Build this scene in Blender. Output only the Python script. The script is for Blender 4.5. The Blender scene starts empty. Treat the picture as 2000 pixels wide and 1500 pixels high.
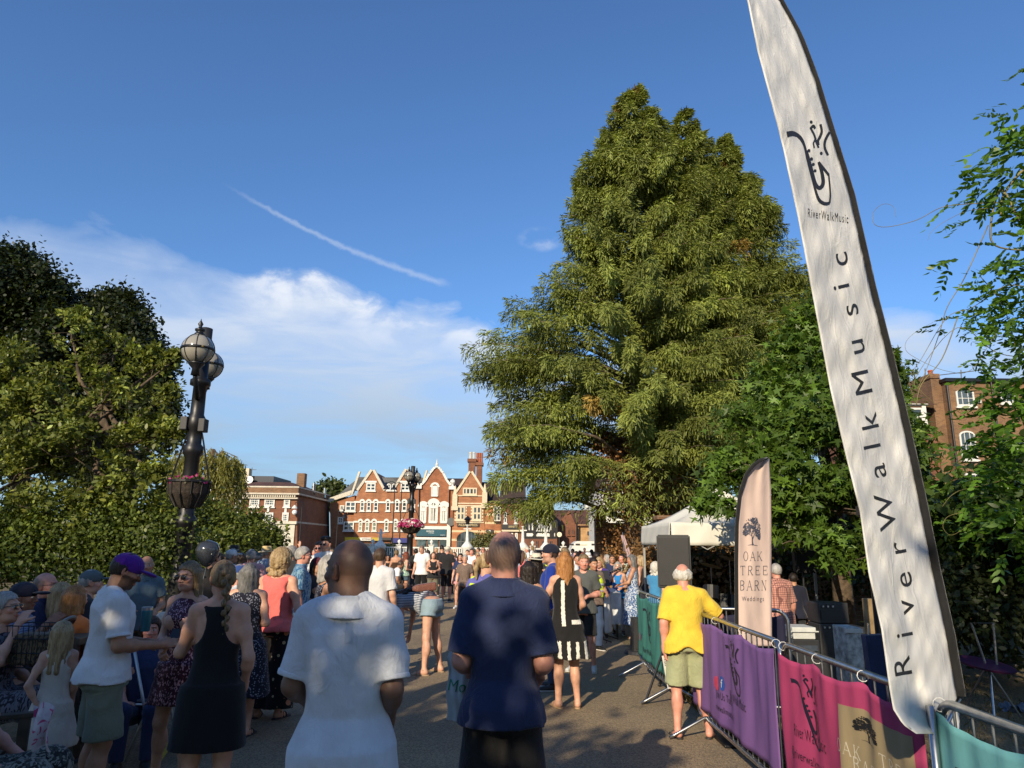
import bpy, bmesh, math, os
import numpy as np
from mathutils import Vector, Matrix
S = bpy.context.scene
R_ = math.radians
DEV = os.environ.get('SKIP', '')
# ---------------- camera ----------------
F_, PIT, ROLL, CH = 1387.0, R_(12.7), R_(0.6), 1.73
def _rx(a): c, s = math.cos(a), math.sin(a); return np.array([[1,0,0],[0,c,-s],[0,s,c]])
def _rz(a): c, s = math.cos(a), math.sin(a); return np.array([[c,-s,0],[s,c,0],[0,0,1]])
CM = _rx(math.pi/2+PIT) @ _rz(ROLL)
cam = bpy.data.objects.new('camera', bpy.data.cameras.new('camera'))
S.collection.objects.link(cam); S.camera = cam
cam.matrix_world = Matrix.Translation((0, 0, CH)) @ Matrix(CM.tolist()).to_4x4()
cam.data.sensor_width = 36; cam.data.lens = 36*F_/2000; cam.data.clip_end = 6000; cam.data.clip_start = .05
def ray(px, py): return CM @ np.array([(px-1000)/F_, (750-py)/F_, -1.0])
def P(px, py, Y):                       # the place at depth Y seen at that spot of the photograph
    r = ray(px, py); t = Y/r[1]; return np.array([r[0]*t, Y, r[2]*t+CH])
def G(px, py, z=0.0):                   # the same on a level at height z
    r = ray(px, py); t = (z-CH)/r[2]; return np.array([r[0]*t, r[1]*t, z])
# ---------------- light ----------------
SUN_AZ, SUN_EL = R_(22.9), R_(25)
sd = Vector((math.sin(SUN_AZ)*math.cos(SUN_EL), math.cos(SUN_AZ)*math.cos(SUN_EL), -math.sin(SUN_EL)))
sun = bpy.data.objects.new('sun', bpy.data.lights.new('sun', 'SUN')); S.collection.objects.link(sun)
sun.data.energy = 5.0; sun.data.angle = R_(.53); sun.data.color = (1, .85, .62)
sun.rotation_euler = sd.to_track_quat('-Z', 'Y').to_euler()
S.view_settings.view_transform = 'Standard'; S.view_settings.look = 'None'
S.view_settings.exposure = 0.2; S.view_settings.gamma = 1; S.view_settings.use_curve_mapping = False
S.render.film_transparent = False
S.cycles.max_bounces = 6; S.cycles.diffuse_bounces = 2; S.cycles.glossy_bounces = 2; S.cycles.transmission_bounces = 4
S.cycles.transparent_max_bounces = 6; S.cycles.caustics_reflective = False; S.cycles.caustics_refractive = False
W = bpy.data.worlds.new('World'); S.world = W; W.use_nodes = True
def N(nt, kind, ins=None, **kw):
    n = nt.nodes.new(kind)
    for k, v in kw.items(): setattr(n, k, v)
    for k, v in (ins or {}).items():
        if isinstance(v, bpy.types.NodeSocket): nt.links.new(v, n.inputs[k])
        else: n.inputs[k].default_value = v
    return n
def Mth(nt, op, a, b=None, c=None, clamp=False):
    ins = {0: a}
    if b is not None: ins[1] = b
    if c is not None: ins[2] = c
    return N(nt, 'ShaderNodeMath', ins, operation=op, use_clamp=clamp).outputs[0]
def Mix(nt, f, a, b, mode='MIX'):
    n = N(nt, 'ShaderNodeMix', {0: f}, data_type='RGBA', blend_type=mode)
    for k, v in ((6, a), (7, b)):
        if isinstance(v, bpy.types.NodeSocket): nt.links.new(v, n.inputs[k])
        else: n.inputs[k].default_value = (*v[:3], 1)
    return n.outputs[2]
def Rng(nt, v, a, b, c=0., d=1., smooth=True):
    n = N(nt, 'ShaderNodeMapRange', {0: v, 1: a, 2: b, 3: c, 4: d}); n.interpolation_type = 'SMOOTHSTEP' if smooth else 'LINEAR'
    return n.outputs[0]
def world():
    nt = W.node_tree; nt.nodes.clear()
    sky = N(nt, 'ShaderNodeTexSky', sky_type='NISHITA', sun_disc=False, sun_elevation=SUN_EL, sun_rotation=math.pi+SUN_AZ,
            air_density=1.1, dust_density=.5, ozone_density=3.5)
    tc = N(nt, 'ShaderNodeTexCoord').outputs['Generated']
    sp = N(nt, 'ShaderNodeSeparateXYZ', {0: tc})
    x, y, z = sp.outputs
    az = Mth(nt, 'MULTIPLY', Mth(nt, 'ARCTAN2', x, y), 57.2958)
    el = Mth(nt, 'MULTIPLY', Mth(nt, 'ARCSINE', z), 57.2958)
    def field(sx, sy, scale, detail, dist=0., rot=0.):
        v = N(nt, 'ShaderNodeCombineXYZ', {0: az, 1: el}).outputs[0]
        v = N(nt, 'ShaderNodeMapping', {0: v, 2: (0, 0, rot), 3: (sx, sy, 1)}).outputs[0]
        return N(nt, 'ShaderNodeTexNoise', {'Vector': v, 'Scale': scale, 'Detail': detail, 'Distortion': dist, 'Roughness': .55}).outputs[0]
    n1 = field(1, 1.6, .16, 8, .3); n2 = field(.35, 1.6, .22, 9, .6, R_(14)); n3 = field(1, 1, .05, 3)
    fc = N(nt, 'ShaderNodeFloatCurve', {1: Mth(nt, 'DIVIDE', Mth(nt, 'ADD', az, 60.), 120.)})
    cv = fc.mapping.curves[0]
    pts = [(-60,20),(-38,21.3),(-30,21.6),(-24,20.4),(-20,20.4),(-17,21),(-14,20.6),(-11.8,19.6),(-6.6,19.3),(-3,18.2),(-.9,17.2),(10,15),(28,17),(33,16),(45,13),(60,14)]
    cv.points[0].location = ((pts[0][0]+60)/120, pts[0][1]/45); cv.points[1].location = ((pts[-1][0]+60)/120, pts[-1][1]/45)
    for a, e in pts[1:-1]: cv.points.new((a+60)/120, e/45)
    fc.mapping.update()
    edge = Mth(nt, 'MULTIPLY', fc.outputs[0], 45.)
    d = Mth(nt, 'SUBTRACT', edge, el)
    d = Mth(nt, 'ADD', d, Mth(nt, 'MULTIPLY', Mth(nt, 'SUBTRACT', n1, .5), 5.5))
    soft = Rng(nt, az, -28., -18., 5.5, 2.2)                     # the left end of the bank is wispier
    m = Mth(nt, 'DIVIDE', d, soft, clamp=True)
    m = Mth(nt, 'POWER', m, .8)
    body = Rng(nt, n2, .33, .66, .52, 1.)
    m = Mth(nt, 'MULTIPLY', m, body)
    low = Rng(nt, el, 1., 12., .8, .97)
    m = Mth(nt, 'MULTIPLY', m, low)
    # brighter lumps along the top edge
    lump = Mth(nt, 'MULTIPLY', Rng(nt, d, .3, 1.3), Rng(nt, d, 5.5, 1.2))
    lump = Mth(nt, 'MULTIPLY', lump, Mth(nt, 'MULTIPLY', Rng(nt, az, -24., -19.), Rng(nt, az, 1., -4.)))
    lump = Mth(nt, 'MULTIPLY', lump, Rng(nt, n1, .42, .6))
    # contrail
    def line(a0, e0, a1, e1, w0, w1, amp):
        dx, dy = a1-a0, e1-e0; L = math.hypot(dx, dy); dx /= L; dy /= L
        u = Mth(nt, 'ADD', Mth(nt, 'MULTIPLY', Mth(nt, 'SUBTRACT', az, a0), dx), Mth(nt, 'MULTIPLY', Mth(nt, 'SUBTRACT', el, e0), dy))
        v = Mth(nt, 'SUBTRACT', Mth(nt, 'MULTIPLY', Mth(nt, 'SUBTRACT', az, a0), dy), Mth(nt, 'MULTIPLY', Mth(nt, 'SUBTRACT', el, e0), dx))
        v = Mth(nt, 'ADD', v, Mth(nt, 'MULTIPLY', Mth(nt, 'SINE', Mth(nt, 'DIVIDE', u, L/3.1)), -.35))
        v = Mth(nt, 'ADD', v, Mth(nt, 'MULTIPLY', Mth(nt, 'SUBTRACT', field(1, 1, 1.3, 5), .5), .5))
        w = Mth(nt, 'ADD', w0, Mth(nt, 'MULTIPLY', u, (w1-w0)/L))
        q = Rng(nt, Mth(nt, 'DIVIDE', Mth(nt, 'ABSOLUTE', v), w), 1., 0.)
        q = Mth(nt, 'MULTIPLY', q, Mth(nt, 'MULTIPLY', Rng(nt, u, 0., L*.3), Rng(nt, u, L*1.02, L*.93)))
        return Mth(nt, 'MULTIPLY', q, amp)
    tr = line(-24.6, 26.3, -5.4, 20.5, .20, .42, .33)
    pf = Mth(nt, 'ADD', Mth(nt, 'POWER', Mth(nt, 'DIVIDE', Mth(nt, 'SUBTRACT', az, 2.3), 2.2), 2.), Mth(nt, 'POWER', Mth(nt, 'DIVIDE', Mth(nt, 'SUBTRACT', el, 24.2), 1.1), 2.))
    pf = Mth(nt, 'MULTIPLY', Rng(nt, pf, 1., 0.), Mth(nt, 'MULTIPLY', Rng(nt, field(.6, 1, .5, 6), .4, .7), .6))
    m = Mth(nt, 'MAXIMUM', m, Mth(nt, 'MAXIMUM', tr, pf))
    up = Rng(nt, z, -.02, .02)
    m = Mth(nt, 'MULTIPLY', m, up)
    base = Mix(nt, 1.0, sky.outputs[0], SKYTINT, 'MULTIPLY')
    ccol = Mix(nt, Rng(nt, el, 4., 19.), CLOUDLOW, CLOUDHI)
    col = Mix(nt, m, base, ccol)
    col = Mix(nt, Mth(nt, 'MULTIPLY', lump, .75), col, CLOUDTOP)
    bg = N(nt, 'ShaderNodeBackground', {0: col, 1: .13})
    nt.links.new(bg.outputs[0], N(nt, 'ShaderNodeOutputWorld').inputs[0])
SKYTINT = (.66, .88, 1.13); CLOUDLOW = (2.3, 3.3, 4.5); CLOUDHI = (4.6, 5.2, 6.2); CLOUDTOP = (6.3, 6.5, 6.9)
world()
# ---------------- helpers ----------------
rng = np.random.default_rng(7)
C = S.collection.objects
def tag(o, label=None, cat=None, group=None, kind=None):
    for k, v in (('label', label), ('category', cat), ('group', group), ('kind', kind)):
        if v: o[k] = v
    return o
def thing(name, label, cat, loc=(0,0,0), rz=0., group=None):
    o = bpy.data.objects.new(name, None); C.link(o); o.location = [float(v) for v in loc]; o.rotation_euler = (0,0,rz)
    o.empty_display_size = .1
    return tag(o, label, cat, group)
def mesh(name, V, Fs, mat=None, parent=None, world=True, smooth=False, col=None, top=None):
    V = np.asarray(V, dtype=np.float64).reshape(-1, 3)
    if parent is not None and world:
        q = parent; off = np.array(q.location); rz = q.rotation_euler[2]
        while q.parent is not None:
            q = q.parent; off = off + np.array(q.location); rz += q.rotation_euler[2]
        V = (V-off) @ _rz(rz)
    elif parent is None and top is not None:
        V = V-np.asarray(top)
    me = bpy.data.meshes.new(name)
    if isinstance(Fs, np.ndarray):
        n, k = Fs.shape
        me.vertices.add(len(V)); me.vertices.foreach_set('co', V.astype(np.float32).ravel())
        me.loops.add(n*k); me.loops.foreach_set('vertex_index', Fs.astype(np.int32).ravel())
        me.polygons.add(n); me.polygons.foreach_set('loop_start', np.arange(0, n*k, k, dtype=np.int32))
        me.update(calc_edges=True)
    else:
        me.from_pydata(V.tolist(), [], [list(map(int, f)) for f in Fs]); me.update()
    if smooth: me.polygons.foreach_set('use_smooth', np.ones(len(me.polygons), dtype=bool))
    if col is not None:
        a = me.color_attributes.new('Col', 'FLOAT_COLOR', 'POINT')
        c4 = np.ones((len(V), 4), dtype=np.float32); c4[:, :3] = col
        a.data.foreach_set('color', c4.ravel())
    if mat: me.materials.append(mat)
    o = bpy.data.objects.new(name, me); C.link(o)
    if parent is not None: o.parent = parent
    elif top is not None: o.location = [float(v) for v in top]
    return o
def nrm(v):
    v = np.asarray(v, float); return v/(np.linalg.norm(v, axis=-1, keepdims=True)+1e-12)
def frame(d):
    d = nrm(d); up = np.array([0,0,1.]) if abs(d[2]) < .95 else np.array([1.,0,0])
    u = nrm(np.cross(up, d)); return u, np.cross(d, u)
class MB:
    def __init__(s): s.V = []; s.F = []; s.n = 0
    def add(s, V, F):
        V = np.asarray(V, float); s.V.append(V); s.F += [[int(i)+s.n for i in f] for f in F]; s.n += len(V); return s
    def box(s, lo, hi, bev=0.):
        lo = np.minimum(lo, hi).astype(float) if False else np.array([min(a,b) for a,b in zip(lo,hi)], float); hi2 = np.array([max(a,b) for a,b in zip(lo,hi)], float)
        x0,y0,z0 = lo; x1,y1,z1 = hi2
        if bev <= 0:
            V = [(x0,y0,z0),(x1,y0,z0),(x1,y1,z0),(x0,y1,z0),(x0,y0,z1),(x1,y0,z1),(x1,y1,z1),(x0,y1,z1)]
            return s.add(V, [(0,3,2,1),(4,5,6,7),(0,1,5,4),(1,2,6,5),(2,3,7,6),(3,0,4,7)])
        b = bev; bm = bmesh.new(); bmesh.ops.create_cube(bm, size=1.0)
        for v in bm.verts: v.co = Vector(((x0+x1)/2+v.co.x*(x1-x0), (y0+y1)/2+v.co.y*(y1-y0), (z0+z1)/2+v.co.z*(z1-z0)))
        bmesh.ops.bevel(bm, geom=bm.edges[:], offset=b, segments=2, profile=.6, affect='EDGES')
        bm.verts.index_update(); V = [tuple(v.co) for v in bm.verts]; F = [[v.index for v in f.verts] for f in bm.faces]; bm.free()
        return s.add(V, F)
    def obox(s, c, u, v, w, su, sv, sw):          # oriented box, half sizes
        c, u, v, w = [np.asarray(q, float) for q in (c, u, v, w)]
        V = [c+u*su*i+v*sv*j+w*sw*k for k in (-1,1) for j in (-1,1) for i in (-1,1)]
        return s.add(V, [(0,2,3,1),(4,5,7,6),(0,1,5,4),(1,3,7,5),(3,2,6,7),(2,0,4,6)])
    def tube(s, pts, rad, n=8, cap=True):
        pts = np.asarray(pts, float); m = len(pts); rad = np.broadcast_to(rad, (m,)).astype(float)
        T = np.zeros_like(pts); T[1:-1] = pts[2:]-pts[:-2]; T[0] = pts[1]-pts[0]; T[-1] = pts[-1]-pts[-2]; T = nrm(T)
        u, v = frame(T[0]); V = []
        for i in range(m):
            u = nrm(u-T[i]*np.dot(u, T[i])); v = np.cross(T[i], u)
            for k in range(n):
                a = 2*math.pi*k/n; V.append(pts[i]+rad[i]*(math.cos(a)*u+math.sin(a)*v))
        F = [(i*n+k, i*n+(k+1)%n, (i+1)*n+(k+1)%n, (i+1)*n+k) for i in range(m-1) for k in range(n)]
        if cap: F += [tuple(range(n-1,-1,-1)), tuple((m-1)*n+k for k in range(n))]
        return s.add(V, F)
    def lathe(s, c, prof, n=20, axis=(0,0,1), sq=(1,1)):
        w = nrm(axis); u, v = frame(w) if abs(w[2]) < .999 else (np.array([1.,0,0]), np.array([0,1.,0]))
        c = np.asarray(c, float); V = []
        for r, z in prof:
            for k in range(n):
                a = 2*math.pi*k/n; V.append(c+w*z+r*(math.cos(a)*u*sq[0]+math.sin(a)*v*sq[1]))
        m = len(prof)
        F = [(i*n+k, i*n+(k+1)%n, (i+1)*n+(k+1)%n, (i+1)*n+k) for i in range(m-1) for k in range(n)]
        if prof[0][0] > 1e-4: F.append(tuple(range(n-1,-1,-1)))
        if prof[-1][0] > 1e-4: F.append(tuple((m-1)*n+k for k in range(n)))
        return s.add(V, F)
    def sphere(s, c, r, n=14):
        r = np.broadcast_to(r, (3,)).astype(float); V = []; m = n//2
        for i in range(m+1):
            t = math.pi*i/m
            for k in range(n):
                a = 2*math.pi*k/n; V.append(np.asarray(c)+r*np.array([math.sin(t)*math.cos(a), math.sin(t)*math.sin(a), -math.cos(t)]))
        return s.add(V, [(i*n+k, i*n+(k+1)%n, (i+1)*n+(k+1)%n, (i+1)*n+k) for i in range(m) for k in range(n)])
    def poly(s, pts, d):                          # a flat outline given thickness by the vector d
        pts = np.asarray(pts, float); n = len(pts); V = np.vstack([pts, pts+np.asarray(d, float)])
        return s.add(V, [tuple(range(n)), tuple(range(2*n-1, n-1, -1))]+[(i, i+n, (i+1)%n+n, (i+1)%n) for i in range(n)])
    def build(s, name, mat=None, parent=None, **kw):
        return mesh(name, np.vstack(s.V), s.F, mat, parent, **kw)
# ---------------- materials ----------------
_mc = {}
def lin(r, g, b): return tuple(((c/255)/12.92 if c/255 <= .04045 else ((c/255+.055)/1.055)**2.4) for c in (r, g, b))
def base_mat(key):
    m = bpy.data.materials.new(key); m.use_nodes = True; nt = m.node_tree
    return m, nt, nt.nodes['Principled BSDF']
def Mt(key, col, rough=.6, metal=0., var=.12, vs=6., bump=.0, bs=60., alpha=1., trans=0., emit=None, coat=0.):
    if key in _mc: return _mc[key]
    m, nt, b = base_mat(key); _mc[key] = m
    tc = N(nt, 'ShaderNodeTexCoord').outputs['Object']
    nz = N(nt, 'ShaderNodeTexNoise', {'Vector': tc, 'Scale': vs, 'Detail': 5, 'Roughness': .6}).outputs[0]
    lo = tuple(c*(1-var) for c in col); hi = tuple(min(1, c*(1+var)) for c in col)
    c = Mix(nt, Rng(nt, nz, .3, .7), lo, hi)
    nt.links.new(c, b.inputs['Base Color']); b.inputs['Roughness'].default_value = rough; b.inputs['Metallic'].default_value = metal
    if bump:
        n2 = N(nt, 'ShaderNodeTexNoise', {'Vector': tc, 'Scale': bs, 'Detail': 4}).outputs[0]
        nt.links.new(N(nt, 'ShaderNodeBump', {'Strength': 1., 'Distance': bump, 'Height': n2}).outputs[0], b.inputs['Normal'])
    if trans: b.inputs['Transmission Weight'].default_value = trans
    if coat: b.inputs['Coat Weight'].default_value = coat
    if alpha < 1: b.inputs['Alpha'].default_value = alpha
    return m
def leafmat(key, col, trans=.35, rough=.45):
    if key in _mc: return _mc[key]
    m, nt, b = base_mat(key); _mc[key] = m
    at = N(nt, 'ShaderNodeAttribute', attribute_name='Col').outputs[0]
    c = Mix(nt, 1., at, col, 'MULTIPLY')
    nt.links.new(c, b.inputs['Base Color']); b.inputs['Roughness'].default_value = rough; b.inputs['Specular IOR Level'].default_value = .35
    tr = N(nt, 'ShaderNodeBsdfTranslucent', {0: Mix(nt, 1., c, (1.3, 1.25, .5), 'MULTIPLY')})
    mx = N(nt, 'ShaderNodeMixShader', {0: trans, 1: b.outputs[0], 2: tr.outputs[0]})
    nt.links.new(mx.outputs[0], nt.nodes['Material Output'].inputs[0])
    return m
def attrmat(key, rough=.5, sss=0., mul=(1,1,1), bump=.0, bs=300, spec=.5):
    if key in _mc: return _mc[key]
    m, nt, b = base_mat(key); _mc[key] = m
    tc = N(nt, 'ShaderNodeTexCoord').outputs['Object']
    at = N(nt, 'ShaderNodeAttribute', attribute_name='Col').outputs[0]
    nz = N(nt, 'ShaderNodeTexNoise', {'Vector': tc, 'Scale': 14., 'Detail': 6}).outputs[0]
    c = Mix(nt, 1., at, Mix(nt, Rng(nt, nz, .3, .7), (.86, .80, .78), (1.1, 1.08, 1.06)), 'MULTIPLY')
    nt.links.new(c, b.inputs['Base Color']); b.inputs['Roughness'].default_value = rough; b.inputs['Specular IOR Level'].default_value = spec
    if bump:
        n2 = N(nt, 'ShaderNodeTexNoise', {'Vector': tc, 'Scale': bs, 'Detail': 3}).outputs[0]
        nt.links.new(N(nt, 'ShaderNodeBump', {'Strength': .5, 'Distance': bump, 'Height': n2}).outputs[0], b.inputs['Normal'])
    return m
def brickmat(key, c1, c2, mortar, scale=1., bw=.225, bh=.075, stripe=None):
    if key in _mc: return _mc[key]
    m, nt, b = base_mat(key); _mc[key] = m
    ge = N(nt, 'ShaderNodeNewGeometry'); pos = ge.outputs['Position']; sn = N(nt, 'ShaderNodeSeparateXYZ', {0: ge.outputs['Normal']})
    sp = N(nt, 'ShaderNodeSeparateXYZ', {0: pos})
    f = Mth(nt, 'GREATER_THAN', Mth(nt, 'ABSOLUTE', sn.outputs[0]), .7)
    h = Mth(nt, 'ADD', Mth(nt, 'MULTIPLY', sp.outputs[0], Mth(nt, 'SUBTRACT', 1., f)), Mth(nt, 'MULTIPLY', sp.outputs[1], f))
    v = N(nt, 'ShaderNodeCombineXYZ', {0: h, 1: sp.outputs[2]}).outputs[0]
    br = N(nt, 'ShaderNodeTexBrick', {'Vector': v, 'Color1': (*c1,1), 'Color2': (*c2,1), 'Mortar': (*mortar,1), 'Scale': scale,
          'Mortar Size': .007, 'Bias': .0, 'Brick Width': bw, 'Row Height': bh})
    nz = N(nt, 'ShaderNodeTexNoise', {'Vector': pos, 'Scale': .8, 'Detail': 7, 'Roughness': .65}).outputs[0]
    c = Mix(nt, 1., br.outputs[0], Mix(nt, Rng(nt, nz, .25, .75), (.72, .70, .70), (1.18, 1.16, 1.12)), 'MULTIPLY')
    if stripe:                                     # pale stone courses
        zz = Mth(nt, 'FRACT', Mth(nt, 'MULTIPLY', sp.outputs[2], 1/stripe[0]))
        c = Mix(nt, Mth(nt, 'LESS_THAN', zz, stripe[1]), c, stripe[2])
    nt.links.new(c, b.inputs['Base Color']); b.inputs['Roughness'].default_value = .85
    nt.links.new(N(nt, 'ShaderNodeBump', {'Strength': .6, 'Distance': .006, 'Height': br.outputs['Fac']}).outputs[0], b.inputs['Normal'])
    return m
def glassmat(key='window_glass', col=(.02,.03,.035)):
    if key in _mc: return _mc[key]
    m, nt, b = base_mat(key); _mc[key] = m
    tc = N(nt, 'ShaderNodeNewGeometry').outputs['Position']
    nz = N(nt, 'ShaderNodeTexNoise', {'Vector': tc, 'Scale': .9, 'Detail': 3}).outputs[0]
    nt.links.new(Mix(nt, Rng(nt, nz, .4, .6), col, tuple(c*2.5+.02 for c in col)), b.inputs['Base Color'])
    b.inputs['Roughness'].default_value = .06; b.inputs['Specular IOR Level'].default_value = .8
    return m
def tilemat(key, c1, c2, sz=.3):
    if key in _mc: return _mc[key]
    m, nt, b = base_mat(key); _mc[key] = m
    pos = N(nt, 'ShaderNodeNewGeometry').outputs['Position']
    br = N(nt, 'ShaderNodeTexBrick', {'Vector': N(nt, 'ShaderNodeMapping', {0: pos, 2: (R_(90),0,0)}).outputs[0], 'Color1': (*c1,1), 'Color2': (*c2,1), 'Mortar': (*[c*.4 for c in c1],1), 'Scale': 1., 'Mortar Size': .012, 'Brick Width': sz, 'Row Height': sz*.6})
    nz = N(nt, 'ShaderNodeTexNoise', {'Vector': pos, 'Scale': .7, 'Detail': 6}).outputs[0]
    nt.links.new(Mix(nt, 1., br.outputs[0], Mix(nt, Rng(nt, nz, .3, .7), (.7,.7,.7), (1.2,1.2,1.15)), 'MULTIPLY'), b.inputs['Base Color'])
    b.inputs['Roughness'].default_value = .8
    return m
WHITE = Mt('white_paint', (.66,.65,.60), .5, var=.12); CREAM = Mt('cream_stone', (.62,.52,.36), .8, var=.12)
BLACKM = Mt('black_paint', (.007,.007,.008), .42, var=.3, bump=.001, bs=20); BLACKP = Mt('black_plastic', (.02,.02,.021), .55, var=.2, bump=.0006, bs=300)
STEEL = Mt('galvanised_steel', (.42,.43,.44), .3, 1., var=.15, vs=20); GLASS = glassmat()
WOOD = Mt('weathered_wood', (.25,.17,.08), .75, var=.35, vs=5, bump=.004, bs=15); BARK = Mt('tree_bark', (.10,.07,.045), .9, var=.5, vs=7, bump=.03, bs=9)
# ---------------- ground ----------------
def groundmat(key, c1, c2, speck=.4, sp_s=140., bump=.004, c3=None):
    if key in _mc: return _mc[key]
    m, nt, b = base_mat(key); _mc[key] = m
    pos = N(nt, 'ShaderNodeNewGeometry').outputs['Position']
    a = N(nt, 'ShaderNodeTexNoise', {'Vector': pos, 'Scale': .5, 'Detail': 8, 'Roughness': .65}).outputs[0]
    v = N(nt, 'ShaderNodeTexVoronoi', {'Vector': pos, 'Scale': sp_s})
    g = N(nt, 'ShaderNodeTexNoise', {'Vector': pos, 'Scale': 30., 'Detail': 6, 'Roughness': .7}).outputs[0]
    c = Mix(nt, Rng(nt, a, .3, .7), c1, c2)
    if c3: c = Mix(nt, Rng(nt, g, .45, .62), c, c3)
    s = N(nt, 'ShaderNodeSeparateColor', {0: v.outputs['Color']}).outputs[0]
    c = Mix(nt, 1., c, Mix(nt, Rng(nt, s, 0., 1., smooth=False), (1-speck,)*3, (1+speck,)*3), 'MULTIPLY')
    c = Mix(nt, 1., c, Mix(nt, Rng(nt, g, .3, .7), (.82,.82,.82), (1.15,1.15,1.15)), 'MULTIPLY')
    # a few trodden stains
    st = N(nt, 'ShaderNodeTexNoise', {'Vector': pos, 'Scale': 1.7, 'Detail': 3}).outputs[0]
    c = Mix(nt, Rng(nt, st, .66, .72, 0., .35), c, (.03,.028,.025))
    nt.links.new(c, b.inputs['Base Color']); b.inputs['Roughness'].default_value = .88
    h = Mth(nt, 'ADD', Mth(nt, 'MULTIPLY', v.outputs['Distance'], -1.), g)
    nt.links.new(N(nt, 'ShaderNodeBump', {'Strength': .8, 'Distance': bump, 'Height': h}).outputs[0], b.inputs['Normal'])
    return m
def sheet(name, x0, y0, x1, y1, z, mat, n=1):
    return tag(mesh(name, [(x0,y0,z),(x1,y0,z),(x1,y1,z),(x0,y1,z)], [(0,1,2,3)], mat, world=False), kind='structure')
sheet('ground', -900, -300, 900, 1600, 0, groundmat('dry_earth', (.16,.12,.06), (.10,.085,.045), .35, 60, .01, (.20,.15,.07)))
sheet('path', -7.2, -25, 2.05, 46, .004, groundmat('bound_gravel', (.29,.215,.125), (.20,.148,.092), .45, 110, .004))
sheet('road', -120, 64, 120, 84, .004, groundmat('asphalt', (.06,.06,.06), (.05,.05,.05), .3, 60, .004))
mb = MB(); mb.box((-120,84,0),(120,88.5,.13)); tag(mb.build('pavement', groundmat('paving', (.30,.28,.25), (.25,.23,.2), .1, 20, .002), world=False), kind='structure')
a, b = G(345,1436), G(290,1512); d = nrm(b-a); q = np.array([-d[1], d[0], 0])*.03
a2 = a-d*.55
mesh('painted_line', [a2-q+(0,0,.008), b-q+(0,0,.008), b+q+(0,0,.008), a2+q+(0,0,.008)], [(0,1,2,3)], Mt('yellow_paint', (.62,.45,.03), .6, var=.3, vs=40))
tag(bpy.data.objects['painted_line'], kind='structure')
def grass_tufts():
    r = np.random.default_rng(3); n = 9000
    x = 2.02+np.abs(r.normal(0,.25,n))*1.2; y = r.uniform(3.2, 9.5, n)
    k = n//3; x[:k] = r.uniform(2.1, 6, k); y[:k] = r.uniform(3, 12, k)
    a = r.uniform(0, 6.28, n); h = r.uniform(.02,.09,n); w = .003
    ln = r.uniform(.2,1.2,n)*h
    b = np.stack([x,y,np.zeros(n)],1); t = np.stack([np.cos(a),np.sin(a),np.zeros(n)],1); s = np.stack([-np.sin(a),np.cos(a),np.zeros(n)],1)*w
    m = b+t*ln[:,None]*.4+[0,0,1]*h[:,None]*.7; e = b+t*ln[:,None]+[0,0,1]*h[:,None]*.9
    V = np.stack([b-s, b+s, m+s*.7, e, m-s*.7],1).reshape(-1,3)
    F = np.arange(n*5).reshape(n,5)
    c = np.repeat(np.array([.30,.24,.11])*r.uniform(.6,1.3,(n,1)),5,0)
    tag(mesh('dry_grass', V, F, leafmat('straw', (1,1,1), .2, .8), world=False, col=c), kind='stuff', label=None)
grass_tufts()
# ---------------- foliage ----------------
def leaves(cen, ax, nm, L, Wd, shape, col, fold=.0):
    """flat little leaves: centre, length axis, normal; shape = outline in unit (along, across)"""
    n = len(cen); ax = nrm(ax); nm = nm-ax*np.sum(ax*nm,1,keepdims=True); nm = nrm(nm); sd_ = np.cross(nm, ax)
    sh = np.asarray(shape, float); k = len(sh)
    L = np.broadcast_to(L, (n,)); Wd = np.broadcast_to(Wd, (n,))
    V = cen[:,None,:]+ax[:,None,:]*(sh[None,:,0,None]*L[:,None,None])+sd_[:,None,:]*(sh[None,:,1,None]*Wd[:,None,None])
    if fold: V = V-nm[:,None,:]*(fold*(sh[None,:,0,None]**2)*L[:,None,None])
    return V.reshape(-1,3), np.arange(n*k).reshape(n,k), np.repeat(col, k, 0)
LF = [(0,0),(.35,-.5),(.75,-.38),(1,0),(.75,.38),(.35,.5)]
DIA = [(0,-.12),(.5,-.5),(1,0),(.5,.5),(0,.12)]
NEED = [(0,-.5),(1,-.25),(1,.25),(0,.5)]
_s = []
for i_, (a_, l_) in enumerate([(-150,.45),(-72,.85),(0,1.),(72,.85),(150,.45)]):
    if i_: _s.append((.10+.22*math.cos(R_((a_+pa_)/2)), .22*math.sin(R_((a_+pa_)/2))))
    ca, sa = math.cos(R_(a_)), math.sin(R_(a_)); w_ = .12
    _s += [(l_*.6*ca+w_*sa, l_*.6*sa-w_*ca), (l_*ca, l_*sa), (l_*.6*ca-w_*sa, l_*.6*sa+w_*ca)]
    pa_ = a_
STAR = _s
def rnd_dir(r, n):
    v = r.normal(size=(n,3)); return nrm(v)
def shade(r, n, base, v=.25, yel=.0):
    c = np.array(base)*np.exp(r.normal(0,v,(n,1)))
    if yel: c = c*(1+np.array([1.,.55,-.1])*(r.random((n,1))**3)*yel)
    return np.clip(c, 0, 1)
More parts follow.
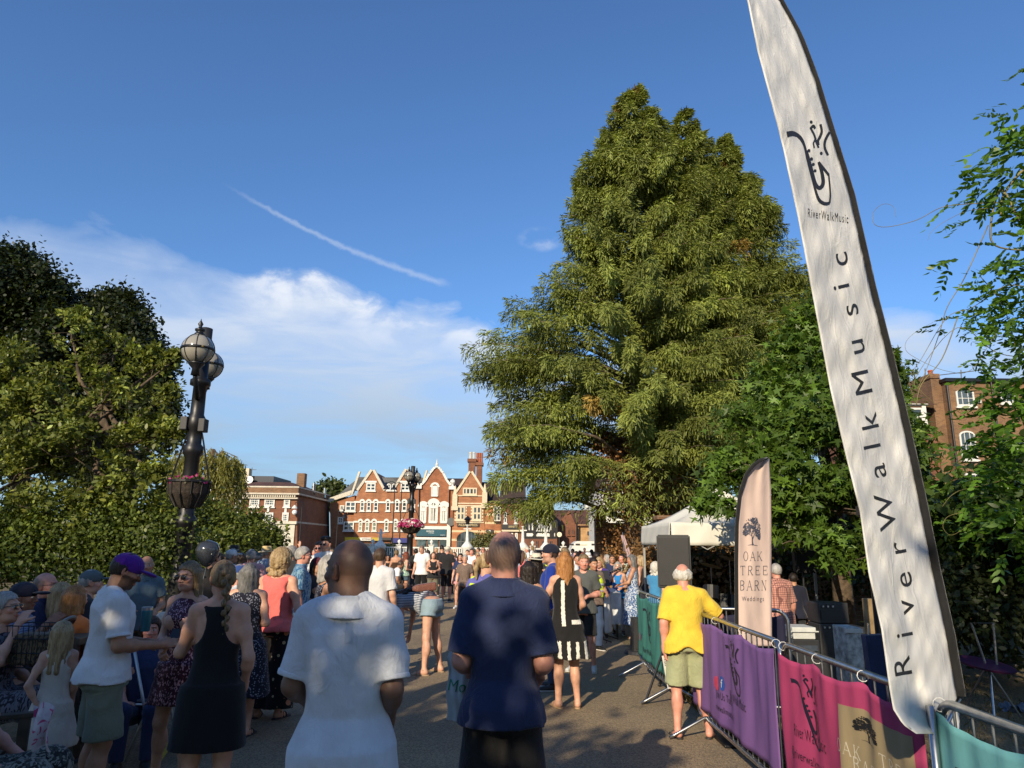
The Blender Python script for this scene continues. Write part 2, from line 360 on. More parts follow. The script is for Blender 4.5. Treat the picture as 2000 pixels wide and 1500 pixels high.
def lobes_tree(name, label, cat, base, trunk_h, lobes, n_cl, per, cl_r, L, Wd, shape, col, mkey, seed=1, droop=.3, v=.25, yel=.0,
               trunk_r=.2, up=.0, group=None, fill=.35, limbs=True, twig=.0, trunk_pts=None, sub=0):
    """lobes = [(centre, radii)...]; leaf clumps gather near the skin of each lobe"""
    r = np.random.default_rng(seed)
    t = thing(name, label, cat, base, group=group)
    base = np.asarray(base, float)
    lobes0 = lobes
    if sub:                                        # every bough carries a few separate leaf masses with gaps between
        L2 = []
        for c,rr in lobes:
            for i in range(sub):
                d = rnd_dir(r,1)[0]; d[1] -= .35; d = nrm(d); d[2] = abs(d[2]) if d[2] < -.6 else d[2]
                L2.append((np.asarray(c)+d*np.asarray(rr)*r.uniform(.55,.85), tuple(np.asarray(rr)*r.uniform(.26,.46))))
        lobes = L2
    vol = np.array([(q[1][0]*q[1][1]*q[1][2])**(2/3) for q in lobes]); vol /= vol.sum()
    cen = []; out = []; csc = []
    for (c, rr), f in zip(lobes, vol):
        k = max(2, int(n_cl*f)); d = rnd_dir(r, k); d[:,2] = np.where(d[:,2] < -.55, -d[:,2], d[:,2])
        q = 1-fill*r.random((k,1))**1.3; q *= 1+.12*np.clip(r.normal(size=(k,1)),-1.5,1.1)*(q > .85)
        cen.append(np.asarray(c)+d*np.asarray(rr)*q); out.append(d); csc.append(np.full(k,min(1.,.35+.9*np.mean(rr)/max(np.max(cl_r),.01)*.5)))
    cen = np.vstack(cen); out = np.vstack(out); k = len(cen); csc = np.concatenate(csc)
    tone = np.exp(r.normal(0,.22,k))
    n = k*per; ci = np.repeat(np.arange(k), per)
    if twig > 0:                                   # leaves along short twigs that stick out of the clump
        nt_ = 5; ti = r.integers(0, nt_, n); dirs = nrm(out[:,None,:]*1.1+r.normal(0,.7,(k,nt_,3))+[0,0,up]); tl_ = r.uniform(.35,1.35,(k,nt_))
        s = r.random(n)**.8
        dd = dirs[ci, ti]; s = s*tl_[ci,ti]; pos = cen[ci]+dd*(s*twig*csc[ci])[:,None]+r.normal(0,.018,(n,3)); pos[:,2] -= droop*twig*s**2
        ax = nrm(dd*.7+rnd_dir(r,n)*.9)
    else:
        pos = cen[ci]+r.normal(0,1,(n,3))*np.asarray(cl_r)*.5*csc[ci][:,None]
        ax = nrm(out[ci]*.8+rnd_dir(r,n)*.9+[0,0,-droop])
    nm = nrm(out[ci]*.7+rnd_dir(r,n)*.8+[0,0,.5])
    keep = pos[:,2] > .03; pos, ax, nm, ci = pos[keep], ax[keep], nm[keep], ci[keep]; n = len(pos)
    cl = shade(r, n, col, v, yel)*tone[ci][:,None]
    sc = np.exp(r.normal(0,.2,n))
    V, F, cc = leaves(pos, ax, nm, L*sc, Wd*sc, shape, cl, .25)
    mesh('crown', V, F, leafmat(mkey, (1,1,1)), t, col=np.clip(cc,0,1))
    mb = MB()
    top = base+[0,0,trunk_h]
    tp = trunk_pts if trunk_pts is not None else [base, base+[r.normal(0,.03),r.normal(0,.03),trunk_h*.5], top]
    mb.tube(tp, np.linspace(trunk_r*1.25, trunk_r*(.3 if trunk_pts is not None else .75), len(tp)), 10)
    if limbs:
        for c, rr in lobes0:
            c = np.asarray(c, float); st = np.asarray(tp[-1], float)-[0,0,trunk_h*.25*r.random()]
            mid = (st*.5+c*.5)+[r.normal(0,.15),r.normal(0,.15),-.1*np.linalg.norm(c-st)]
            mb.tube([st, mid, c], [trunk_r*.5, trunk_r*.33, trunk_r*.12], 7)
            for _ in range(6):
                e = c+rnd_dir(r,1)[0]*np.asarray(rr)*.85; m_ = (c+e)/2+r.normal(0,.08,3)*np.mean(rr)
                mb.tube([c, m_, e], [trunk_r*.14, trunk_r*.08, trunk_r*.03], 5)
    mb.build('trunk', BARK, t, smooth=True)
    return t
def conifer():
    r = np.random.default_rng(11); Y0 = 27.
    base = np.array([P(1235,1060,Y0)[0], Y0, 0])
    t = thing('conifer_tree', 'huge dark green conifer with drooping feathery sprays and twin tops behind the white gazebo', 'tree', base)
    # stems: apex pixel, depth, lean; outline half widths (left, right) by height in pixels of the photograph
    prof = {  # py: (left px, right px)
        165:(1240,1250), 200:(1205,1275), 240:(1170,1300), 290:(1172,1335), 340:(1118,1370), 400:(1108,1390), 430:(1100,1400), 480:(1078,1400),
        560:(1065,1420), 590:(990,1430), 640:(960,1440), 680:(915,1450), 730:(925,1470), 780:(968,1480), 830:(940,1490), 880:(940,1480),
        930:(955,1450), 980:(965,1440), 1005:(1010,1420)}
    prof2 = {215:(1335,1350), 250:(1300,1375), 300:(1270,1400), 350:(1240,1430), 430:(1230,1455), 500:(1220,1480), 600:(1210,1540), 700:(1200,1600), 800:(1200,1640), 880:(1200,1600), 960:(1230,1540)}
    prof3 = {262:(1412,1422), 300:(1385,1445), 350:(1370,1480), 420:(1360,1530), 480:(1350,1545), 560:(1340,1590), 640:(1330,1625), 720:(1330,1660), 800:(1330,1650), 880:(1340,1600)}
    PV,PA,PN,PC = [],[],[],[]; limbs = []
    def stem(prof, Y, n, depth_k, axis_px):
        ys = sorted(prof); zs, L, Rr = [], [], []
        for y in ys:
            l, q = prof[y]; pl, pr = P(l,y,Y), P(q,y,Y); zs.append((pl[2]+pr[2])/2); L.append(pl[0]); Rr.append(pr[0])
        zs, L, Rr = np.array(zs)[::-1], np.array(L)[::-1], np.array(Rr)[::-1]
        for i in range(n):
            f = r.random()**1.15; z = zs[0]+(zs[-1]-zs[0])*f
            phi = r.uniform(np.pi,2*np.pi) if r.random() < .62 else r.uniform(0,2*np.pi)
            if r.random() < .22: phi = r.choice([np.pi,0.])+r.normal(0,.22)
            l = np.interp(z,zs,L); q = np.interp(z,zs,Rr); cx = (l+q)/2; hw = (q-l)/2
            ax = min(max(P(axis_px,600,Y)[0], l+.3*hw), q-.3*hw)
            k = r.uniform(.62,1.09)*(1+.05*math.sin(5*phi+z*1.3)); rad = np.array([hw*k*math.cos(phi)+(cx-ax), min(hw*depth_k,6.5)*k*math.sin(phi), 0]); R0 = np.linalg.norm(rad)
            tip = np.array([ax,Y,z])+rad; o = np.array([ax,Y,max(z-.35*R0*(.3+.7*f)-.1,1.6)]); d = nrm(rad); up = .22*f*R0
            m = int(min(640,150+265*min(R0,2.2))); Lp = min(R0*.75, 2.6); w0 = min(.14+.20*R0, .52)
            s_ = r.random(m)**.8; sb = 1-Lp/max(R0,.3)*(1-s_) if R0 > .3 else s_
            path = lambda t: o+(tip-o)*t[:,None]+np.array([0,0,1.])*(np.sin(t*np.pi)*.10*R0)[:,None]
            pos = path(np.clip(sb,0,1.02)); side = np.array([-d[1],d[0],0]); ww = w0*(1.05-s_)*1.0+.07; u = r.uniform(-1,1,m)
            dr = r.random(m)**1.15*(.12+.62*min(R0,1.6)/1.6*(.35+.65*(1-np.abs(u))))
            pos = pos+side*(u*ww)[:,None]-np.array([0,0,1.])*(dr+.25*np.abs(u)**2*ww)[:,None]+r.normal(0,.03,(m,3))
            a_ = d*(.75-.9*dr)[:,None]+side*(u*.7)[:,None]+np.array([0,0,-1.])*(.15+1.5*dr)[:,None]+r.normal(0,.28,(m,3))
            tone = math.exp(r.normal(0,.22)); c = shade(r,m,(.175,.208,.042),.2,.15)*tone
            if r.random() < .008: c = c*[1.3,.75,.9]
            PV.append(pos); PA.append(a_); PN.append(d*.7+np.array([0,0,.55])+r.normal(0,.55,(m,3))); PC.append(c)
            if i % 3 == 0 and R0 > .6: t_ = np.array([0,.4,.8,1.]); limbs.append((path(t_), R0))
    stem(prof, Y0, 600, .9, 1240); stem(prof2, Y0+1.3, 370, .8, 1345); stem(prof3, Y0+2.2, 310, .75, 1420)
    pos, ax, nm, cl = [np.vstack(q) for q in (PV,PA,PN,PC)]; n = len(pos)
    ex = (((pos[:,2] < 4.4)&(pos[:,0] > P(1150,1000,Y0)[0]))|((pos[:,2] < 3.3)&(pos[:,0] > P(1078,1000,Y0)[0])))&(r.random(n) < .93); keep = ~ex; pos,ax,nm,cl = pos[keep],ax[keep],nm[keep],cl[keep]; n = len(pos)
    hl = r.uniform(.6,1.4,n)
    V, F, cc = leaves(pos, ax, nm, .150*hl, .040*hl, NEED, cl, .15)
    mesh('crown', V, F, leafmat('conifer_spray', (1,1,1), .25, .6), t, col=np.clip(cc,0,1))
    mb = MB()
    zt = P(1245,165,Y0)[2]
    tops = [(P(1245,180,Y0), base), (P(1345,235,Y0+1.5), base+[1.2,1,0]), (P(1418,280,Y0+2.5), base+[2.1,1.8,0])]
    for a, b in tops:
        mb.tube([b, b+(a-b)*.2+[r.normal(0,.1),0,0], b+(a-b)*.6, a], [.42,.34,.17,.03], 10)
    for pth,R0 in limbs: mb.tube(pth, [.03+.012*R0,.025+.006*R0,.016,.006], 5)
    mb.build('trunk', Mt('conifer_bark', (.16,.12,.085), .9, var=.45, vs=4, bump=.02, bs=8), t, smooth=True)
    # dead brown ivy wrapped round the stems
    k = 420; f = r.random(k); o = [tops[i][1] for i in r.integers(0,3,k)]
    c = np.array(o)+np.stack([r.normal(0,.55,k), r.normal(-.3,.5,k), r.uniform(.3,5.6,k)],1)
    c[:,0] += (r.random(k)-.5)*1.5*(c[:,2] > 3)
    ci = np.repeat(np.arange(k), 46); n = len(ci)
    pos = c[ci]+r.normal(0,.2,(n,3)); cl = shade(r, n, (.23,.115,.042), .35, .2)
    V, F, cc = leaves(pos, rnd_dir(r,n)+[0,0,-.8], rnd_dir(r,n)+[0,-.6,0], .085, .075, LF, cl, .3)
    mesh('dead_ivy', V, F, leafmat('dry_leaf', (1,1,1), .2, .8), t, col=np.clip(cc,0,1))
if 'T' not in DEV: conifer()
def LB(px, py, Y, rx, rz_, ry=None):
    return (P(px,py,Y), (rx, ry if ry else rx, rz_))
OLIVE = (.142,.175,.038)
if 'T' not in DEV:
    # front tree on the left: bright, twiggy
    L_ = [LB(140,650,11,.42,.35), LB(225,690,11.2,.45,.35), LB(300,720,11.2,.30,.3), LB(115,760,11,.5,.45), LB(20,720,10.8,.4,.45), LB(200,790,10.8,.6,.5), LB(60,820,10.6,.55,.5), LB(290,850,10.8,.45,.45), LB(140,890,10.4,.7,.5),
          LB(240,950,10.4,.6,.45), LB(30,930,10.4,.7,.55), LB(120,1010,10.3,.8,.4), LB(320,930,10.6,.25,.25), LB(-120,850,10.5,.9,1.2), LB(-80,1000,10.4,1.,.6), LB(330,770,11.2,.12,.12), LB(345,840,10.4,.12,.14), LB(280,1030,10.6,.5,.35), LB(345,700,11.2,.08,.06), LB(-20,780,10.8,.4,.5)]
    tb = np.array([P(240,1040,11)[0], 11.2, 0])
    tk = [tb, P(215,1020,11), P(235,920,11), P(250,860,11), P(200,790,11)]
    lobes_tree('fruit_tree', 'sunlit olive green tree with twiggy open crown beside the tall black lamp post', 'tree', tb, 2.6, L_, 560, 60, .3, .072, .036, LF, OLIVE, 'olive_leaf', 21, droop=.3, v=.3, yel=.5, trunk_r=.09, up=.3, twig=.46, trunk_pts=tk, fill=.95, sub=7)
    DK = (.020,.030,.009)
    L_ = [LB(-60,640,30,3.0,3.3), LB(50,610,30,1.7,2.2), LB(-80,840,30,4,4), LB(60,780,30,2.2,3),LB(20,560,31,1.9,1.4), LB(90,680,29,.9,2.0), LB(95,600,30,.7,1.0)]
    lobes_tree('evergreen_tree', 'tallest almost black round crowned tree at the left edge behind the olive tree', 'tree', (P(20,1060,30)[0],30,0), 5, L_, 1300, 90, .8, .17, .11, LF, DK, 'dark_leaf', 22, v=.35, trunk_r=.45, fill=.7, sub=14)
    L_ = [LB(215,650,32,1.9,1.7), LB(200,760,32,2.2,2.4), LB(290,760,31.5,1.0,2.2), LB(255,700,31,1.5,1.8), LB(290,870,31,1.1,2.2),LB(180,900,32,2.6,3), LB(225,610,32,1.2,.8)]
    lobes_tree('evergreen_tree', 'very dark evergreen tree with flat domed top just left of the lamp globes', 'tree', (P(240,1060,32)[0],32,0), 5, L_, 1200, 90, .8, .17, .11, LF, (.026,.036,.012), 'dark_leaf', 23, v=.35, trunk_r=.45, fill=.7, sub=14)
    # hedge behind the seated people
    L_ = [LB(px, 1085, 10.2+.1*(i%2), .6, .65, .6) for i, px in enumerate(range(-160, 330, 60))]
    lobes_tree('hedge', 'leafy green hedge behind the seated people at the left', 'hedge', (P(100,1100,10)[0],10.2,0), .9, L_, 620, 60, .26, .048, .034, LF, (.09,.125,.024), 'hedge_leaf', 24, v=.3, yel=.4, trunk_r=.05, fill=.5, limbs=False)
    L_ = [LB(px, py, 10.0, .45, .35, .3) for px, py in ((300,1110),(270,1080),(210,1120))]
    # weeping willow
    r = np.random.default_rng(25); wt = thing('willow_tree', 'pale yellow green weeping willow hanging behind the lamp post basket', 'tree', (P(400,1060,22)[0],22,0))
    k = 420; th = r.uniform(0,6.28,k); q = np.sqrt(r.random(k)); c0 = P(405,905,22)
    st = c0+np.stack([np.cos(th)*q*1.05, np.sin(th)*q*1.0, .35*(1-q**2)+r.normal(0,.1,k)],1); Ls = r.uniform(.5,2.4,k)
    nl = 26; s = np.tile(np.linspace(0,1,nl),k); ci = np.repeat(np.arange(k),nl); n = len(ci)
    pos = st[ci]+np.stack([np.cos(th)[ci]*.25*np.sqrt(s), np.sin(th)[ci]*.25*np.sqrt(s), -Ls[ci]*s],1)+r.normal(0,.03,(n,3))
    V, F, cc = leaves(pos, np.array([0,0,-1.])+r.normal(0,.4,(n,3)), rnd_dir(r,n)+[0,-.6,.2], .15, .032, DIA, shade(r,n,(.19,.19,.045),.22,.4))
    mesh('crown', V, F, leafmat('willow_leaf',(1,1,1),.35), wt, col=cc)
    mb = MB(); b0 = np.array(wt.location); mb.tube([b0, b0*.4+c0*.6-[0,0,.3], c0+[0,0,.2]], [.28,.2,.06], 8)
    for i in range(14):
        e = c0+[math.cos(i*.9)*.9, math.sin(i*.9)*.9, .2]; mb.tube([b0*.5+c0*.5, (c0+e)/2+[0,0,.3], e], [.07,.05,.02], 5)
    mb.build('trunk', BARK, wt)
    L_ = [LB(430,1045,18,.65,.55), LB(505,1058,18.3,.5,.35), LB(380,1020,18,.6,.7), LB(350,1060,17.5,.8,.8), LB(488,1022,18.4,.32,.25), LB(535,1062,18.4,.3,.25),LB(440,1080,17.6,1.,.5)]
    lobes_tree('riverside_bush', 'rounded mid green bush in front of the brick building with the dentil cornice', 'bush', (P(440,1090,18)[0],18,0), 1.2, L_, 520, 48, .3, .085, .05, LF, (.105,.135,.026), 'bush_leaf', 26, v=.3, yel=.4, trunk_r=.08, fill=.6)
    lobes_tree('garden_bush', 'pale leaved bush at the white railing in front of the round arched doorway', 'bush', (P(948,1090,58)[0],57,0), .8, [LB(945,1068,57,1.1,.9), LB(930,1074,57,.7,.6), LB(958,1060,57,.6,.7)], 110, 36, .3, .16, .09, LF, (.19,.19,.07), 'bush_leaf', 27, trunk_r=.05)
    lobes_tree('garden_bush', 'small low bush at the railing behind the woman in the brown strapless dress', 'bush', (P(757,1090,55)[0],55,0), .6, [LB(757,1080,55,.7,.6)], 50, 36, .25, .14, .08, LF, (.12,.15,.04), 'bush_leaf', 28, trunk_r=.04)
    lobes_tree('distant_tree', 'small dark tree top showing between the two left brick buildings', 'tree', (P(655,1050,115)[0],116,0), 6, [LB(643,972,115,2.4,2.4), LB(656,978,115,1.6,1.6)], 90, 40, 1., .5, .35, LF, (.07,.09,.025), 'bush_leaf', 29, trunk_r=.2)
    # star leaved tree over the gazebo
    GR = (.080,.140,.020)
    L_ = [LB(1600,700,13.5,.9,.9), LB(1560,800,13,1.1,.9), LB(1480,860,12.3,.8,.5), LB(1640,880,12.2,1.5,1.0), LB(1500,930,11.3,.75,.45), LB(1415,925,11.,.32,.22), LB(1395,990,10.8,.3,.15),
          LB(1735,970,12,.6,.5), LB(1790,1000,12,.6,.4), LB(1640,1000,11.4,1.1,.65), LB(1560,1060,11.2,.45,.3), LB(1655,1090,10.6,.5,.4), LB(1800,1020,11.5,.9,.5), LB(1880,1000,12,.8,.45), LB(1960,1010,12,.9,.5),LB(1820,1060,10.5,1.0,.5),LB(1920,1080,10,1.0,.5),LB(2030,1060,10,1.0,.7),
          LB(1610,620,13.5,.5,.5), LB(1738,700,12.6,.05,.06), LB(1752,775,12.3,.08,.08), LB(1690,760,13.4,.7,.8), LB(1545,1000,11.2,.5,.3),LB(1790,925,12.3,.2,.15),LB(1768,850,12.5,.06,.06),LB(1690,640,13.2,.2,.2)]
    lobes_tree('maple_tree', 'bright green tree with star shaped leaves overhanging the gazebo and the speakers', 'tree', (6.0,13.3,0), 3.0, L_, 1400, 24, .34, .10, .12, STAR, GR, 'star_leaf', 31, droop=.9, v=.28, yel=.3, trunk_r=.16, fill=.85, twig=.0, sub=6)
    L_ = [((5.6+.75*i,9.4+.5*(i%3),.75+.12*(i%2)),(.6,.5,.8)) for i in range(9)]
    lobes_tree('shade_fill_bush','added near black undergrowth standing in for deep shade behind the nearest barrier','bush',(8,9.6,0),.5,L_,420,44,.3,.09,.05,LF,(.030,.042,.014),'bush_leaf',53,trunk_r=.04,fill=.6,limbs=False)  # near black bush put in to deepen the shade of this corner
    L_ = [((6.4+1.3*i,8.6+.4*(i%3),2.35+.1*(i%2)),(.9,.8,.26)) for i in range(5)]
    lobes_tree('added_shade_canopy','low leafy canopy added to darken the corner at the right','tree',(9.5,8.6,0),1.9,L_,420,30,.4,.12,.09,LF,(.05,.08,.018),'bush_leaf',54,trunk_r=.12,fill=.8)  # foliage added overhead to keep skylight off the right corner
    # trees behind the camera: their shade falls over the near part of the path
    def QP(q, p, z): return np.array([q*.921+p*.389, -q*.389+p*.921, z])
    SL = (.06,.09,.02)
    def shader(label, q0, lobes, seed, ncl):
        b = QP(q0, -6.2, 0)
        lobes_tree('lime_tree', label, 'tree', b, 2.2, [(QP(q,-6.2+dp,z),(rr,rr,rz_)) for q,dp,z,rr,rz_ in lobes], ncl, 30, .6, .17, .13, LF, SL, 'bush_leaf', seed, trunk_r=.18, fill=.95)
    shader('leafy tree behind the viewer on the left that shades the seated group', -7.5, [(-10,.2,4.5,2.0,2.4),(-7.4,0,4.6,1.9,2.5),(-5.6,.3,4.1,1.4,2.1),(-12,0,4.2,2,2.2),(-4.6,.5,3.2,1.2,1.7)], 41, 1150)
    shader('low leafy tree behind the viewer that shades the foreground path', -2.6, [(-4.0,0,4.1,1.5,2.1),(-2.9,0,4.1,1.0,2.0),(-2.0,.2,3.5,.9,2.2),(-1.0,.2,3.3,1.0,2.0),(.3,0,2.9,1.1,1.8)], 42, 640)
    shader('tall leafy tree behind the viewer on the right that shades the stage side', 4.5, [(2.3,0,5.6,1.3,3.3),(2.9,0.4,3.0,1.3,2.5),(4.6,0,6.8,2.0,3.6),(7.2,0,7,2.3,3.6),(9.8,0,7,2.3,3.6),(5.5,.5,3.2,3,2.5),(3.1,0,3.,1.5,2),(8,0,3.4,2.6,2.6)], 43, 2300)
# ---------------- buildings ----------------
BRK = brickmat('orange_brick', (.37,.155,.070), (.29,.112,.048), (.33,.23,.15), bw=.45, bh=.15)
BRKS = brickmat('banded_brick', (.42,.17,.072), (.34,.125,.05), (.40,.26,.16), bw=.45, bh=.15, stripe=(1.02,.24,(.66,.50,.30)))
BRKD = brickmat('red_brown_brick', (.22,.085,.042), (.165,.062,.033), (.22,.14,.09), bw=.45, bh=.15)
BRKR = brickmat('brown_stock_brick', (.235,.125,.058), (.155,.078,.038), (.27,.20,.13), bw=.23, bh=.078)
SLATE = tilemat('slate_roof', (.16,.155,.14), (.12,.12,.115)); TILE = tilemat('clay_tile_roof', (.13,.055,.032), (.10,.045,.03))
DARKR = tilemat('dark_tile_roof', (.06,.035,.025), (.045,.03,.022)); STONE = Mt('pale_stone', (.56,.52,.42), .8, var=.15, vs=1.5)
NAVY = Mt('dark_navy_panel', (.012,.016,.03), .4); LEAD = Mt('lead_grey', (.10,.105,.10), .6); CURT = Mt('net_curtain', (.45,.43,.36), .9, var=.2, vs=3)
def outline(pts, Y): return [P(px,py,Y) for px,py in pts]
def wall(parent, pts, Y, depth, mat, name='wall', dy=0.):
    o = np.array(outline(pts, Y)); o[:,1] = Y+dy
    mb = MB(); mb.poly(o, (0,depth,0)); return mb.build(name, mat, parent)
def rect(mb, x0, z0, x1, z1, y, d=.06): mb.box((x0,y-d,z0),(x1,y,z1))
def win(parent, px0, py0, px1, py1, Y, nx=1, ny=2, fr=.07, bar=.04, arch=0., mat=None, glass=None, sill=True, name='window', surround=None, proud=.05, curtain=False):
    mat = mat or WHITE; c = (px0+px1)/2; a = P(px0,(py0+py1)/2,Y); b = P(px1,(py0+py1)/2,Y); t = P(c,py0,Y); u = P(c,py1,Y)
    x0,x1,z0,z1 = a[0],b[0],u[2],t[2]; w = x1-x0; zs = z1-arch*w*.5
    y = Y-proud; mb = MB(); n = 10
    def arc(r_in, dz=0.): return [((x0+x1)/2-(w/2-r_in)*math.cos(math.pi*i/n), zs+dz+(arch*w*.5-r_in*(arch > .3))*math.sin(math.pi*i/n)) for i in range(n+1)]
    rect(mb,x0,z0,x0+fr,zs,y,.08); rect(mb,x1-fr,z0,x1,zs,y,.08); rect(mb,x0+fr,z0,x1-fr,z0+fr*1.2,y,.08)
    if arch:
        oo = arc(0); ii = arc(fr)
        for i in range(n): mb.poly([(oo[i][0],y-.08,oo[i][1]),(oo[i+1][0],y-.08,oo[i+1][1]),(ii[i+1][0],y-.08,ii[i+1][1]),(ii[i][0],y-.08,ii[i][1])], (0,.08,0))
    else: rect(mb,x0+fr,z1-fr,x1-fr,z1,y,.08)
    for i in range(1,nx): xc = x0+w*i/nx; rect(mb,xc-bar/2,z0+fr,xc+bar/2,(z1 if arch else z1-fr)-(fr if arch else 0),y-.01,.05)
    for j in range(1,ny): zc = z0+(z1-z0)*j/ny; rect(mb,x0+fr,zc-bar/2,x1-fr,zc+bar/2,y-.013,.05)
    if sill: mb.box((x0-.08,y-.14,z0-.13),(x1+.08,y,z0-.004))
    f = mb.build(name, mat, parent)
    g = MB()
    pts = [(x0+.02,y-.02,z0+.02),(x1-.02,y-.02,z0+.02)]+([(p[0],y-.02,p[1]) for p in arc(.02)[::-1]] if arch else [(x1-.02,y-.02,z1-.02),(x0+.02,y-.02,z1-.02)])
    g.poly(pts, (0,.03,0)); g.build('pane', glass or GLASS, f)
    if curtain:
        q = MB(); rect(q,x0+fr,z0+fr,x0+w*.38,z1-w*.35,y-.025,.008); rect(q,x1-w*.3,z0+fr,x1-fr,z1-w*.35,y-.025,.008); q.build('curtain', CURT, f)
    return f
def bandarch(parent, wins, y_px, Y, mat, x0, x1, hw=3.0, name='string_course'):
    """pale course that jumps over arched windows: wins = list of (px0, px1, top py)"""
    mb = MB(); a, b = P(x0,y_px,Y), P(x1,y_px,Y); cur = a[0]; z = a[2]; h = .22
    for p0,p1,tp in wins:
        q0,q1,t = P(p0-2,y_px,Y)[0], P(p1+2,y_px,Y)[0], P((p0+p1)/2,tp,Y)[2]
        mb.box((cur,Y-.16,z-h/2),(q0,Y-.002,z+h/2)); n = 8; c = (q0+q1)/2; r = (q1-q0)/2
        rz = max(t-z+.42,.2); 
        for i in range(n):
            A0, A1 = math.pi*i/n, math.pi*(i+1)/n
            o = [(c-r*math.cos(A), z-h/2+rz*math.sin(A)) for A in (A0,A1)]; ii = [(c-(r-.20)*math.cos(A), z-h/2+(rz-.24)*math.sin(A)) for A in (A1,A0)]
            mb.poly([(x,Y-.16,zz) for x,zz in o+ii], (0,.158,0))
        cur = q1
    mb.box((cur,Y-.16,z-h/2),(b[0],Y-.002,z+h/2)); mb.build(name, mat, parent)
def text_mesh(s, size=1., extra=None):
    cu = bpy.data.curves.new('t','FONT'); cu.body = s; cu.size = size; cu.resolution_u = 4
    if extra: cu.space_character = extra
    o = bpy.data.objects.new('t', cu); C.link(o); dg = bpy.context.evaluated_depsgraph_get(); dg.update()
    me = bpy.data.meshes.new_from_object(o.evaluated_get(dg)); bm = bmesh.new(); bm.from_mesh(me)
    bmesh.ops.triangulate(bm, faces=bm.faces[:])
    V = np.array([v.co[:] for v in bm.verts]) if bm.verts else np.zeros((0,3)); Fc = [[v.index for v in f.verts] for f in bm.faces]; bm.free()
    bpy.data.objects.remove(o); bpy.data.meshes.remove(me); bpy.data.curves.remove(cu)
    return V[:,:2], Fc
def sign_text(parent, s, px0, py0, px1, py1, Y, mat, name='lettering', italic=0.):
    V, Fc = text_mesh(s); lo, hi = V.min(0), V.max(0); V = (V-lo)/(hi-lo)
    a, b = P(px0,py1,Y), P(px1,py0,Y)
    W3 = np.stack([a[0]+(V[:,0])*(b[0]-a[0]), np.full(len(V),Y), a[2]+V[:,1]*(b[2]-a[2])],1)
    return mesh(name, W3, Fc, mat, parent)
def bld(name, label, px, Y, group='buildings across the river', cat='building'):
    return thing(name, label, cat, (P(px,1075,Y)[0],Y,0), group=group)
def low(px, Y): # photograph row of the ground there
    return 1062+CH*1387/Y
# --- brick building with dentil cornice (left)
Y = 78.
t = bld('brick_building', 'flat fronted brick building with white dentil cornice and stone ground floor, left of the gap', 510, Y)
ZB = [(437,1100),(437,966),(580,966),(580,1100)]
def zy(pts, Y, z=0.):
    o = np.array(outline(pts,Y)); o[o[:,2] < 3, 2] = 0; return o
mb = MB(); mb.poly(zy(ZB,Y), (0,14,0)); mb.build('wall', BRKD, t)
x0, x1 = P(437,966,Y)[0], P(580,966,Y)[0]; zc = P(510,966,Y)[2]; zp = P(510,950,Y)[2]; zr = P(510,942,Y)[2]
mb = MB(); mb.box((x0-.3,Y-.55,zc),(x1+.4,Y+14.2,zc+.17)); mb.box((x0-.2,Y-.35,zc-.45),(x1+.2,Y-.003,zc-.3))
for i in range(34): xx = x0+(x1-x0)*(i+.5)/34; mb.box((xx-.07,Y-.42,zc-.28),(xx+.07,Y-.003,zc-.004))
mb.build('cornice', Mt('cream_paint',(.52,.46,.36),.6), t)
mb = MB(); mb.box((x0,Y+.1,zc+.175),(x1+.1,Y+13.8,zp-.1)); mb.build('parapet', BRKR, t)
mb = MB(); mb.box((x0-.05,Y+.05,zp-.097),(x1+.15,Y+13.9,zp+.05)); mb.build('coping', STONE, t)
mb = MB(); mb.add([(x0+.6,Y+1,zp+.06),(x1-.4,Y+1,zp+.06),(x1-.4,Y+13,zp+.06),(x0+.6,Y+13,zp+.06),(x0+2,Y+4,zr+.35),(x1-2,Y+4,zr+.35),(x1-2,Y+10,zr+.35),(x0+2,Y+10,zr+.35)],[(0,1,5,4),(1,2,6,5),(2,3,7,6),(3,0,4,7),(4,5,6,7)]); mb.build('roof', TILE, t)
zs = P(510,1023,Y)[2]
mb = MB(); mb.box((x0-.06,Y-.12,0),(x1+.06,Y-.003,zs)); mb.box((x1+.003,Y,0),(x1+.12,Y+14,zs)); mb.box((x0-.1,Y-.3,zs+.003),(x1+.25,Y-.004,zs+.3)); mb.box((x1+.004,Y-.3+.3,zs+.003),(x1+.25,Y+14,zs+.3)); mb.build('ground_floor', STONE, t)
for a,b in ((460,471),(488,507),(517,537),(555,567)): win(t,a,973,b,990,Y,4 if b-a > 15 else 3,4,fr=.14,bar=.05)
for a,b in ((457,469),(484.5,504),(514,534),(551.5,564)): win(t,a,1001,b,1021,Y,4 if b-a > 15 else 3,5,fr=.14,bar=.05,surround=1); 
mb = MB()
for c in (463,494,524,558): q = P(c,999,Y); mb = MB(); mb.box((q[0]-.12,Y-.12,q[2]-.3),(q[0]+.12,Y-.004,q[2]+.35)); mb.build('keystone', WHITE, t)
for yy,zz in ((84,7.2),(84,3.9),(89,7.0)):
    mb = MB(); mb.box((x1+.02,yy,zz),(x1+.1,yy+.9,zz+1.3)); w_ = mb.build('window', WHITE, t); mb = MB(); mb.box((x1+.1,yy+.12,zz+.12),(x1+.12,yy+.78,zz+1.18)); mb.build('pane', GLASS, w_)
for i,(yy,w2) in enumerate(((79.5,2.6),(84,3.2),(88.5,3.))):
    mb = MB(); mb.box((x1+.13,yy,.3),(x1+.2,yy+w2,2.9)); w_ = mb.build('shop_window', NAVY, t); 
    mb = MB(); mb.box((x1+.201,yy+w2*.48,.3),(x1+.24,yy+w2*.52,2.9)); mb.box((x1+.201,yy,2.3),(x1+.24,yy+w2,2.38)); mb.build('glazing_bar', STONE, w_)
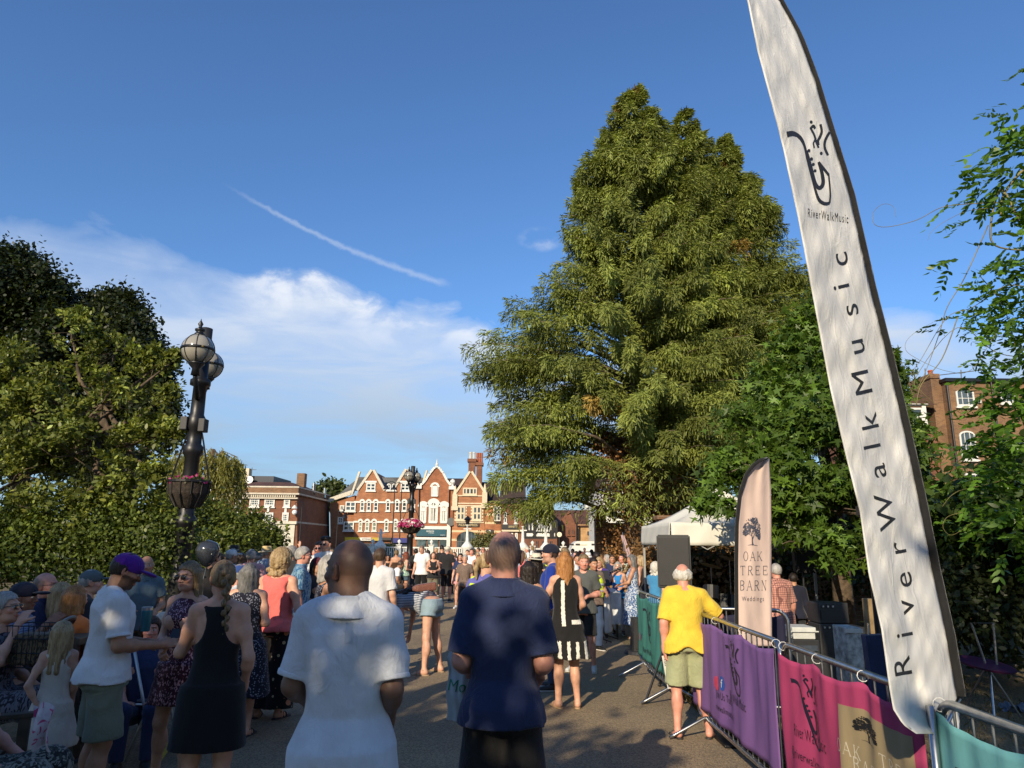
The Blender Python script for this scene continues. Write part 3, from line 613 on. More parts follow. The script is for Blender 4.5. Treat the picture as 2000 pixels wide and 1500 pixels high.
mb = MB(); q = P(578,1001,Y); mb.sphere(q-[0,.5,0],.28,10); mb.tube([q-[0,.5,0],q],.03); mb.build('wall_lamp', Mt('lamp_white',(.8,.8,.78),.3), t)
mb = MB(); mb.box((x0+6,Y+6,zr),(x0+6.9,Y+7,zr+1.6)); mb.build('chimney', BRKR, t)
# its neighbours
t = bld('brick_building', 'narrow brick building end half hidden by the willow, left of the dentil cornice', 420, 81)
x0, x1 = P(405,966,81)[0], P(436,966,81)[0]; z1 = P(420,955,81)[2]
mb = MB(); mb.box((x0,81,0),(x1,92,z1)); mb.build('wall', BRK, t); mb = MB(); mb.box((x0-.1,80.7,z1-.3),(x1+.1,80.99,z1)); mb.box((x0-.1,80.7,z1+.01),(x1+.1,92,z1+.2)); mb.build('cornice', WHITE, t)
win(t,409,966,420,974,81,2,2)
t = bld('flat_roofed_block', 'dark navy modern rooftop block rising behind the brick parapet', 490, 100)
for nm, (a,b,c,d), m in (('wall',(455,927,482,960),NAVY),('roof_unit',(482,930,535,960),NAVY),('plant_room',(400,934,456,960),LEAD)):
    q0, q1 = P(a,d,100), P(c,b,100); mb = MB(); mb.box((q0[0],100 if nm != 'plant_room' else 99,0),(q1[0]-.003,108,q1[2])); mb.build(nm, m, t)
mb = MB(); q = P(485,930,100); mb.box((q[0]-.4,99,q[2]-1),(q[0]+.4,99.9,q[2]+1)); mb.build('vent_box', CREAM, t)
mb = MB(); q = P(494,925,100); mb.tube([q-[0,.5,2.5],q+[0,-.5,.8]],.05,5); mb.tube([q+[-.6,-.5,.5],q+[.6,-.5,.5]],.04,5); mb.build('aerial', LEAD, t)
mb = MB(); q = P(492,939,100); mb.lathe(q-[0,.9,0], [(.05,0),(.5,.12),(.55,.2)], 14, (0,-1,.2)); mb.build('satellite_dish', WHITE, t)
# --- gabled orange terrace
Y = 90.
t = bld('gabled_terrace', 'long orange brick terrace with twin pointed gables and white arched window bands above the shops', 740, Y)
def flr(o): o = np.array(o); o[o[:,2] < 1.5,2] = 0; return o
pts = [(691,1100),(691,985),(700,959),(728,919),(749.5,959),(770,958),(795,917.5),(820,958),(820,1100)]
mb = MB(); mb.poly(flr(outline(pts,Y)), (0,9,0)); mb.build('wall', BRK, t)
mb = MB(); o = flr(outline([(643,1100),(643,983),(691.2,967),(691.2,1100)],Y)); o[:,1] += .4; mb.poly(o,(0,9,0)); mb.build('side_wing', BRK, t)
mb = MB(); a, b = P(641,981,Y), P(686,966,Y); mb.poly([a,b,b+[0,0,.55],a+[0,0,.5]],(0,.3,0)); a, b = P(703,921,Y), P(685,967,Y)
mb.poly([P(700,921,Y),P(704,921,Y),P(688,967,Y),P(684,967,Y)],(0,.4,0))
for g in ((700,959,728,919),(728,919,749.5,959),(770,958,795,917.5),(795,917.5,820,958)):
    a, b = P(g[0],g[1],Y), P(g[2],g[3],Y); d = nrm(b-a); n = np.array([-d[2],0,d[0]]); n = n if n[2] > 0 else -n
    mb.poly([a-[0,.15,0],b-[0,.15,0],b+n*.3-[0,.15,0],a+n*.3-[0,.15,0]],(0,.5,0))
mb.build('fascia', Mt('weathered_white', (.55,.50,.40), .7, var=.2), t)
mb = MB()
zt, ze = P(760,926,Y)[2], P(760,959,Y)[2]; x0, x1 = P(686,940,Y)[0], P(826,940,Y)[0]
mb.add([(x0,Y+.35,ze),(x1,Y+.35,ze),(x1,Y+4.5,zt),(x0,Y+4.5,zt),(x1,Y+9,ze),(x0,Y+9,ze)],[(0,1,2,3),(3,2,4,5)])
for c,top_ in (((700,749.5),(728,919)),((770,820),(795,917.5))):
    a, b, q = P(c[0],959,Y), P(c[1],959,Y), P(top_[0],top_[1],Y)
    mb.add([a+[0,.4,-.05],q+[0,.4,-.05],b+[0,.4,-.05],q+[0,4.6,-.3],a+[0,4.5,0],b+[0,4.5,0]],[(0,1,3,4),(1,2,5,3)])
a, b = P(645,981,Y), P(690,966,Y); mb.add([a+[0,.5,.2],b+[0,.5,.2],b+[-.3,4,2.4],a+[1.5,4,2.6]],[(0,1,2,3)])
mb.build('roof', SLATE, t)
GW = [(715.7,733.7),(783,800)]
for a,b in GW: win(t,a,943.7,b,958.7,Y,2,2,fr=.13,bar=.13)
for a,b in ((755.5,763.5),(765.5,774)): win(t,a,944.5,b,958,Y-.1,2,2,fr=.1,bar=.06,arch=1.)
R2 = [(703.7,712),(716.5,724.7),(730,738.7),(754,762),(772,780),(785.5,794.5),(803,811)]; R3 = [(700.7,708),(713.5,721.7),(726.7,735.7),(751,759),(769,777),(783,791),(801,809)]
for a,b in R2: win(t,a,980.5,b,998,Y,1,2,fr=.11,bar=.1,arch=.8)
for a,b in R3: win(t,a,1019.5,b,1037,Y,1,2,fr=.11,bar=.1,arch=.8, glass=glassmat('blind_glass',(.10,.12,.08)))
bandarch(t,[(a,b,979.5) for a,b in R2],980.5,Y,WHITE,692,820); bandarch(t,[(a,b,1018) for a,b in R3],1019,Y,WHITE,691,818)
for a,b in ((716,733),(783,800)):
    q0,q1 = P(a-3,941,Y),P(b+3,941,Y); mb = MB(); mb.box((q0[0],Y-.12,q0[2]-.12),(q1[0],Y-.004,q0[2]+.12)); mb.build('lintel', WHITE, t)
win(t,675,979.7,695,998.5,Y-.05,2,2,fr=.14,bar=.12); win(t,664,987,672.7,998,Y+.35,2,1,fr=.12,bar=.08); win(t,671,1018.7,691.5,1036.7,Y-.05,2,2,fr=.14,bar=.12); win(t,660.7,1010,670.5,1022,Y+.35,2,2,fr=.12,bar=.08)
YEL = Mt('yellow_sign',(.75,.52,.02),.5,var=.05); BLU = Mt('deep_blue_sign',(.012,.018,.16),.5); 
for nm,a,b,c,d,m in (('shop_sign',675,1049.5,703.5,1058,YEL),('shop_sign',704,1050,726.5,1056,WHITE),('shop_sign',727,1050,745,1056,Mt('ochre_sign',(.45,.32,.03),.6)),('shop_sign',745.5,1050,765,1055,BLACKP),('shop_awning',766,1051,796,1060,BLU)):
    q0,q1 = P(a,d,Y),P(c,b,Y); mb = MB(); mb.box((q0[0],Y-.5,q0[2]),(q1[0],Y-.003,q1[2])); s_ = mb.build(nm, m, t)
    if m is WHITE: sign_text(s_,'KUTCHENHAUS',707,1051.3,724.5,1055,Y-.51,BLACKM)
for a,b in ((662,674),(676,702),(704,726),(728,744),(746,764),(767,795)):
    q0,q1 = P(a,1075,Y),P(b,1060.5,Y); mb = MB(); mb.box((q0[0],Y-.1,.3),(q1[0],Y-.003,q1[2]-.02)); mb.build('shop_window', NAVY, t)
# --- dutch gabled house
Y = 89.5
t = bld('dutch_gabled_house', 'narrow brick house with curved white edged gable above a teal shop front', 848, Y)
cv = [(822,949),(827,946),(833,939),(838,930.5),(841.5,926),(842,924.5),(845,921.5),(848,917),(851,914.5),(853,914),(855,914.5),(858,917),(861,921.5),(864,924.5),(864.5,926),(867,931),(871,939),(876,945.5),(879,949)]
mb = MB(); mb.poly(flr(outline([(811,1100),(811,955)]+cv+[(884.5,951),(884.5,1100)],Y)),(0,9,0)); mb.build('wall', brickmat('deep_orange_brick',(.33,.118,.050),(.26,.09,.038),(.33,.22,.14),bw=.45,bh=.15), t)
mb = MB()
for p,q in zip(cv[:-1],cv[1:]):
    a, b = P(*p,Y), P(*q,Y); d = nrm(b-a); n = np.array([-d[2],0,d[0]]); mb.poly([a-[0,.2,0],b-[0,.2,0],b+n*.26-[0,.2,0],a+n*.26-[0,.2,0]],(0,.5,0))
q = P(853,913,Y); mb.lathe(q,[(.3,0),(.12,.15),(.22,.35),(.08,.6),(.02,1.1)],8)
q = P(884,950,Y); mb.box(q-[.45,.3,.4],q+[.45,.3,0]); mb.lathe(q,[(.2,0),(.14,.2),(.34,.5),(.3,.75),(.02,.95)],10)
q = P(817,949,Y); mb.box(q-[.45,.3,.35],q+[.45,.3,.05])
mb.build('gable_trim', WHITE, t)
def surround(px0,py0,px1,py1,wd,t,Y):
    a,b = P(px0,py1,Y),P(px1,py0,Y); w = b[0]-a[0]; zs = b[2]-w/2; c = (a[0]+b[0])/2; mb = MB(); n = 12
    for i in range(n):
        A0,A1 = math.pi*i/n, math.pi*(i+1)/n
        mb.poly([(c-(w/2+wd)*math.cos(A0),Y-.1,zs+(w/2+wd)*math.sin(A0)),(c-(w/2+wd)*math.cos(A1),Y-.1,zs+(w/2+wd)*math.sin(A1)),(c-w/2*math.cos(A1),Y-.1,zs+w/2*math.sin(A1)),(c-w/2*math.cos(A0),Y-.1,zs+w/2*math.sin(A0))],(0,.097,0))
    mb.box((a[0]-wd*.4,Y-.1,a[2]),(a[0]-.003,Y-.003,zs)); mb.box((b[0]+.003,Y-.1,a[2]),(b[0]+wd*.4,Y-.003,zs)); mb.build('window_surround', WHITE, t)
for a,b,tp in ((821.5,831,985.5),(839.5,853.5,980),(862,872,985.5)):
    surround(a,tp,b,1020,.42,t,Y); win(t,a,tp,b,1020,Y,2,1,fr=.14,bar=.14,arch=1.,curtain=True,proud=.03)
    q0,q1 = P(a,tp+8,Y),P(b,tp+8,Y); mb = MB(); mb.box((q0[0],Y-.15,q0[2]-.3),(q1[0],Y-.115,q0[2]+.05)); mb.build('transom', WHITE, t)
surround(843.5,946,855,969,.25,t,Y); win(t,844.5,949,854,968,Y,2,1,fr=.3,bar=.25,proud=.06)
q0,q1 = P(813,1047,Y),P(872,1030,Y); mb = MB(); mb.box((q0[0],Y-.35,q0[2]),(q1[0],Y-.003,q1[2])); s_ = mb.build('shop_sign', Mt('teal_sign',(.010,.075,.105),.4), t)
sign_text(s_,'BARKER',833,1036,848,1039,Y-.36,WHITE); sign_text(s_,'STONE',837,1040,847,1042,Y-.36,WHITE); sign_text(s_,'barkerstone',860,1044,869.5,1045.6,Y-.36,WHITE)
q0,q1 = P(811,1052,Y),P(878,1028,Y); mb = MB(); mb.box((q0[0],Y-.4,q1[2]-.38),(q1[0],Y-.004,q1[2])); mb.box((q0[0],Y-.3,q0[2]-.1),(P(873,1050,Y)[0],Y-.004,q0[2]+.18)); mb.box((P(873,1050,Y)[0],Y-.45,0),(P(880,1050,Y)[0],Y-.003,P(876,1024,Y)[2])); mb.build('shop_front', WHITE, t)
for a,b in ((814,832),(834,856),(858,872)):
    q0,q1 = P(a,1070,Y),P(b,1053.5,Y); mb = MB(); mb.box((q0[0],Y-.15,.4),(q1[0],Y-.003,q1[2])); mb.build('shop_window', glassmat('shop_glass',(.03,.05,.055)), t)
q = P(881,1019,Y-1); mb = MB(); mb.lathe(q,[(.05,-.08),(.5,-.08),(.5,.08),(.05,.08)],16,(0,1,0)); mb.tube([q,q+[0,1,0]],.05,5); mb.build('hanging_sign', LEAD, t)
mb = MB(); z0,z1 = P(848,949,Y)[2],P(848,927,Y)[2]; xa,xb,xc = P(818,940,Y)[0],P(935,940,Y)[0],P(914,926,Y)[0]
mb.add([(xa,Y+.6,z0),(xb,Y+.6,z0),(xc,Y+5,z1),(xa,Y+5,z1),(xb,Y+9,z0),(xa,Y+9,z0)],[(0,1,2,3),(3,2,4,5)]); mb.build('roof', DARKR, t)
mb = MB(); a = P(829,919,Y+.5); mb.poly([P(832,918.5,Y),P(835,918.5,Y),P(826,948,Y),P(822,949,Y)],(0,.5,0)); mb.build('verge', CREAM, t)
for px in (819.5,878.5): mb = MB(); mb.tube([P(px,950,Y)-[0,.15,0],P(px-(1 if px < 850 else 2),1028,Y)-[0,.15,0]],.07,6); mb.build('downpipe', BLACKM, t)
# --- striped gabled restaurant
Y = 88.
t = bld('striped_gable_building', 'orange brick building banded with pale stone, steep gable and a wide round arched doorway', 920, Y)
mb = MB(); mb.poly(flr(outline([(886,1100),(886,966),(890.5,965.5),(919.7,922),(946,964),(947,1100)],Y)),(0,10,0)); mb.build('wall', BRK, t)
mb = MB(); mb.poly(flr(outline([(947.2,1100),(947.2,984),(978,984),(978,1100)],Y)),(0,10,0)); mb.build('side_wall', BRKS, t)
mb = MB(); mb.box((P(883,1030,Y)[0],Y-.05,0),(P(946.8,1030,Y)[0],Y-.003,P(920,1029,Y)[2])); mb.build('banded_ground_floor', BRKS, t)
mb = MB()
for g in ((890.5,965.5,919.7,922),(919.7,922,946,964)):
    a,b = P(g[0],g[1],Y),P(g[2],g[3],Y); d = nrm(b-a); n = np.array([-d[2],0,d[0]]); mb.poly([a-[0,.15,0],b-[0,.15,0],b+n*.25-[0,.15,0],a+n*.25-[0,.15,0]],(0,.4,0))
for px,py in ((889,966),(947,962)):
    q = P(px,py,Y); mb.box(q-[.3,.3,1.4],q+[.3,.2,0]); mb.lathe(q,[(.3,0),(.05,1.1)],6); mb.box(q+[-.4,-.35,-1.9],q+[.4,.2,-1.41])
for py in (968,983,987.5,1020): q0,q1 = P(891,py,Y),P(945,py,Y); mb.box((q0[0],Y-.1,q0[2]-.07),(q1[0],Y-.004,q0[2]+.07))
mb.build('stone_trim', CREAM, t)
win(t,904,952.7,931.7,967,Y,4,1,fr=.16,bar=.16,mat=CREAM)
for a,b in ((892,908),(923.5,940)):
    q0,q1 = P(a-2,1018,Y),P(b+2,987.5,Y); mb = MB(); mb.box((q0[0],Y-.06,q0[2]),(q1[0],Y-.004,q1[2])); 
    for k in range(5): z = q0[2]+(q1[2]-q0[2])*(k+.1)/5; mb.box((q0[0]-.14,Y-.063,z),(q1[0]+.14,Y-.005,z+.22))
    mb.build('window_surround', CREAM, t); win(t,a,989,b,1016.5,Y-.06,2,2,fr=.16,bar=.2,mat=CREAM)
q0,q1 = P(893,1028.5,Y),P(935.7,1022,Y); mb = MB(); mb.box((q0[0],Y-.2,q0[2]),(q1[0],Y-.1,q1[2])); s_ = mb.build('sign_board', BLACKP, t); sign_text(s_,'PIZZA EXPRESS',896,1023.3,932.5,1027.3,Y-.21,Mt('gilt_letters',(.62,.48,.22),.5))
c = P(914,1064,Y); rr = P(936,1060,Y)[0]-c[0]; mb = MB(); n = 16; zc_ = P(914,1052,Y)[2]-.1; hh = P(914,1038,Y)[2]-zc_
mb.poly([(c[0]-rr,Y-.09,.2),(c[0]+rr,Y-.09,.2)]+[(c[0]+rr*math.cos(math.pi*i/n),Y-.09,zc_+hh*math.sin(math.pi*i/n)) for i in range(n+1)],(0,.03,0)); dr = mb.build('arched_door', GLASS, t)
mb = MB(); o_ = [(c[0]+rr*1.18*math.cos(math.pi*i/20),zc_+hh*1.22*math.sin(math.pi*i/20)) for i in range(21)]; i_ = [(c[0]+rr*1.02*math.cos(math.pi*i/20),zc_+hh*1.02*math.sin(math.pi*i/20)) for i in range(21)]
for i in range(20): mb.poly([(x,Y-.14-.003*(i%2),z) for x,z in (o_[i],o_[i+1],i_[i+1],i_[i])],(0,.08,0))
mb.build('stone_arch', BRKS, t)
mb = MB()
for f in (-.62,-.33,0,.33,.62): mb.box((c[0]+rr*f-.035,Y-.13,.2),(c[0]+rr*f+.035,Y-.092,zc_+hh*math.sqrt(1-f*f)-.03))
mb.box((c[0]-rr,Y-.135,zc_-.3),(c[0]+rr,Y-.095,zc_-.22)); mb.build('glazing_bar', LEAD, dr)
q = P(956.5,1037.5,Y); mb = MB(); mb.box(q-[.42,.25,.2],q+[.42,-.1,.2]); s_ = mb.build('small_sign', BLACKP, t); mb = MB(); mb.lathe(q-[0,.26,0],[(.09,0),(.13,0),(.13,.02),(.09,.02)],16,(0,-1,0)); mb.build('round_emblem', WHITE, s_)
q = P(957,1052,Y); mb = MB(); mb.lathe(q-[0,.2,0],[(.01,-.1),(.4,-.1),(.4,.1),(.01,.1)],16,(0,-1,0)); mb.build('plaque', Mt('ochre_plaque',(.5,.33,.08),.6), t)
q0,q1 = P(964,1018,Y),P(978,990,Y); mb = MB(); mb.box((q0[0],Y-.7,q0[2]),(q1[0],Y-.003,q1[2])); mb.build('bay', WHITE, t)
for k in range(2):
    for j in range(4): a = P(965.2+k*6.4,1015-j*6.4,Y-.75); mb = MB(); mb.box(a,a+[.26,.03,.32]); mb.build('pane', NAVY, t)
for (a,b,c_,d),n in (((913,896,929.5,930),2),((928.5,903,943,934),3)):
    q0,q1 = P(a,d,Y+3),P(c_,b,Y+3); mb = MB(); mb.box((q0[0]+.1,Y+3,q0[2]-2),(q1[0]-.1,Y+4.4,q1[2]-.4)); mb.box((q0[0]-.05,Y+2.85,q1[2]-.397),(q1[0]+.05,Y+4.55,q1[2])); ch = mb.build('chimney', BRKD, t)
    for i in range(n): x = q0[0]+(q1[0]-q0[0])*(i+.6)/(n+.2); mb = MB(); mb.lathe((x,Y+3.7,q1[2]),[(.16,0),(.13,.7),(.17,.75),(.14,.95 if n == 2 else 1.3)],8); mb.build('chimney_pot', CREAM if n == 2 else Mt('terracotta',(.32,.10,.05),.8), ch)
mb = MB(); ze = P(890,965,Y)[2]; za = P(919.7,922,Y)[2]; xa,xb,xc = P(889,965,Y)[0],P(948,965,Y)[0],P(919.7,922,Y)[0]
mb.add([(xa,Y+.3,ze),(xc,Y+.3,za-.05),(xb,Y+.3,ze),(xa,Y+10,ze),(xc,Y+10,za-.05),(xb,Y+10,ze)],[(0,1,4,3),(1,2,5,4)])
z2 = P(960,984,Y)[2]; mb.add([(P(944,965,Y)[0],Y+1,z2),(P(980,984,Y)[0],Y+.1,z2),(P(966,935,Y)[0],Y+5,P(966,935,Y)[2]),(P(925,935,Y)[0],Y+5,P(966,935,Y)[2])],[(0,1,2,3)])
mb.build('roof', DARKR, t)
# --- dark brick pub with a sign
Y = 84.
t = bld('corner_pub', 'dark red brick corner pub with a black name board, beside the timbered house', 998, Y)
mb = MB(); q0,q1 = P(979,1000,Y),P(1024,984,Y); mb.box((q0[0],Y,0),(q1[0],Y+9,q1[2])); mb.build('wall', BRKD, t)
mb = MB(); mb.add([(q0[0]-.2,Y-.2,q1[2]),(q1[0]+.2,Y-.2,q1[2]),(q1[0]+.2,Y+4,q1[2]+3),(q0[0]-.2,Y+4,q1[2]+3),(q1[0]+.2,Y+9,q1[2]),(q0[0]-.2,Y+9,q1[2])],[(0,1,2,3),(3,2,4,5)]); mb.build('roof', DARKR, t)
for a,b in ((984,990),(1005,1011)): win(t,a,1000,b,1022,Y,1,2,fr=.1,bar=.08)
q0,q1 = P(980,1033,Y),P(1012,1025,Y); mb = MB(); mb.box((q0[0],Y-.3,q0[2]),(q1[0],Y-.1,q1[2])); s_ = mb.build('sign_board', BLACKP, t); sign_text(s_,'BARNETTS',993.5,1026.5,1010.5,1030.5,Y-.31,Mt('gilt_letters',(.62,.48,.22),.5))
mb = MB(); mb.box((q0[0],Y-.35,q0[2]-.3),(q1[0]+.5,Y-.004,q0[2]-.1)); mb.build('cornice', CREAM, t)
for a,b in ((983,989),(995,1002),(1006,1011)): win(t,a,1041,b,1060,Y,1,2,fr=.12,bar=.08)
# --- half timbered house
Y = 82.
t = bld('half_timbered_house', 'black and white half timbered house with a pointed gable under the hanging conifer branches', 1060, Y)
mb = MB(); mb.poly(outline([(1024,1060),(1024,1018),(1044,1018),(1044,990),(1062,968),(1078,990),(1078,1018),(1087,1018),(1087,1060)],Y),(0,8,0)); mb.build('plaster_wall', Mt('white_plaster',(.74,.73,.68),.8,var=.08), t)
mb = MB(); mb.box((P(1024,1050,Y)[0],Y-.1,0),(P(1088,1050,Y)[0],Y+8,P(1050,1050.2,Y)[2])); mb.build('brick_base', BRKD, t)
mb = MB()
def beam(a,b,w=.13,dy=0.):
    a,b = P(*a,Y),P(*b,Y); d = nrm(b-a); n = np.array([-d[2],0,d[0]]); mb.poly([a+n*w+[0,-.09-dy,0],b+n*w+[0,-.09-dy,0],b-n*w+[0,-.09-dy,0],a-n*w+[0,-.09-dy,0]],(0,.085+dy,0))
for i,(a,b) in enumerate((((1044,990),(1062,968)),((1062,968),(1079,991)),((1042,993),(1080,993)),((1042,1013),(1080,1013)),((1024,1038),(1087,1038)),((1024,1050),(1087,1050)),((1024,1018),(1043,1018)),((1079,1018),(1087,1018)),
            ((1062,970),(1062,992)),((1053,980),(1053,992)),((1070,980),(1070,992)),((1044,992),(1044,1050)),((1079,992),(1079,1050)),((1025,1018),(1025,1050)),((1086.5,1018),(1086.5,1050)),((1052,994),(1052,1012)),((1071,994),(1071,1012)))): beam(a,b,.14,.004*i)
for k,px in enumerate((1030,1036,1048,1083)): beam((px,1018),(px,1038),.09,.07+.004*k)
for k,(a,b) in enumerate((((1040,1039),(1047,1049)),((1047,1039),(1040,1049)),((1072,1039),(1079,1049)),((1079,1039),(1072,1049)))): beam(a,b,.08,.09+.004*k)
mb.build('timber_frame', Mt('black_timber',(.015,.013,.012),.7), t)
win(t,1053.5,996,1069.5,1011,Y-.1,3,2,fr=.08,bar=.06); 
for a,b in ((1048.5,1055),(1057,1064),(1066,1072)): win(t,a,1016,b,1036,Y-.1,2,1,fr=.08,bar=.06)
for a,b in ((1046,1051),(1058,1066),(1073,1078)): win(t,a,1056,b,1072,Y-.1,1,2,fr=.08,bar=.06,mat=Mt('brown_paint',(.15,.06,.04),.6))
mb = MB(); a,b,q = P(1041,993,Y),P(1082,993,Y),P(1062,966,Y); mb.add([a+[0,-.5,0],q+[0,-.5,0],b+[0,-.5,0],a+[0,8,0],q+[0,8,0],b+[0,8,0]],[(0,1,4,3),(1,2,5,4)])
a,b = P(1024,1017,Y),P(1044,1017,Y); mb.add([a+[-.2,-.3,0],b+[0,-.3,0],b+[0,3,2.6],a+[-.2,3,2.6]],[(0,1,2,3)]); mb.build('roof', DARKR, t)
q = P(1092.5,1044,Y-.5); st = thing('clock_sign','round cream clock face on a black post in front of the dark brick wing','clock',(q[0],Y-.5,0))
mb = MB(); mb.tube([(q[0],Y-.3,0),q+[0,.2,-.1]],.09,8); mb.build('post', BLACKM, st); mb = MB(); mb.lathe(q,[(.01,-.06),(.27,-.06),(.27,.06),(.01,.06)],20,(0,1,0)); mb.build('clock_face', Mt('cream_face',(.75,.68,.48),.5), st)
# --- long brown roofed building
Y = 86.
t = bld('brown_roofed_building', 'long low building with a steep brown tiled roof, behind the white van', 1130, Y)
mb = MB(); mb.box((P(1088,1040,Y)[0],Y,0),(P(1127,1040,Y)[0],Y+10,P(1100,1028,Y)[2])); mb.build('wall', BRKD, t)
mb = MB(); mb.poly(flr(outline([(1096,1100),(1096,1015),(1111,998),(1127,1028),(1127.5,1100)],Y-.3)),(0,.28,0)); mb.build('gable_end', BRKD, t)
mb = MB(); a = P(1127.6,1029,Y); b = P(1240,1029,Y); mb.box((a[0],Y+.5,0),(b[0],Y+10,a[2]+.3)); mb.build('side_wall', brickmat('buff_brick',(.50,.30,.13),(.42,.24,.10),(.45,.33,.2),bw=.45,bh=.15), t)
mb = MB(); a,b,c_,d = P(1072,1028,Y),P(1246,1028,Y),P(1246,992,Y),P(1078,992,Y); mb.add([a+[0,.2,0],b+[0,.2,0],c_+[0,5.5,0],d+[0,5.5,0],b+[0,11,0],a+[0,11,0]],[(0,1,2,3),(3,2,4,5)]); mb.build('roof', TILE, t)
for a,b in ((1108,1112),(1117,1121)): win(t,a,1034,b,1045,Y-.3,1,1,fr=.08,mat=BRKD)
win(t,1147,1038,1152,1045,Y+.5,1,1,fr=.08,mat=NAVY,sill=False)
mb = MB(); mb.tube([P(1126,1020,Y)-[0,.5,0],P(1126,1085,Y)-[0,.5,0]],.1,6); mb.build('downpipe', BLACKM, t)
q0,q1 = P(1150,1000,Y+8),P(1171,977,Y+8); t = bld('white_rooftop_tower','plain white box tower rising behind the brown roof',1160,Y+14); mb = MB(); mb.box((q0[0],Y+12,0),(q1[0],Y+16,q1[2]),.05); mb.build('wall', WHITE, t); mb = MB(); mb.box((q0[0]-.1,Y+11.9,q1[2]+.003),(q1[0]+.1,Y+16.1,q1[2]+.25)); mb.build('roof', LEAD, t)
# white boarded house behind the conifer trunk
Y = 46.
t = bld('white_boarded_house','white weatherboarded house glimpsed between the conifer trunks',1225,Y)
mb = MB(); q0,q1 = P(1178,1100,Y),P(1400,955,Y); mb.box((q0[0],Y,0),(q1[0],Y+8,q1[2])); mb.build('wall', WHITE, t)
mb = MB()
for i in range(22): z = .3+i*.28; mb.box((q0[0]+.01,Y-.02,z),(q1[0]-.01,Y-.001,z+.03))  # grey strips painted in as the shade between the boards
mb.build('board_shade_strips', Mt('board_shadow_paint',(.45,.45,.42),.8), t)
for px in (1188,1222,1262,1300): win(t,px,975,px+16,1004,Y,2,3,fr=.06,bar=.04,mat=BLACKM)
mb = MB(); mb.add([(q0[0]-.4,Y-.4,q1[2]),(q1[0]+.4,Y-.4,q1[2]),(q1[0]+.4,Y+4,q1[2]+2.5),(q0[0]-.4,Y+4,q1[2]+2.5),(q1[0]+.4,Y+8.4,q1[2]),(q0[0]-.4,Y+8.4,q1[2])],[(0,1,2,3),(3,2,4,5)]); mb.build('roof', DARKR, t)
# brick pier, wall and gate near the conifer
Y = 29.
WALLB = brickmat('old_wall_brick',(.26,.145,.075),(.17,.09,.05),(.30,.22,.15),bw=.23,bh=.085)
t = thing('brick_gate_pier','rough brown brick pier with a rounded top beside the wooden gate','gate pier',(P(1170,1100,Y)[0],Y,0))
mb = MB(); a,b = P(1163,1020,Y),P(1184,1013,Y); mb.box((a[0],Y,0),(b[0],Y+.5,b[2])); n = 8; c_ = (a[0]+b[0])/2; r0 = (b[0]-a[0])/2
mb.poly([(c_+r0*math.cos(math.pi*i/n),Y,b[2]+.003+.28*math.sin(math.pi*i/n)) for i in range(n+1)],(0,.5,0)); mb.build('pier', WALLB, t)
t = thing('garden_wall','tall old brick wall running behind the conifer and the stage','wall',(P(1300,1100,Y)[0],Y+.6,0))
mb = MB(); mb.box((b[0]+.01,Y+.1,0),(P(1232,1100,Y)[0],Y+.4,P(1200,1021,Y)[2])); mb.box((P(1232,1100,Y)[0]+.003,Y+.1,0),(P(2050,1100,Y)[0],Y+.45,P(1500,1030,Y)[2])); mb.build('wall', WALLB, t)
t = thing('wooden_gate','pale vertical board gate set in the old brick wall','gate',(P(1200,1100,Y)[0],Y-.1,0))
mb = MB(); a,b = P(1183,1100,Y),P(1217,1066,Y)
for i in range(6): x = a[0]+(b[0]-a[0])*i/6; mb.box((x,Y-.12,0),(x+(b[0]-a[0])/6-.012,Y-.06,b[2]+.02*math.sin(i*2.1)))
mb.build('boards', WOOD, t); mb = MB(); mb.box((a[0],Y-.058,.4),(b[0],Y-.01,.52)); mb.box((a[0],Y-.058,1.3),(b[0],Y-.01,1.42)); mb.build('rail', WOOD, t)
# --- right side: tall brown stock brick house
Y = 45.
t = thing('brown_brick_house','tall brown brick house with white sash windows and black downpipes at the right','building',(P(1920,1070,Y)[0],Y,0))
x0 = P(1847,745,Y)[0]; zt = P(1850,746,Y)[2]
mb = MB(); mb.box((x0,Y,0),(x0+14,Y+10,zt)); mb.build('wall', BRKR, t)
mb = MB(); mb.box((x0-.15,Y-.25,zt+.003),(x0+14.2,Y+10.2,zt+.22)); mb.build('gutter', BLACKM, t)
def rw(px0,py0,px1,py1,**k): win(t,px0,py0,px1,py1,Y,3,2,fr=.1,bar=.035,**k)
rw(1866,763,1901,794,arch=.18); rw(1952,760,1986,788,arch=.18); rw(1874,842,1905,898,arch=.6); rw(1963,858,2003,897); rw(1885,925,1915,960); rw(1990,925,2020,965)
for a,b in (((1847,750),(1863,1060)),((1931,733),(1946,1050))): mb = MB(); mb.tube([P(*a,Y)-[0,.12,0],(P(*a,Y)[0],Y-.12,1)],.07,8); mb.build('downpipe', BLACKM, t)
mb = MB(); a,b = P(1829,760,Y),P(1848,727,Y); mb.box((a[0],Y+.5,0),(x0-.003,Y+3,b[2]-.3)); mb.box((a[0]-.08,Y+.42,b[2]-.297),(b[0]-.2,Y+3.1,b[2])); ch = mb.build('chimney', BRKR, t)
mb = MB(); mb.lathe((P(1838,720,Y)[0],Y+1.2,b[2]),[(.17,0),(.14,.3),(.18,.34),(.14,.42)],12); mb.build('chimney_pot', Mt('terracotta_red',(.38,.08,.04),.8), ch)
for i,px in enumerate((1842,1915)): q = P(px,740,Y); mb = MB(); mb.tube([q+[0,2,-.3],q+[.1,2,1.2-.1*i]],.035,5); mb.build('roof_pole', LEAD, t)
mb = MB(); mb.tube([P(1842,722,Y)+[0,2,0],P(2010,702,Y)+[0,2,0]],.03,5); mb.build('roof_rail', LEAD, t)
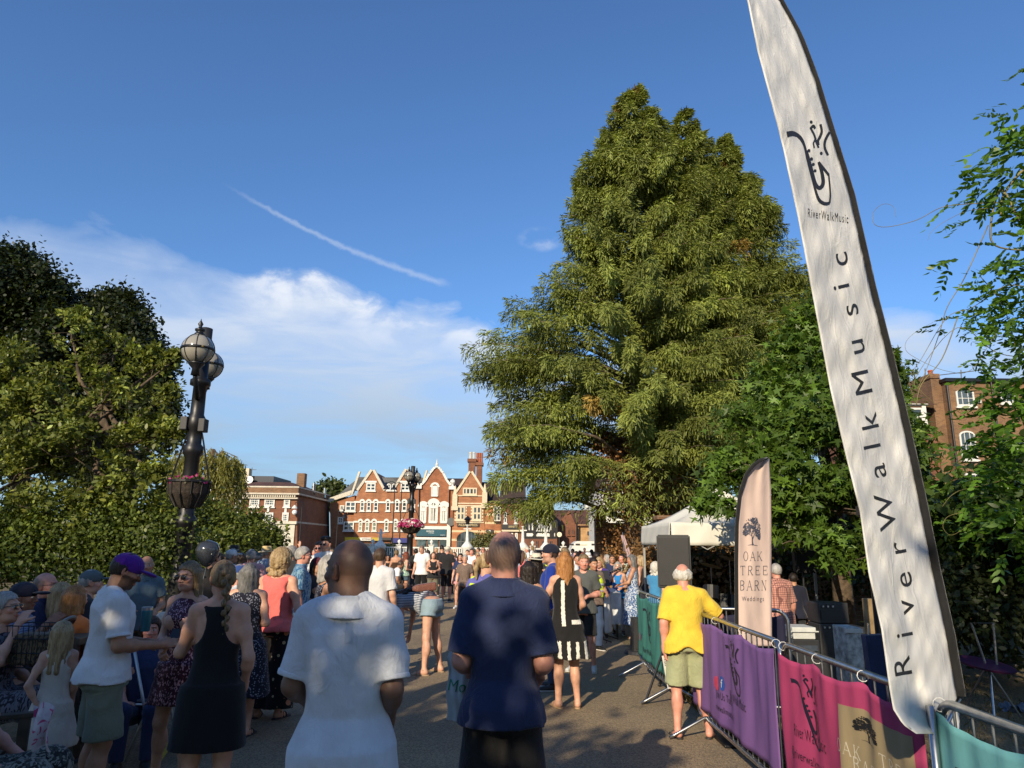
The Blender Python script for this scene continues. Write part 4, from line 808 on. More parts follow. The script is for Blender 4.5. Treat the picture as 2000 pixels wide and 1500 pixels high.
mb = MB(); q = P(1911,782,Y); mb.box(q-[.1,.15,.2],q+[.1,0,.2],.03); mb.build('wall_box', WHITE, t)
t = thing('dormer_house','lower brown house with a wide white dormer window left of the tall brick house','building',(P(1790,1070,Y)[0],Y,0))
a,b = P(1752,830,Y),P(1828,792,Y)
mb = MB(); mb.box((a[0]-1.5,Y+.3,0),(b[0]-.01,Y+8,P(1790,834,Y)[2])); mb.build('wall', BRKD, t)
mb = MB(); c0,c1 = P(1740,792,Y),P(1812,834,Y); mb.box((c0[0],Y,c1[2]),(c1[0],Y+3,c0[2])); mb.build('dormer', Mt('brown_hung_tile',(.13,.07,.045),.8), t)
mb = MB(); mb.box((c0[0]-.1,Y-.1,c0[2]+.003),(c1[0]+.15,Y+3,c0[2]+.12)); mb.box((c1[0]-.25,Y-.06,c1[2]),(c1[0],Y-.003,c0[2])); mb.build('dormer_trim', WHITE, t)
win(t,1757,797,1802,831,Y,2,2,fr=.12,bar=.1,curtain=False); q0,q1 = P(1760,829,Y-.1),P(1799,815,Y-.1); mb = MB(); mb.box((q0[0],Y-.1,q0[2]),(q1[0],Y-.085,q1[2])); mb.build('curtain', CURT, t)
mb = MB(); z0,z1 = P(1790,791,Y)[2],P(1790,768,Y)[2]; mb.add([(c0[0]-1,Y-.2,z0),(b[0],Y-.2,z0),(b[0],Y+4,z1+.5),(c0[0]-1,Y+4,z1+.5),(b[0],Y+8,z0),(c0[0]-1,Y+8,z0)],[(0,1,2,3),(3,2,4,5)]); mb.build('roof', TILE, t)
# dark wall close behind the stage
t = thing('garden_wall','shaded brick wall behind the stage at the right edge','wall',(6,17.5,0)); mb = MB(); mb.box((3.6,17.5,0),(30,17.9,2.35)); mb.build('wall', WALLB, t); mb = MB(); mb.box((3.55,17.45,2.353),(30,17.95,2.45)); mb.build('coping', STONE if False else BRKR, t)
if 'T' not in DEV:
    L_ = [(np.array([4.8+1.1*i, 16.4+.2*(i%2), 1.5]), (.9,.6,1.6)) for i in range(12)]
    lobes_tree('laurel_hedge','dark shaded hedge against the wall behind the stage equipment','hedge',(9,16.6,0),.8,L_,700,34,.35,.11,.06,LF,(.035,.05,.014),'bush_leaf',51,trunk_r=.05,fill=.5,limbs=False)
    L_ = [(np.array([3.0+.55*i, 16.4, .8+.1*(i%3)]), (.5,.4,.85)) for i in range(5)]
    lobes_tree('dead_ivy_bush','dry brown leaved ivy bush under the gazebo in front of the wall','bush',(4,16.4,0),.6,L_,260,40,.3,.09,.07,LF,(.22,.125,.05),'dry_leaf',52,trunk_r=.04,fill=.6,limbs=False)
# ---------------- bodies and soft things: smooth implicit surfaces ----------------
class Fld:
    def __init__(s, lo, hi, h):
        s.lo = np.asarray(lo, float); s.h = h; s.n = np.ceil((np.asarray(hi)-s.lo)/h).astype(int)+1
        s.ax = [s.lo[i]+h*np.arange(s.n[i]) for i in range(3)]; s.F = np.full(s.n, 9., dtype=np.float32)
    def sub(s, lo, hi):
        i0 = np.maximum(((np.asarray(lo)-s.lo)/s.h).astype(int), 0); i1 = np.minimum(np.ceil((np.asarray(hi)-s.lo)/s.h).astype(int)+1, s.n)
        if (i1 <= i0).any(): return None
        sl = tuple(slice(a,b) for a,b in zip(i0,i1))
        return sl, [s.ax[0][sl[0]][:,None,None], s.ax[1][sl[1]][None,:,None], s.ax[2][sl[2]][None,None,:]]
    def grid(s): return s.ax[0][:,None,None], s.ax[1][None,:,None], s.ax[2][None,None,:]
class Cone:
    def __init__(s, a, b, ra, rb, flat=False, k=None):
        s.a, s.b = np.asarray(a,float), np.asarray(b,float); s.ra, s.rb, s.flat, s.k = ra, rb, flat, k
        m = max(ra,rb); s.lo = np.minimum(s.a,s.b)-m; s.hi = np.maximum(s.a,s.b)+m
    def f(s, x, y, z):
        d = s.b-s.a; L2 = d@d+1e-9; px,py,pz = x-s.a[0], y-s.a[1], z-s.a[2]
        t0 = (px*d[0]+py*d[1]+pz*d[2])/L2; t = np.clip(t0,0,1)
        q = np.sqrt((px-t*d[0])**2+(py-t*d[1])**2+(pz-t*d[2])**2)-(s.ra+t*(s.rb-s.ra))
        if s.flat: q = np.maximum(q, (t0-1)*math.sqrt(L2))
        return q
class Ell:
    def __init__(s, c, r, R=None, k=None):
        s.c = np.asarray(c,float); s.r = np.broadcast_to(r,(3,)).astype(float); s.R = R; s.k = k; m = s.r.max() if R is not None else s.r; s.lo = s.c-m; s.hi = s.c+m
    def f(s, x, y, z):
        p = [x-s.c[0], y-s.c[1], z-s.c[2]]
        if s.R is not None: p = [p[0]*s.R[0,i]+p[1]*s.R[1,i]+p[2]*s.R[2,i] for i in range(3)]
        q = np.sqrt((p[0]/s.r[0])**2+(p[1]/s.r[1])**2+(p[2]/s.r[2])**2)
        g = np.sqrt((p[0]/s.r[0]**2)**2+(p[1]/s.r[1]**2)**2+(p[2]/s.r[2]**2)**2)+1e-6
        return q*(q-1)/g
class Loft:
    """stack of rounded sections: levels (z, cx, cy, a, b), optional rotation R and origin t"""
    def __init__(s, lv, R=None, t=(0,0,0), n=2.4, k=None):
        s.lv = np.array(sorted(lv), float); s.R = np.eye(3) if R is None else R; s.t = np.asarray(t,float); s.nn = n; s.k = k
        pts = []
        for z,cx,cy,a,b in s.lv:
            for i in (-1,1):
                for j in (-1,1): pts.append(s.R@np.array([cx+i*a,cy+j*b,z])+s.t)
        pts = np.array(pts); s.lo = pts.min(0); s.hi = pts.max(0)
    def f(s, x, y, z):
        p = [x-s.t[0], y-s.t[1], z-s.t[2]]; q = [p[0]*s.R[0,i]+p[1]*s.R[1,i]+p[2]*s.R[2,i] for i in range(3)]
        L = s.lv; Z = q[2]; cx,cy,a,b = [np.interp(Z, L[:,0], L[:,i]) for i in (1,2,3,4)]
        d = ((np.abs((q[0]-cx)/a)**s.nn+np.abs((q[1]-cy)/b)**s.nn)**(1/s.nn)-1)*np.minimum(a,b)
        return np.maximum(d, np.maximum(Z-L[-1,0], L[0,0]-Z))
def surfnet(F, lo, h):
    Sg = F < 0; nx,ny,nz = F.shape
    c = np.zeros((nx-1,ny-1,nz-1), dtype=np.uint8)
    for i in (0,1):
        for j in (0,1):
            for k in (0,1): c += Sg[i:nx-1+i, j:ny-1+j, k:nz-1+k]
    act = (c > 0) & (c < 8); idx = np.full(act.shape, -1, dtype=np.int64); I = np.argwhere(act); idx[act] = np.arange(len(I))
    acc = np.zeros((len(I),3)); cnt = np.zeros(len(I))
    for ax in range(3):
        o = [q for q in range(3) if q != ax]
        for p in (0,1):
            for q in (0,1):
                A = I.copy(); A[:,o[0]] += p; A[:,o[1]] += q; B = A.copy(); B[:,ax] += 1
                fa, fb = F[A[:,0],A[:,1],A[:,2]], F[B[:,0],B[:,1],B[:,2]]; m = (fa < 0) != (fb < 0)
                t = fa/(fa-fb+1e-12); pt = A.astype(float); pt[:,ax] += t
                acc[m] += pt[m]; cnt[m] += 1
    V = acc/np.maximum(cnt,1)[:,None]*h+lo
    Q = []
    for ax in range(3):
        o = [(ax+1)%3,(ax+2)%3]; sa = [slice(None)]*3; sb = [slice(None)]*3; sa[ax] = slice(0,-1); sb[ax] = slice(1,None)
        a, b = Sg[tuple(sa)], Sg[tuple(sb)]; E = np.argwhere(a != b); ok = (E[:,o[0]] > 0)&(E[:,o[1]] > 0)
        for q in o: ok &= E[:,q] < F.shape[q]-1
        E = E[ok]; fl = a[tuple(E.T)]
        def g(d0,d1): X = E.copy(); X[:,o[0]] -= d0; X[:,o[1]] -= d1; return idx[X[:,0],X[:,1],X[:,2]]
        q = np.stack([g(1,1),g(0,1),g(0,0),g(1,0)],1); q[~fl] = q[~fl][:,::-1]; Q.append(q)
    return V, np.vstack(Q)
def sdf(prims, h, k=.03, cut=None, disp=None, pad=.03, box=None):
    if box: lo, hi = np.array(box[0]), np.array(box[1])
    else: lo = np.min([p.lo for p in prims],0)-pad; hi = np.max([p.hi for p in prims],0)+pad
    f = Fld(lo, hi, h)
    for p in prims:
        kk = k if p.k is None else p.k; m = kk+.02; r = f.sub(p.lo-m, p.hi+m)
        if r is None: continue
        sl, g = r; d = p.f(*g); a = f.F[sl]; hh = np.maximum(kk-np.abs(a-d),0)/max(kk,1e-6); f.F[sl] = np.minimum(a,d)-hh*hh*kk*.25
    X,Y_,Z = f.grid()
    if disp is not None: f.F += disp(X,Y_,Z).astype(np.float32)
    if cut is not None: f.F = cut(X,Y_,Z,f.F)
    f.F[0]=f.F[-1]=1; f.F[:,0]=f.F[:,-1]=1; f.F[:,:,0]=f.F[:,:,-1]=1
    return surfnet(f.F, f.lo, h)
def rotm(ax, a): return np.array(Matrix.Rotation(a, 3, ax))
def folds(seed, amp, sx=22, sz=5):
    r = np.random.default_rng(seed); ph = r.uniform(0,6.28,12); k = r.uniform(.7,1.35,8)
    def g(x,y,z):
        a = np.sin(sx*k[0]*x+2.2*np.sin(sz*k[1]*z+ph[0])+ph[1])*np.sin(sx*.6*k[2]*y+sz*k[3]*z*.8+ph[2])
        b = np.sin(sx*1.7*k[4]*x-9*z*k[5]+ph[3]+1.5*np.sin(9*y+ph[4]))*np.sin(13*z*k[6]+ph[5]+3*x)
        c = np.sin((x*9+z*16)*k[7]+ph[6]+2*np.sin(7*x+ph[7]))
        e = np.maximum(0,1-np.abs(np.sin(sx*.55*k[0]*x+1.6*np.sin(sz*.7*z+ph[8])+2.5*np.sin(4*y+ph[9])+z*(2 if seed%2 else -3)))*1.6)**2
        w_ = np.maximum(0,1-np.abs(np.sin(11*k[1]*z+5*x+ph[10]))*1.8)**2*np.maximum(0,np.sin(5*x+4*y+ph[11]))
        return amp*(.5*a+.4*b+.3*c*c*c-.9*e*(.4+.6*np.sin(3.1*z+ph[3])**2)-.7*w_)
    return g
# ---------------- cloth materials ----------------
def cloth(key, col, pat=None, c2=None, c3=None, rough=.85, sc=1., bump=.0017):
    if key in _mc: return _mc[key]
    m, nt, b = base_mat(key); _mc[key] = m
    tc = N(nt, 'ShaderNodeTexCoord').outputs['Object']; sp = N(nt, 'ShaderNodeSeparateXYZ', {0: tc})
    x, y, z = sp.outputs
    nz = N(nt, 'ShaderNodeTexNoise', {'Vector': tc, 'Scale': 7., 'Detail': 5}).outputs[0]
    c = Mix(nt, Rng(nt, nz, .3, .7), tuple(q*.9 for q in col), tuple(min(1,q*1.08) for q in col))
    def wob(v, amt, s=25.): return Mth(nt, 'ADD', v, Mth(nt, 'MULTIPLY', Mth(nt, 'SUBTRACT', N(nt, 'ShaderNodeTexNoise', {'Vector': tc, 'Scale': s}).outputs[0], .5), amt))
    def band(v, per, frac, off=0.): return Mth(nt, 'LESS_THAN', Mth(nt, 'FRACT', Mth(nt, 'ADD', Mth(nt, 'DIVIDE', v, per), off)), frac)
    if pat == 'stripes': c = Mix(nt, band(wob(z,.004), .022*sc, .42), c, c2)
    if pat == 'plaid':
        c = Mix(nt, Mth(nt,'MULTIPLY',band(x,.03*sc,.2),.8), c, c2); c = Mix(nt, Mth(nt,'MULTIPLY',band(z,.03*sc,.2),.8), c, c2); c = Mix(nt, Mth(nt,'MULTIPLY',band(y,.03*sc,.2),.6), c, c2)
    if pat == 'check': c = Mix(nt, Mth(nt,'MULTIPLY',band(x,.055*sc,.3),.6), c, c2); c = Mix(nt, Mth(nt,'MULTIPLY',band(z,.055*sc,.3),.6), c, c2); c = Mix(nt, Mth(nt,'MULTIPLY',band(z,.055*sc,.08,.5),.7), c, c3 or c2)
    if pat == 'floral':
        for q,(s,t,cc) in enumerate(((9.,.2,c2),(14.,.16,c3 or c2),(21.,.13,c2))):
            v = N(nt, 'ShaderNodeTexVoronoi', {'Vector': N(nt, 'ShaderNodeMapping', {0: tc, 1: (q*3.1,q*1.7,q*.9)}).outputs[0], 'Scale': s*sc, 'Randomness': 1.})
            on = Mth(nt, 'GREATER_THAN', N(nt, 'ShaderNodeSeparateColor', {0: v.outputs['Color']}).outputs[0], .45)
            # petals: the radius swings round the centre
            vd = N(nt, 'ShaderNodeVectorMath', {0: N(nt, 'ShaderNodeVectorMath', {0: N(nt, 'ShaderNodeMapping', {0: tc, 1: (q*3.1,q*1.7,q*.9)}).outputs[0], 'Scale': s*sc}, operation='SCALE').outputs[0], 1: N(nt,'ShaderNodeVectorMath',{0: v.outputs['Position'], 'Scale': 1.},operation='SCALE').outputs[0]}, operation='SUBTRACT')
            sx = N(nt, 'ShaderNodeSeparateXYZ', {0: vd.outputs[0]}); an = Mth(nt, 'ARCTAN2', sx.outputs[0], sx.outputs[2])
            rad = Mth(nt, 'ADD', t*1.35, Mth(nt, 'MULTIPLY', Mth(nt, 'COSINE', Mth(nt, 'MULTIPLY', an, 7.)), t*.55))
            f = Mth(nt, 'MULTIPLY', Mth(nt, 'LESS_THAN', v.outputs['Distance'], rad), on)
            c = Mix(nt, f, c, cc)
            c = Mix(nt, Mth(nt, 'MULTIPLY', Mth(nt, 'LESS_THAN', v.outputs['Distance'], t*.35), on), c, (.5,.22,.03))
    if pat == 'leafy':
        n2 = N(nt, 'ShaderNodeTexNoise', {'Vector': N(nt,'ShaderNodeMapping',{0:tc,3:(1,1,.55)}).outputs[0], 'Scale': 30.*sc, 'Detail': 1., 'Distortion': 1.6}).outputs[0]
        c = Mix(nt, Rng(nt, n2, .49, .53), c, c2)
        if c3: c = Mix(nt, Rng(nt, N(nt, 'ShaderNodeTexNoise', {'Vector': tc, 'Scale': 17.*sc, 'Detail': 1., 'Distortion': 2.}).outputs[0], .56, .6), c, c3)
    if pat == 'dots': v = N(nt, 'ShaderNodeTexVoronoi', {'Vector': tc, 'Scale': 55.*sc}); c = Mix(nt, Mth(nt,'LESS_THAN',v.outputs['Distance'],.32), c, c2)
    if pat == 'woven':
        c = Mix(nt, Mth(nt,'MULTIPLY',band(Mth(nt,'ADD',x,z),.022,.5),1.), c, c2); c = Mix(nt, Mth(nt,'MULTIPLY',band(Mth(nt,'SUBTRACT',x,z),.022,.5),.5), c, c3)
    if pat == 'brush':                     # bold painted white bars on black
        f = Mth(nt,'MULTIPLY',Mth(nt,'MULTIPLY',Mth(nt,'LESS_THAN',Mth(nt,'ABSOLUTE',Mth(nt,'ADD',wob(x,.02,38.),.05)),.02),Mth(nt,'GREATER_THAN',z,.86)),Mth(nt,'GREATER_THAN',1.34,z))
        g = Mth(nt,'MULTIPLY',band(wob(x,.034,34.),.1,.36,.25),Mth(nt,'MULTIPLY',Mth(nt,'LESS_THAN',wob(z,.06,26.),.70),Mth(nt,'GREATER_THAN',wob(z,.02,30.),.52)))
        e = Mth(nt,'MULTIPLY',Mth(nt,'LESS_THAN',Mth(nt,'ABSOLUTE',Mth(nt,'SUBTRACT',wob(z,.01,50.),.90)),.022),Mth(nt,'MULTIPLY',Mth(nt,'GREATER_THAN',x,.04),Mth(nt,'LESS_THAN',x,.15)))
        c = Mix(nt, Mth(nt,'MAXIMUM',Mth(nt,'MAXIMUM',f,g),e), c, c2)
    nt.links.new(c, b.inputs['Base Color']); b.inputs['Roughness'].default_value = rough; b.inputs['Specular IOR Level'].default_value = .25
    b.inputs['Sheen Weight'].default_value = .15
    if pat == 'sequin':
        v = N(nt, 'ShaderNodeTexVoronoi', {'Vector': N(nt,'ShaderNodeMapping',{0:tc,3:(1,1,.5)}).outputs[0], 'Scale': 160.}); s_ = N(nt, 'ShaderNodeSeparateColor', {0: v.outputs['Color']}).outputs[0]
        nt.links.new(Mix(nt, Mth(nt,'GREATER_THAN',s_,.8), c, c2), b.inputs['Base Color']); b.inputs['Metallic'].default_value = .5; b.inputs['Roughness'].default_value = .35
        nt.links.new(N(nt, 'ShaderNodeBump', {'Strength': .7, 'Distance': .004, 'Height': s_}).outputs[0], b.inputs['Normal'])
    else:
        w1 = N(nt, 'ShaderNodeTexNoise', {'Vector': tc, 'Scale': 9., 'Detail': 4, 'Roughness': .5, 'Distortion': .3}).outputs[0]
        w2 = N(nt, 'ShaderNodeTexNoise', {'Vector': tc, 'Scale': 600., 'Detail': 1}).outputs[0]
        w3 = N(nt, 'ShaderNodeTexNoise', {'Vector': N(nt,'ShaderNodeMapping',{0:tc,3:(1,1,.55)}).outputs[0], 'Scale': 15., 'Detail': 3, 'Distortion': 1.1}).outputs[0]
        cr_ = Mth(nt, 'MULTIPLY', Mth(nt, 'ABSOLUTE', Mth(nt, 'SUBTRACT', w3, .5)), -9.)
        h = Mth(nt, 'ADD', Mth(nt, 'ADD', Mth(nt, 'MULTIPLY', w1, 5.), cr_), Mth(nt, 'MULTIPLY', w2, .35))
        nt.links.new(N(nt, 'ShaderNodeBump', {'Strength': .9, 'Distance': bump, 'Height': h}).outputs[0], b.inputs['Normal'])
    return m
def hairmat(key, c1, c2):
    if key in _mc: return _mc[key]
    m, nt, b = base_mat(key); _mc[key] = m
    tc = N(nt, 'ShaderNodeTexCoord').outputs['Object']
    n = N(nt, 'ShaderNodeTexNoise', {'Vector': N(nt,'ShaderNodeMapping',{0:tc,3:(1,1,.12)}).outputs[0], 'Scale': 130., 'Detail': 4, 'Roughness': .7}).outputs[0]
    n2 = N(nt, 'ShaderNodeTexNoise', {'Vector': N(nt,'ShaderNodeMapping',{0:tc,3:(1,1,.3)}).outputs[0], 'Scale': 22., 'Detail': 3}).outputs[0]
    nt.links.new(Mix(nt, Rng(nt, Mth(nt,'ADD',Mth(nt,'MULTIPLY',n,.6),Mth(nt,'MULTIPLY',n2,.4)), .38, .62), c1, c2), b.inputs['Base Color']); b.inputs['Roughness'].default_value = .45; b.inputs['Specular IOR Level'].default_value = .35
    nt.links.new(N(nt, 'ShaderNodeBump', {'Strength': 1., 'Distance': .006, 'Height': n}).outputs[0], b.inputs['Normal'])
    return m
SKIN = attrmat('skin', .5, bump=.0012, bs=160, spec=.4)
TONE = dict(fair=(.60,.34,.235), pink=(.62,.30,.22), tan=(.46,.245,.15), deep=(.30,.15,.09), dark=(.20,.115,.08), pale=(.66,.43,.32))
HAIR = dict(brown=((.035,.02,.011),(.10,.06,.033)), dark=((.008,.006,.005),(.03,.02,.015)), blonde=((.22,.14,.06),(.50,.36,.19)), ginger=((.22,.085,.022),(.48,.22,.07)),
            red=((.11,.025,.012),(.26,.07,.03)), grey=((.20,.19,.17),(.46,.43,.39)), white=((.42,.40,.36),(.72,.69,.62)), greyd=((.07,.07,.065),(.2,.19,.18)), dirty=((.10,.065,.032),(.30,.21,.11)), stub=((.055,.045,.036),(.17,.135,.105)))
# ---------------- people ----------------
class Fig: pass
def hand_prims(w, d, n, sd_, curl=.35, spread=.012, sc=1.):
    """w wrist, d along the hand, n palm normal, sd_ thumb side"""
    d = nrm(d); n = nrm(n-d*np.dot(n,d)); t = nrm(sd_-d*np.dot(sd_,d)-n*np.dot(sd_,n)); R = np.stack([t,d,n],1)
    pr = [Cone(w-d*.03,w+d*.02,.026*sc,.027*sc), Ell(w+d*.052*sc,(.041*sc,.05*sc,.0155*sc),R), Ell(w+d*.03+t*.022,(.018,.03,.016),R)]
    for i,(L,o) in enumerate(((.070,.028),(.079,.0095),(.074,-.0095),(.058,-.027))):
        b = w+(d*.088+t*o)*sc; dr = nrm(d+t*o*spread*60*.3); ang = 0.; r0 = .0088*sc
        b0 = b-dr*.02
        pr.append(Cone(b0,b,r0*1.1,r0*1.05,k=.008))
        for q,f in enumerate((.45,.32,.23)):
            ang += curl*(.7,1.,.7)[q]*(1+.12*i); v = nrm(dr*math.cos(ang)+n*math.sin(ang)); e = b+v*L*f*sc; pr.append(Cone(b,e,r0*(1-.08*q),r0*(.93-.08*q),k=.006)); b = e
    b = w+d*.028+t*.03; v = nrm(t*.75+d*.62+n*.25); e = b+v*.038*sc; pr.append(Cone(b,e,.013*sc,.011*sc,k=.012)); v = nrm(t*.35+d*.85+n*(.25+.5*curl)); pr.append(Cone(e,e+v*.034*sc,.0105*sc,.0085*sc,k=.006))
    return pr
def person(label, px, Y, top=None, H=1.75, rz=0., w=1., belly=0., fem=False, tone='fair', lean=0., twist=0., arms=('down','down'), head=(0,0), hair=('short','brown'),
           clothes=(), hat=None, glasses=False, beard=False, legs=None, sit=False, X=None, hands=(None,None), group='people in the crowd', foot='shoe', fcol=(.03,.03,.03), seed=None, drop=0., child=False, z0=0., cat='person', sock=None, neck=1., hb=1.):
    f = Fig(); seed = seed if seed is not None else abs(int(px*7+Y*13))
    r = np.random.default_rng(seed)
    if X is None: X = P(px,1110,Y)[0]
    if top is not None:
        zt = P(px,top,Y)[2]-z0; H = zt/(1-.0) if not sit and abs(lean) < .3 else H
        H = H if (sit or abs(lean) >= .3) else min(max(zt+(.03 if hat else 0)*0,.9),2.0)
    s = H/1.75; near = Y < 6.5; mid = Y < 13
    hB = (.011 if near else .016 if mid else .022)/s; hH = (.0062 if near else .009 if mid else .013)/s; hC = (.010 if near else .015 if mid else .021)/s
    t = thing('person', label, cat, (X, Y, z0), rz, group)
    ws = w*(.90 if fem else 1.); tc = np.array(TONE[tone]); am = (.84 if fem else 1.)*(.5+.5*w)
    hip = np.array([0,0,.93]); HS = (.5-.0) if sit else 0.
    Rl = rotm('X', -lean) @ rotm('Z', twist)         # positive lean bends forward (+y)
    dz = np.array([0,0,-.47 if sit else -drop])
    def U(p): return Rl@(np.asarray(p,float)-hip)+hip+dz
    Lf = lambda lv,n=2.4: Loft([(z-hip[2],cx,cy,a,b) for z,cx,cy,a,b in lv], Rl, hip+dz, n)
    # limbs
    shx = .156*ws; A = {}
    for sgn,key,pose in ((-1,'L',arms[0]),(1,'R',arms[1])):
        sh = np.array([sgn*shx,-.005,1.415])
        pres = {'down': ((.235*ws+.01,-.02,1.13),(.245*ws+.015,.06,.885)), 'bent': ((.25*ws,-.05,1.14),(.10,.20,1.12)), 'front': ((.24*ws,.02,1.14),(.16,.27,1.10)), 'phone': ((.23*ws,.12,1.20),(.07,.27,1.42)),
                'drink': ((.27*ws,.14,1.27),(.06,.16,1.53)), 'hip': ((.33*ws,-.09,1.19),(.19,.02,1.0)), 'out': ((.30*ws,.02,1.16),(.36*ws,.22,1.10)), 'back': ((.24*ws,-.12,1.15),(.10,-.18,.98)),
                'cross': ((.23*ws,.05,1.17),(-.05,.19,1.14)), 'up': ((.22,.12,1.60),(.2,.12,1.86)), 'lap': ((.24*ws,.06,1.15),(.13,.30,1.02)), 'hang': ((.19,.10,1.20),(.16,.16,.95))}
        if isinstance(pose,str): e, q = pres[pose]; e = np.array(e)*[sgn,1,1]; q = np.array(q)*[sgn,1,1]
        else: e, q = np.array(pose[0],float), np.array(pose[1],float)
        e = e*[.90,1,1]; q = q*[.95,1,1]
        A[key] = (U(sh), U(e), U(q))
    hx = .088*ws
    if legs is None:
        if sit: legs = (((-.13,.42,.50),(-.12,.46,.08)),((.13,.42,.50),(.12,.46,.08)))
        else: legs = (((-.105*ws,.02,.49),(-.11*ws,-.02,.075)),((.105*ws,.02,.49),(.115*ws,-.02,.075)))
    LG = {}
    for sgn,key,lg in ((-1,'L',legs[0]),(1,'R',legs[1])):
        LG[key] = (np.array([sgn*hx,0,.90])+dz, np.array(lg[0],float), np.array(lg[1],float), np.array(lg[2],float) if len(lg) > 2 else nrm(np.array([sgn*.25,1,0])))
    # torso
    if fem: tl = [(.84,0,0,.165,.112),(.93,0,-.005,.175,.122),(1.03,0,.0,.145,.102),(1.11,0,.005,.132,.096),(1.22,0,.01,.142,.10),(1.30,0,.02,.152,.115),(1.37,0,.005,.150,.095),(1.43,0,-.01,.125,.07),(1.46,0,-.012,.085,.055)]
    else: tl = [(.84,0,0,.155,.108),(.93,0,0,.16,.115),(1.05,0,.005,.15,.108),(1.18,0,.01,.158,.112),(1.30,0,.01,.172,.120),(1.38,0,0,.168,.108),(1.43,0,-.01,.135,.078),(1.465,0,-.012,.09,.06)]
    bel = lambda z: belly*math.exp(-((z-1.05)/.13)**2)
    body_lv = [(z,cx,cy+bel(z)*.5,a*w*(.93 if fem else .90),b*(.5+.5*w)+bel(z)*.5) for z,cx,cy,a,b in tl]
    pr = [Lf(body_lv)]
    hc0 = np.array([0,.022,1.632]); nk = .052*(.93 if fem else 1.08)*neck
    pr += [Cone(U((0,-.018,1.40)),U((0,.006,1.55)),nk*1.15,nk), Cone(U((-.05,-.015,1.46)),U((-shx,-.008,1.425)),.05,.055*am), Cone(U((.05,-.015,1.46)),U((shx,-.008,1.425)),.05,.055*am)]
    arm = []
    for key in 'LR':
        a,e,q = A[key]; arm += [Cone(a,e,.056*am,.042*am), Cone(e,q,.041*am,.027*am), Ell(e*.72+q*.28,.043*am), Ell(a*.55+e*.45,.051*am)]
    if fem: pr += [Ell(U((-.075*w,.085,1.275)),(.062,.055,.062)), Ell(U((.075*w,.085,1.275)),(.062,.055,.062))]
    leg = []
    for key in 'LR':
        a,kn,an,fd = LG[key]; lw = (.5+.5*w); sg = -1 if key == 'L' else 1
        leg += [Cone(a,kn,.086*lw,.055*lw), Cone(kn,an,.052*lw,.036), Ell(kn*.66+an*.34-fd*.018,(.056*lw,.058*lw,.105) if not sit else .056*lw), Cone(an-fd*.03-[0,0,.03],an+fd*.05-[0,0,.04],.036,.032), Cone(an+fd*.04-[0,0,.045],an+fd*.13-[0,0,.052],.033,.024)]
    if not sit: leg += [Ell(np.array([-hx*.95,-.052,.90])+dz,(.080*w,.072,.085)), Ell(np.array([hx*.95,-.052,.90])+dz,(.080*w,.072,.085))]
    allp = pr+arm+leg
    def body_disp(x,y,z): return .0008*np.sin(40*x)*np.sin(37*y)*np.sin(31*z)
    # hands as finer meshes joined to the body mesh
    Vs, Fs, Cs = [], [], []; n0 = 0
    def push(V, F_, c):
        nonlocal n0
        Vs.append(V); Fs.append(F_+n0); Cs.append(c if np.ndim(c) == 2 else np.repeat([c],len(V),0)); n0 += len(V)
    V,F_ = sdf(allp, hB, .035)
    push(V, F_, tc)
    for key,i in (('L',0),('R',1)):
        a,e,q = A[key]; sg = -1 if key == 'L' else 1; hd = nrm(q-e); spec = hands[i] or {}
        d = np.array(spec.get('d', hd*.9+np.array([0,.05,-.12])),float); n = np.array(spec.get('n', (-sg*1.,.1,0) if abs(hd[2]) > .6 else (-sg*.5,0,-.6)),float); th = np.array(spec.get('t',(0,1,.1) if abs(hd[2]) > .6 else (-sg*.8,.3,.6)),float)
        hp = hand_prims(q, d, n, th, spec.get('curl',.45), sc=.93 if fem else 1.04)
        V,F_ = sdf(hp+[Cone(q-hd*.07,q,.030*am,.0265*am)], max(.0052,hH*.72), .012); push(V, F_, tc*(1.02,.97,.95))
    # head
    yw, pt = head; Rh = Rl@rotm('Z', yw)@rotm('X', -pt); nb = U((0,0,1.53)); HC = nb+Rh@(hc0-np.array([0,0,1.53]))
    def h_(p): return HC+Rh@(np.asarray(p,float)*hb)
    def HE(c, rr, k=None): return Ell(h_(c), np.asarray(rr)*hb, Rh, k)
    fw = .93 if fem else 1.
    hp = [HE((0,-.012,.022),(.076*fw,.096,.096)), HE((0,.022,-.03),(.062*fw,.070,.088)), HE((0,.062,-.090),(.026*fw,.026,.022),.02), HE((-.035,.02,-.07),(.026*fw,.045,.03)), HE((.035,.02,-.07),(.026*fw,.045,.03)),
          Cone(h_((0,.088,.014)),h_((0,.106,-.026)),.0075,.0125,k=.01), HE((0,.077,.032),(.046,.017,.012),.015), HE((-.018,.096,-.03),(.009,.010,.008),.006), HE((.018,.096,-.03),(.009,.010,.008),.006),
          HE((0,.088,-.054),(.024,.0085,.0055),.006), HE((0,.087,-.063),(.020,.0095,.0062),.006), HE((-.045,.062,-.022),(.02,.02,.018),.02), HE((.045,.062,-.022),(.02,.02,.018),.02),
          HE((-.079*fw,-.006,-.006),(.011,.020,.034),.006), HE((.079*fw,-.006,-.006),(.011,.020,.034),.006), HE((-.088*fw,-.018,.004),(.007,.012,.028),.004), HE((.088*fw,-.018,.004),(.007,.012,.028),.004),
          Cone(nb-(nb-U((0,-.018,1.40)))*.5, nb+Rh@np.array([0,-.005,.03]), nk*1.07, nk*.98)]
    ey = [HE((-.031,.079,.006),.0135), HE((.031,.079,.006),.0135)]
    soc = [HE((-.031,.100,.006),(.018,.016,.011)), HE((.031,.100,.006),(.018,.016,.011)), HE((-.094*fw,-.004,.0),(.009,.010,.019)), HE((.094*fw,-.004,.0),(.009,.010,.019))]
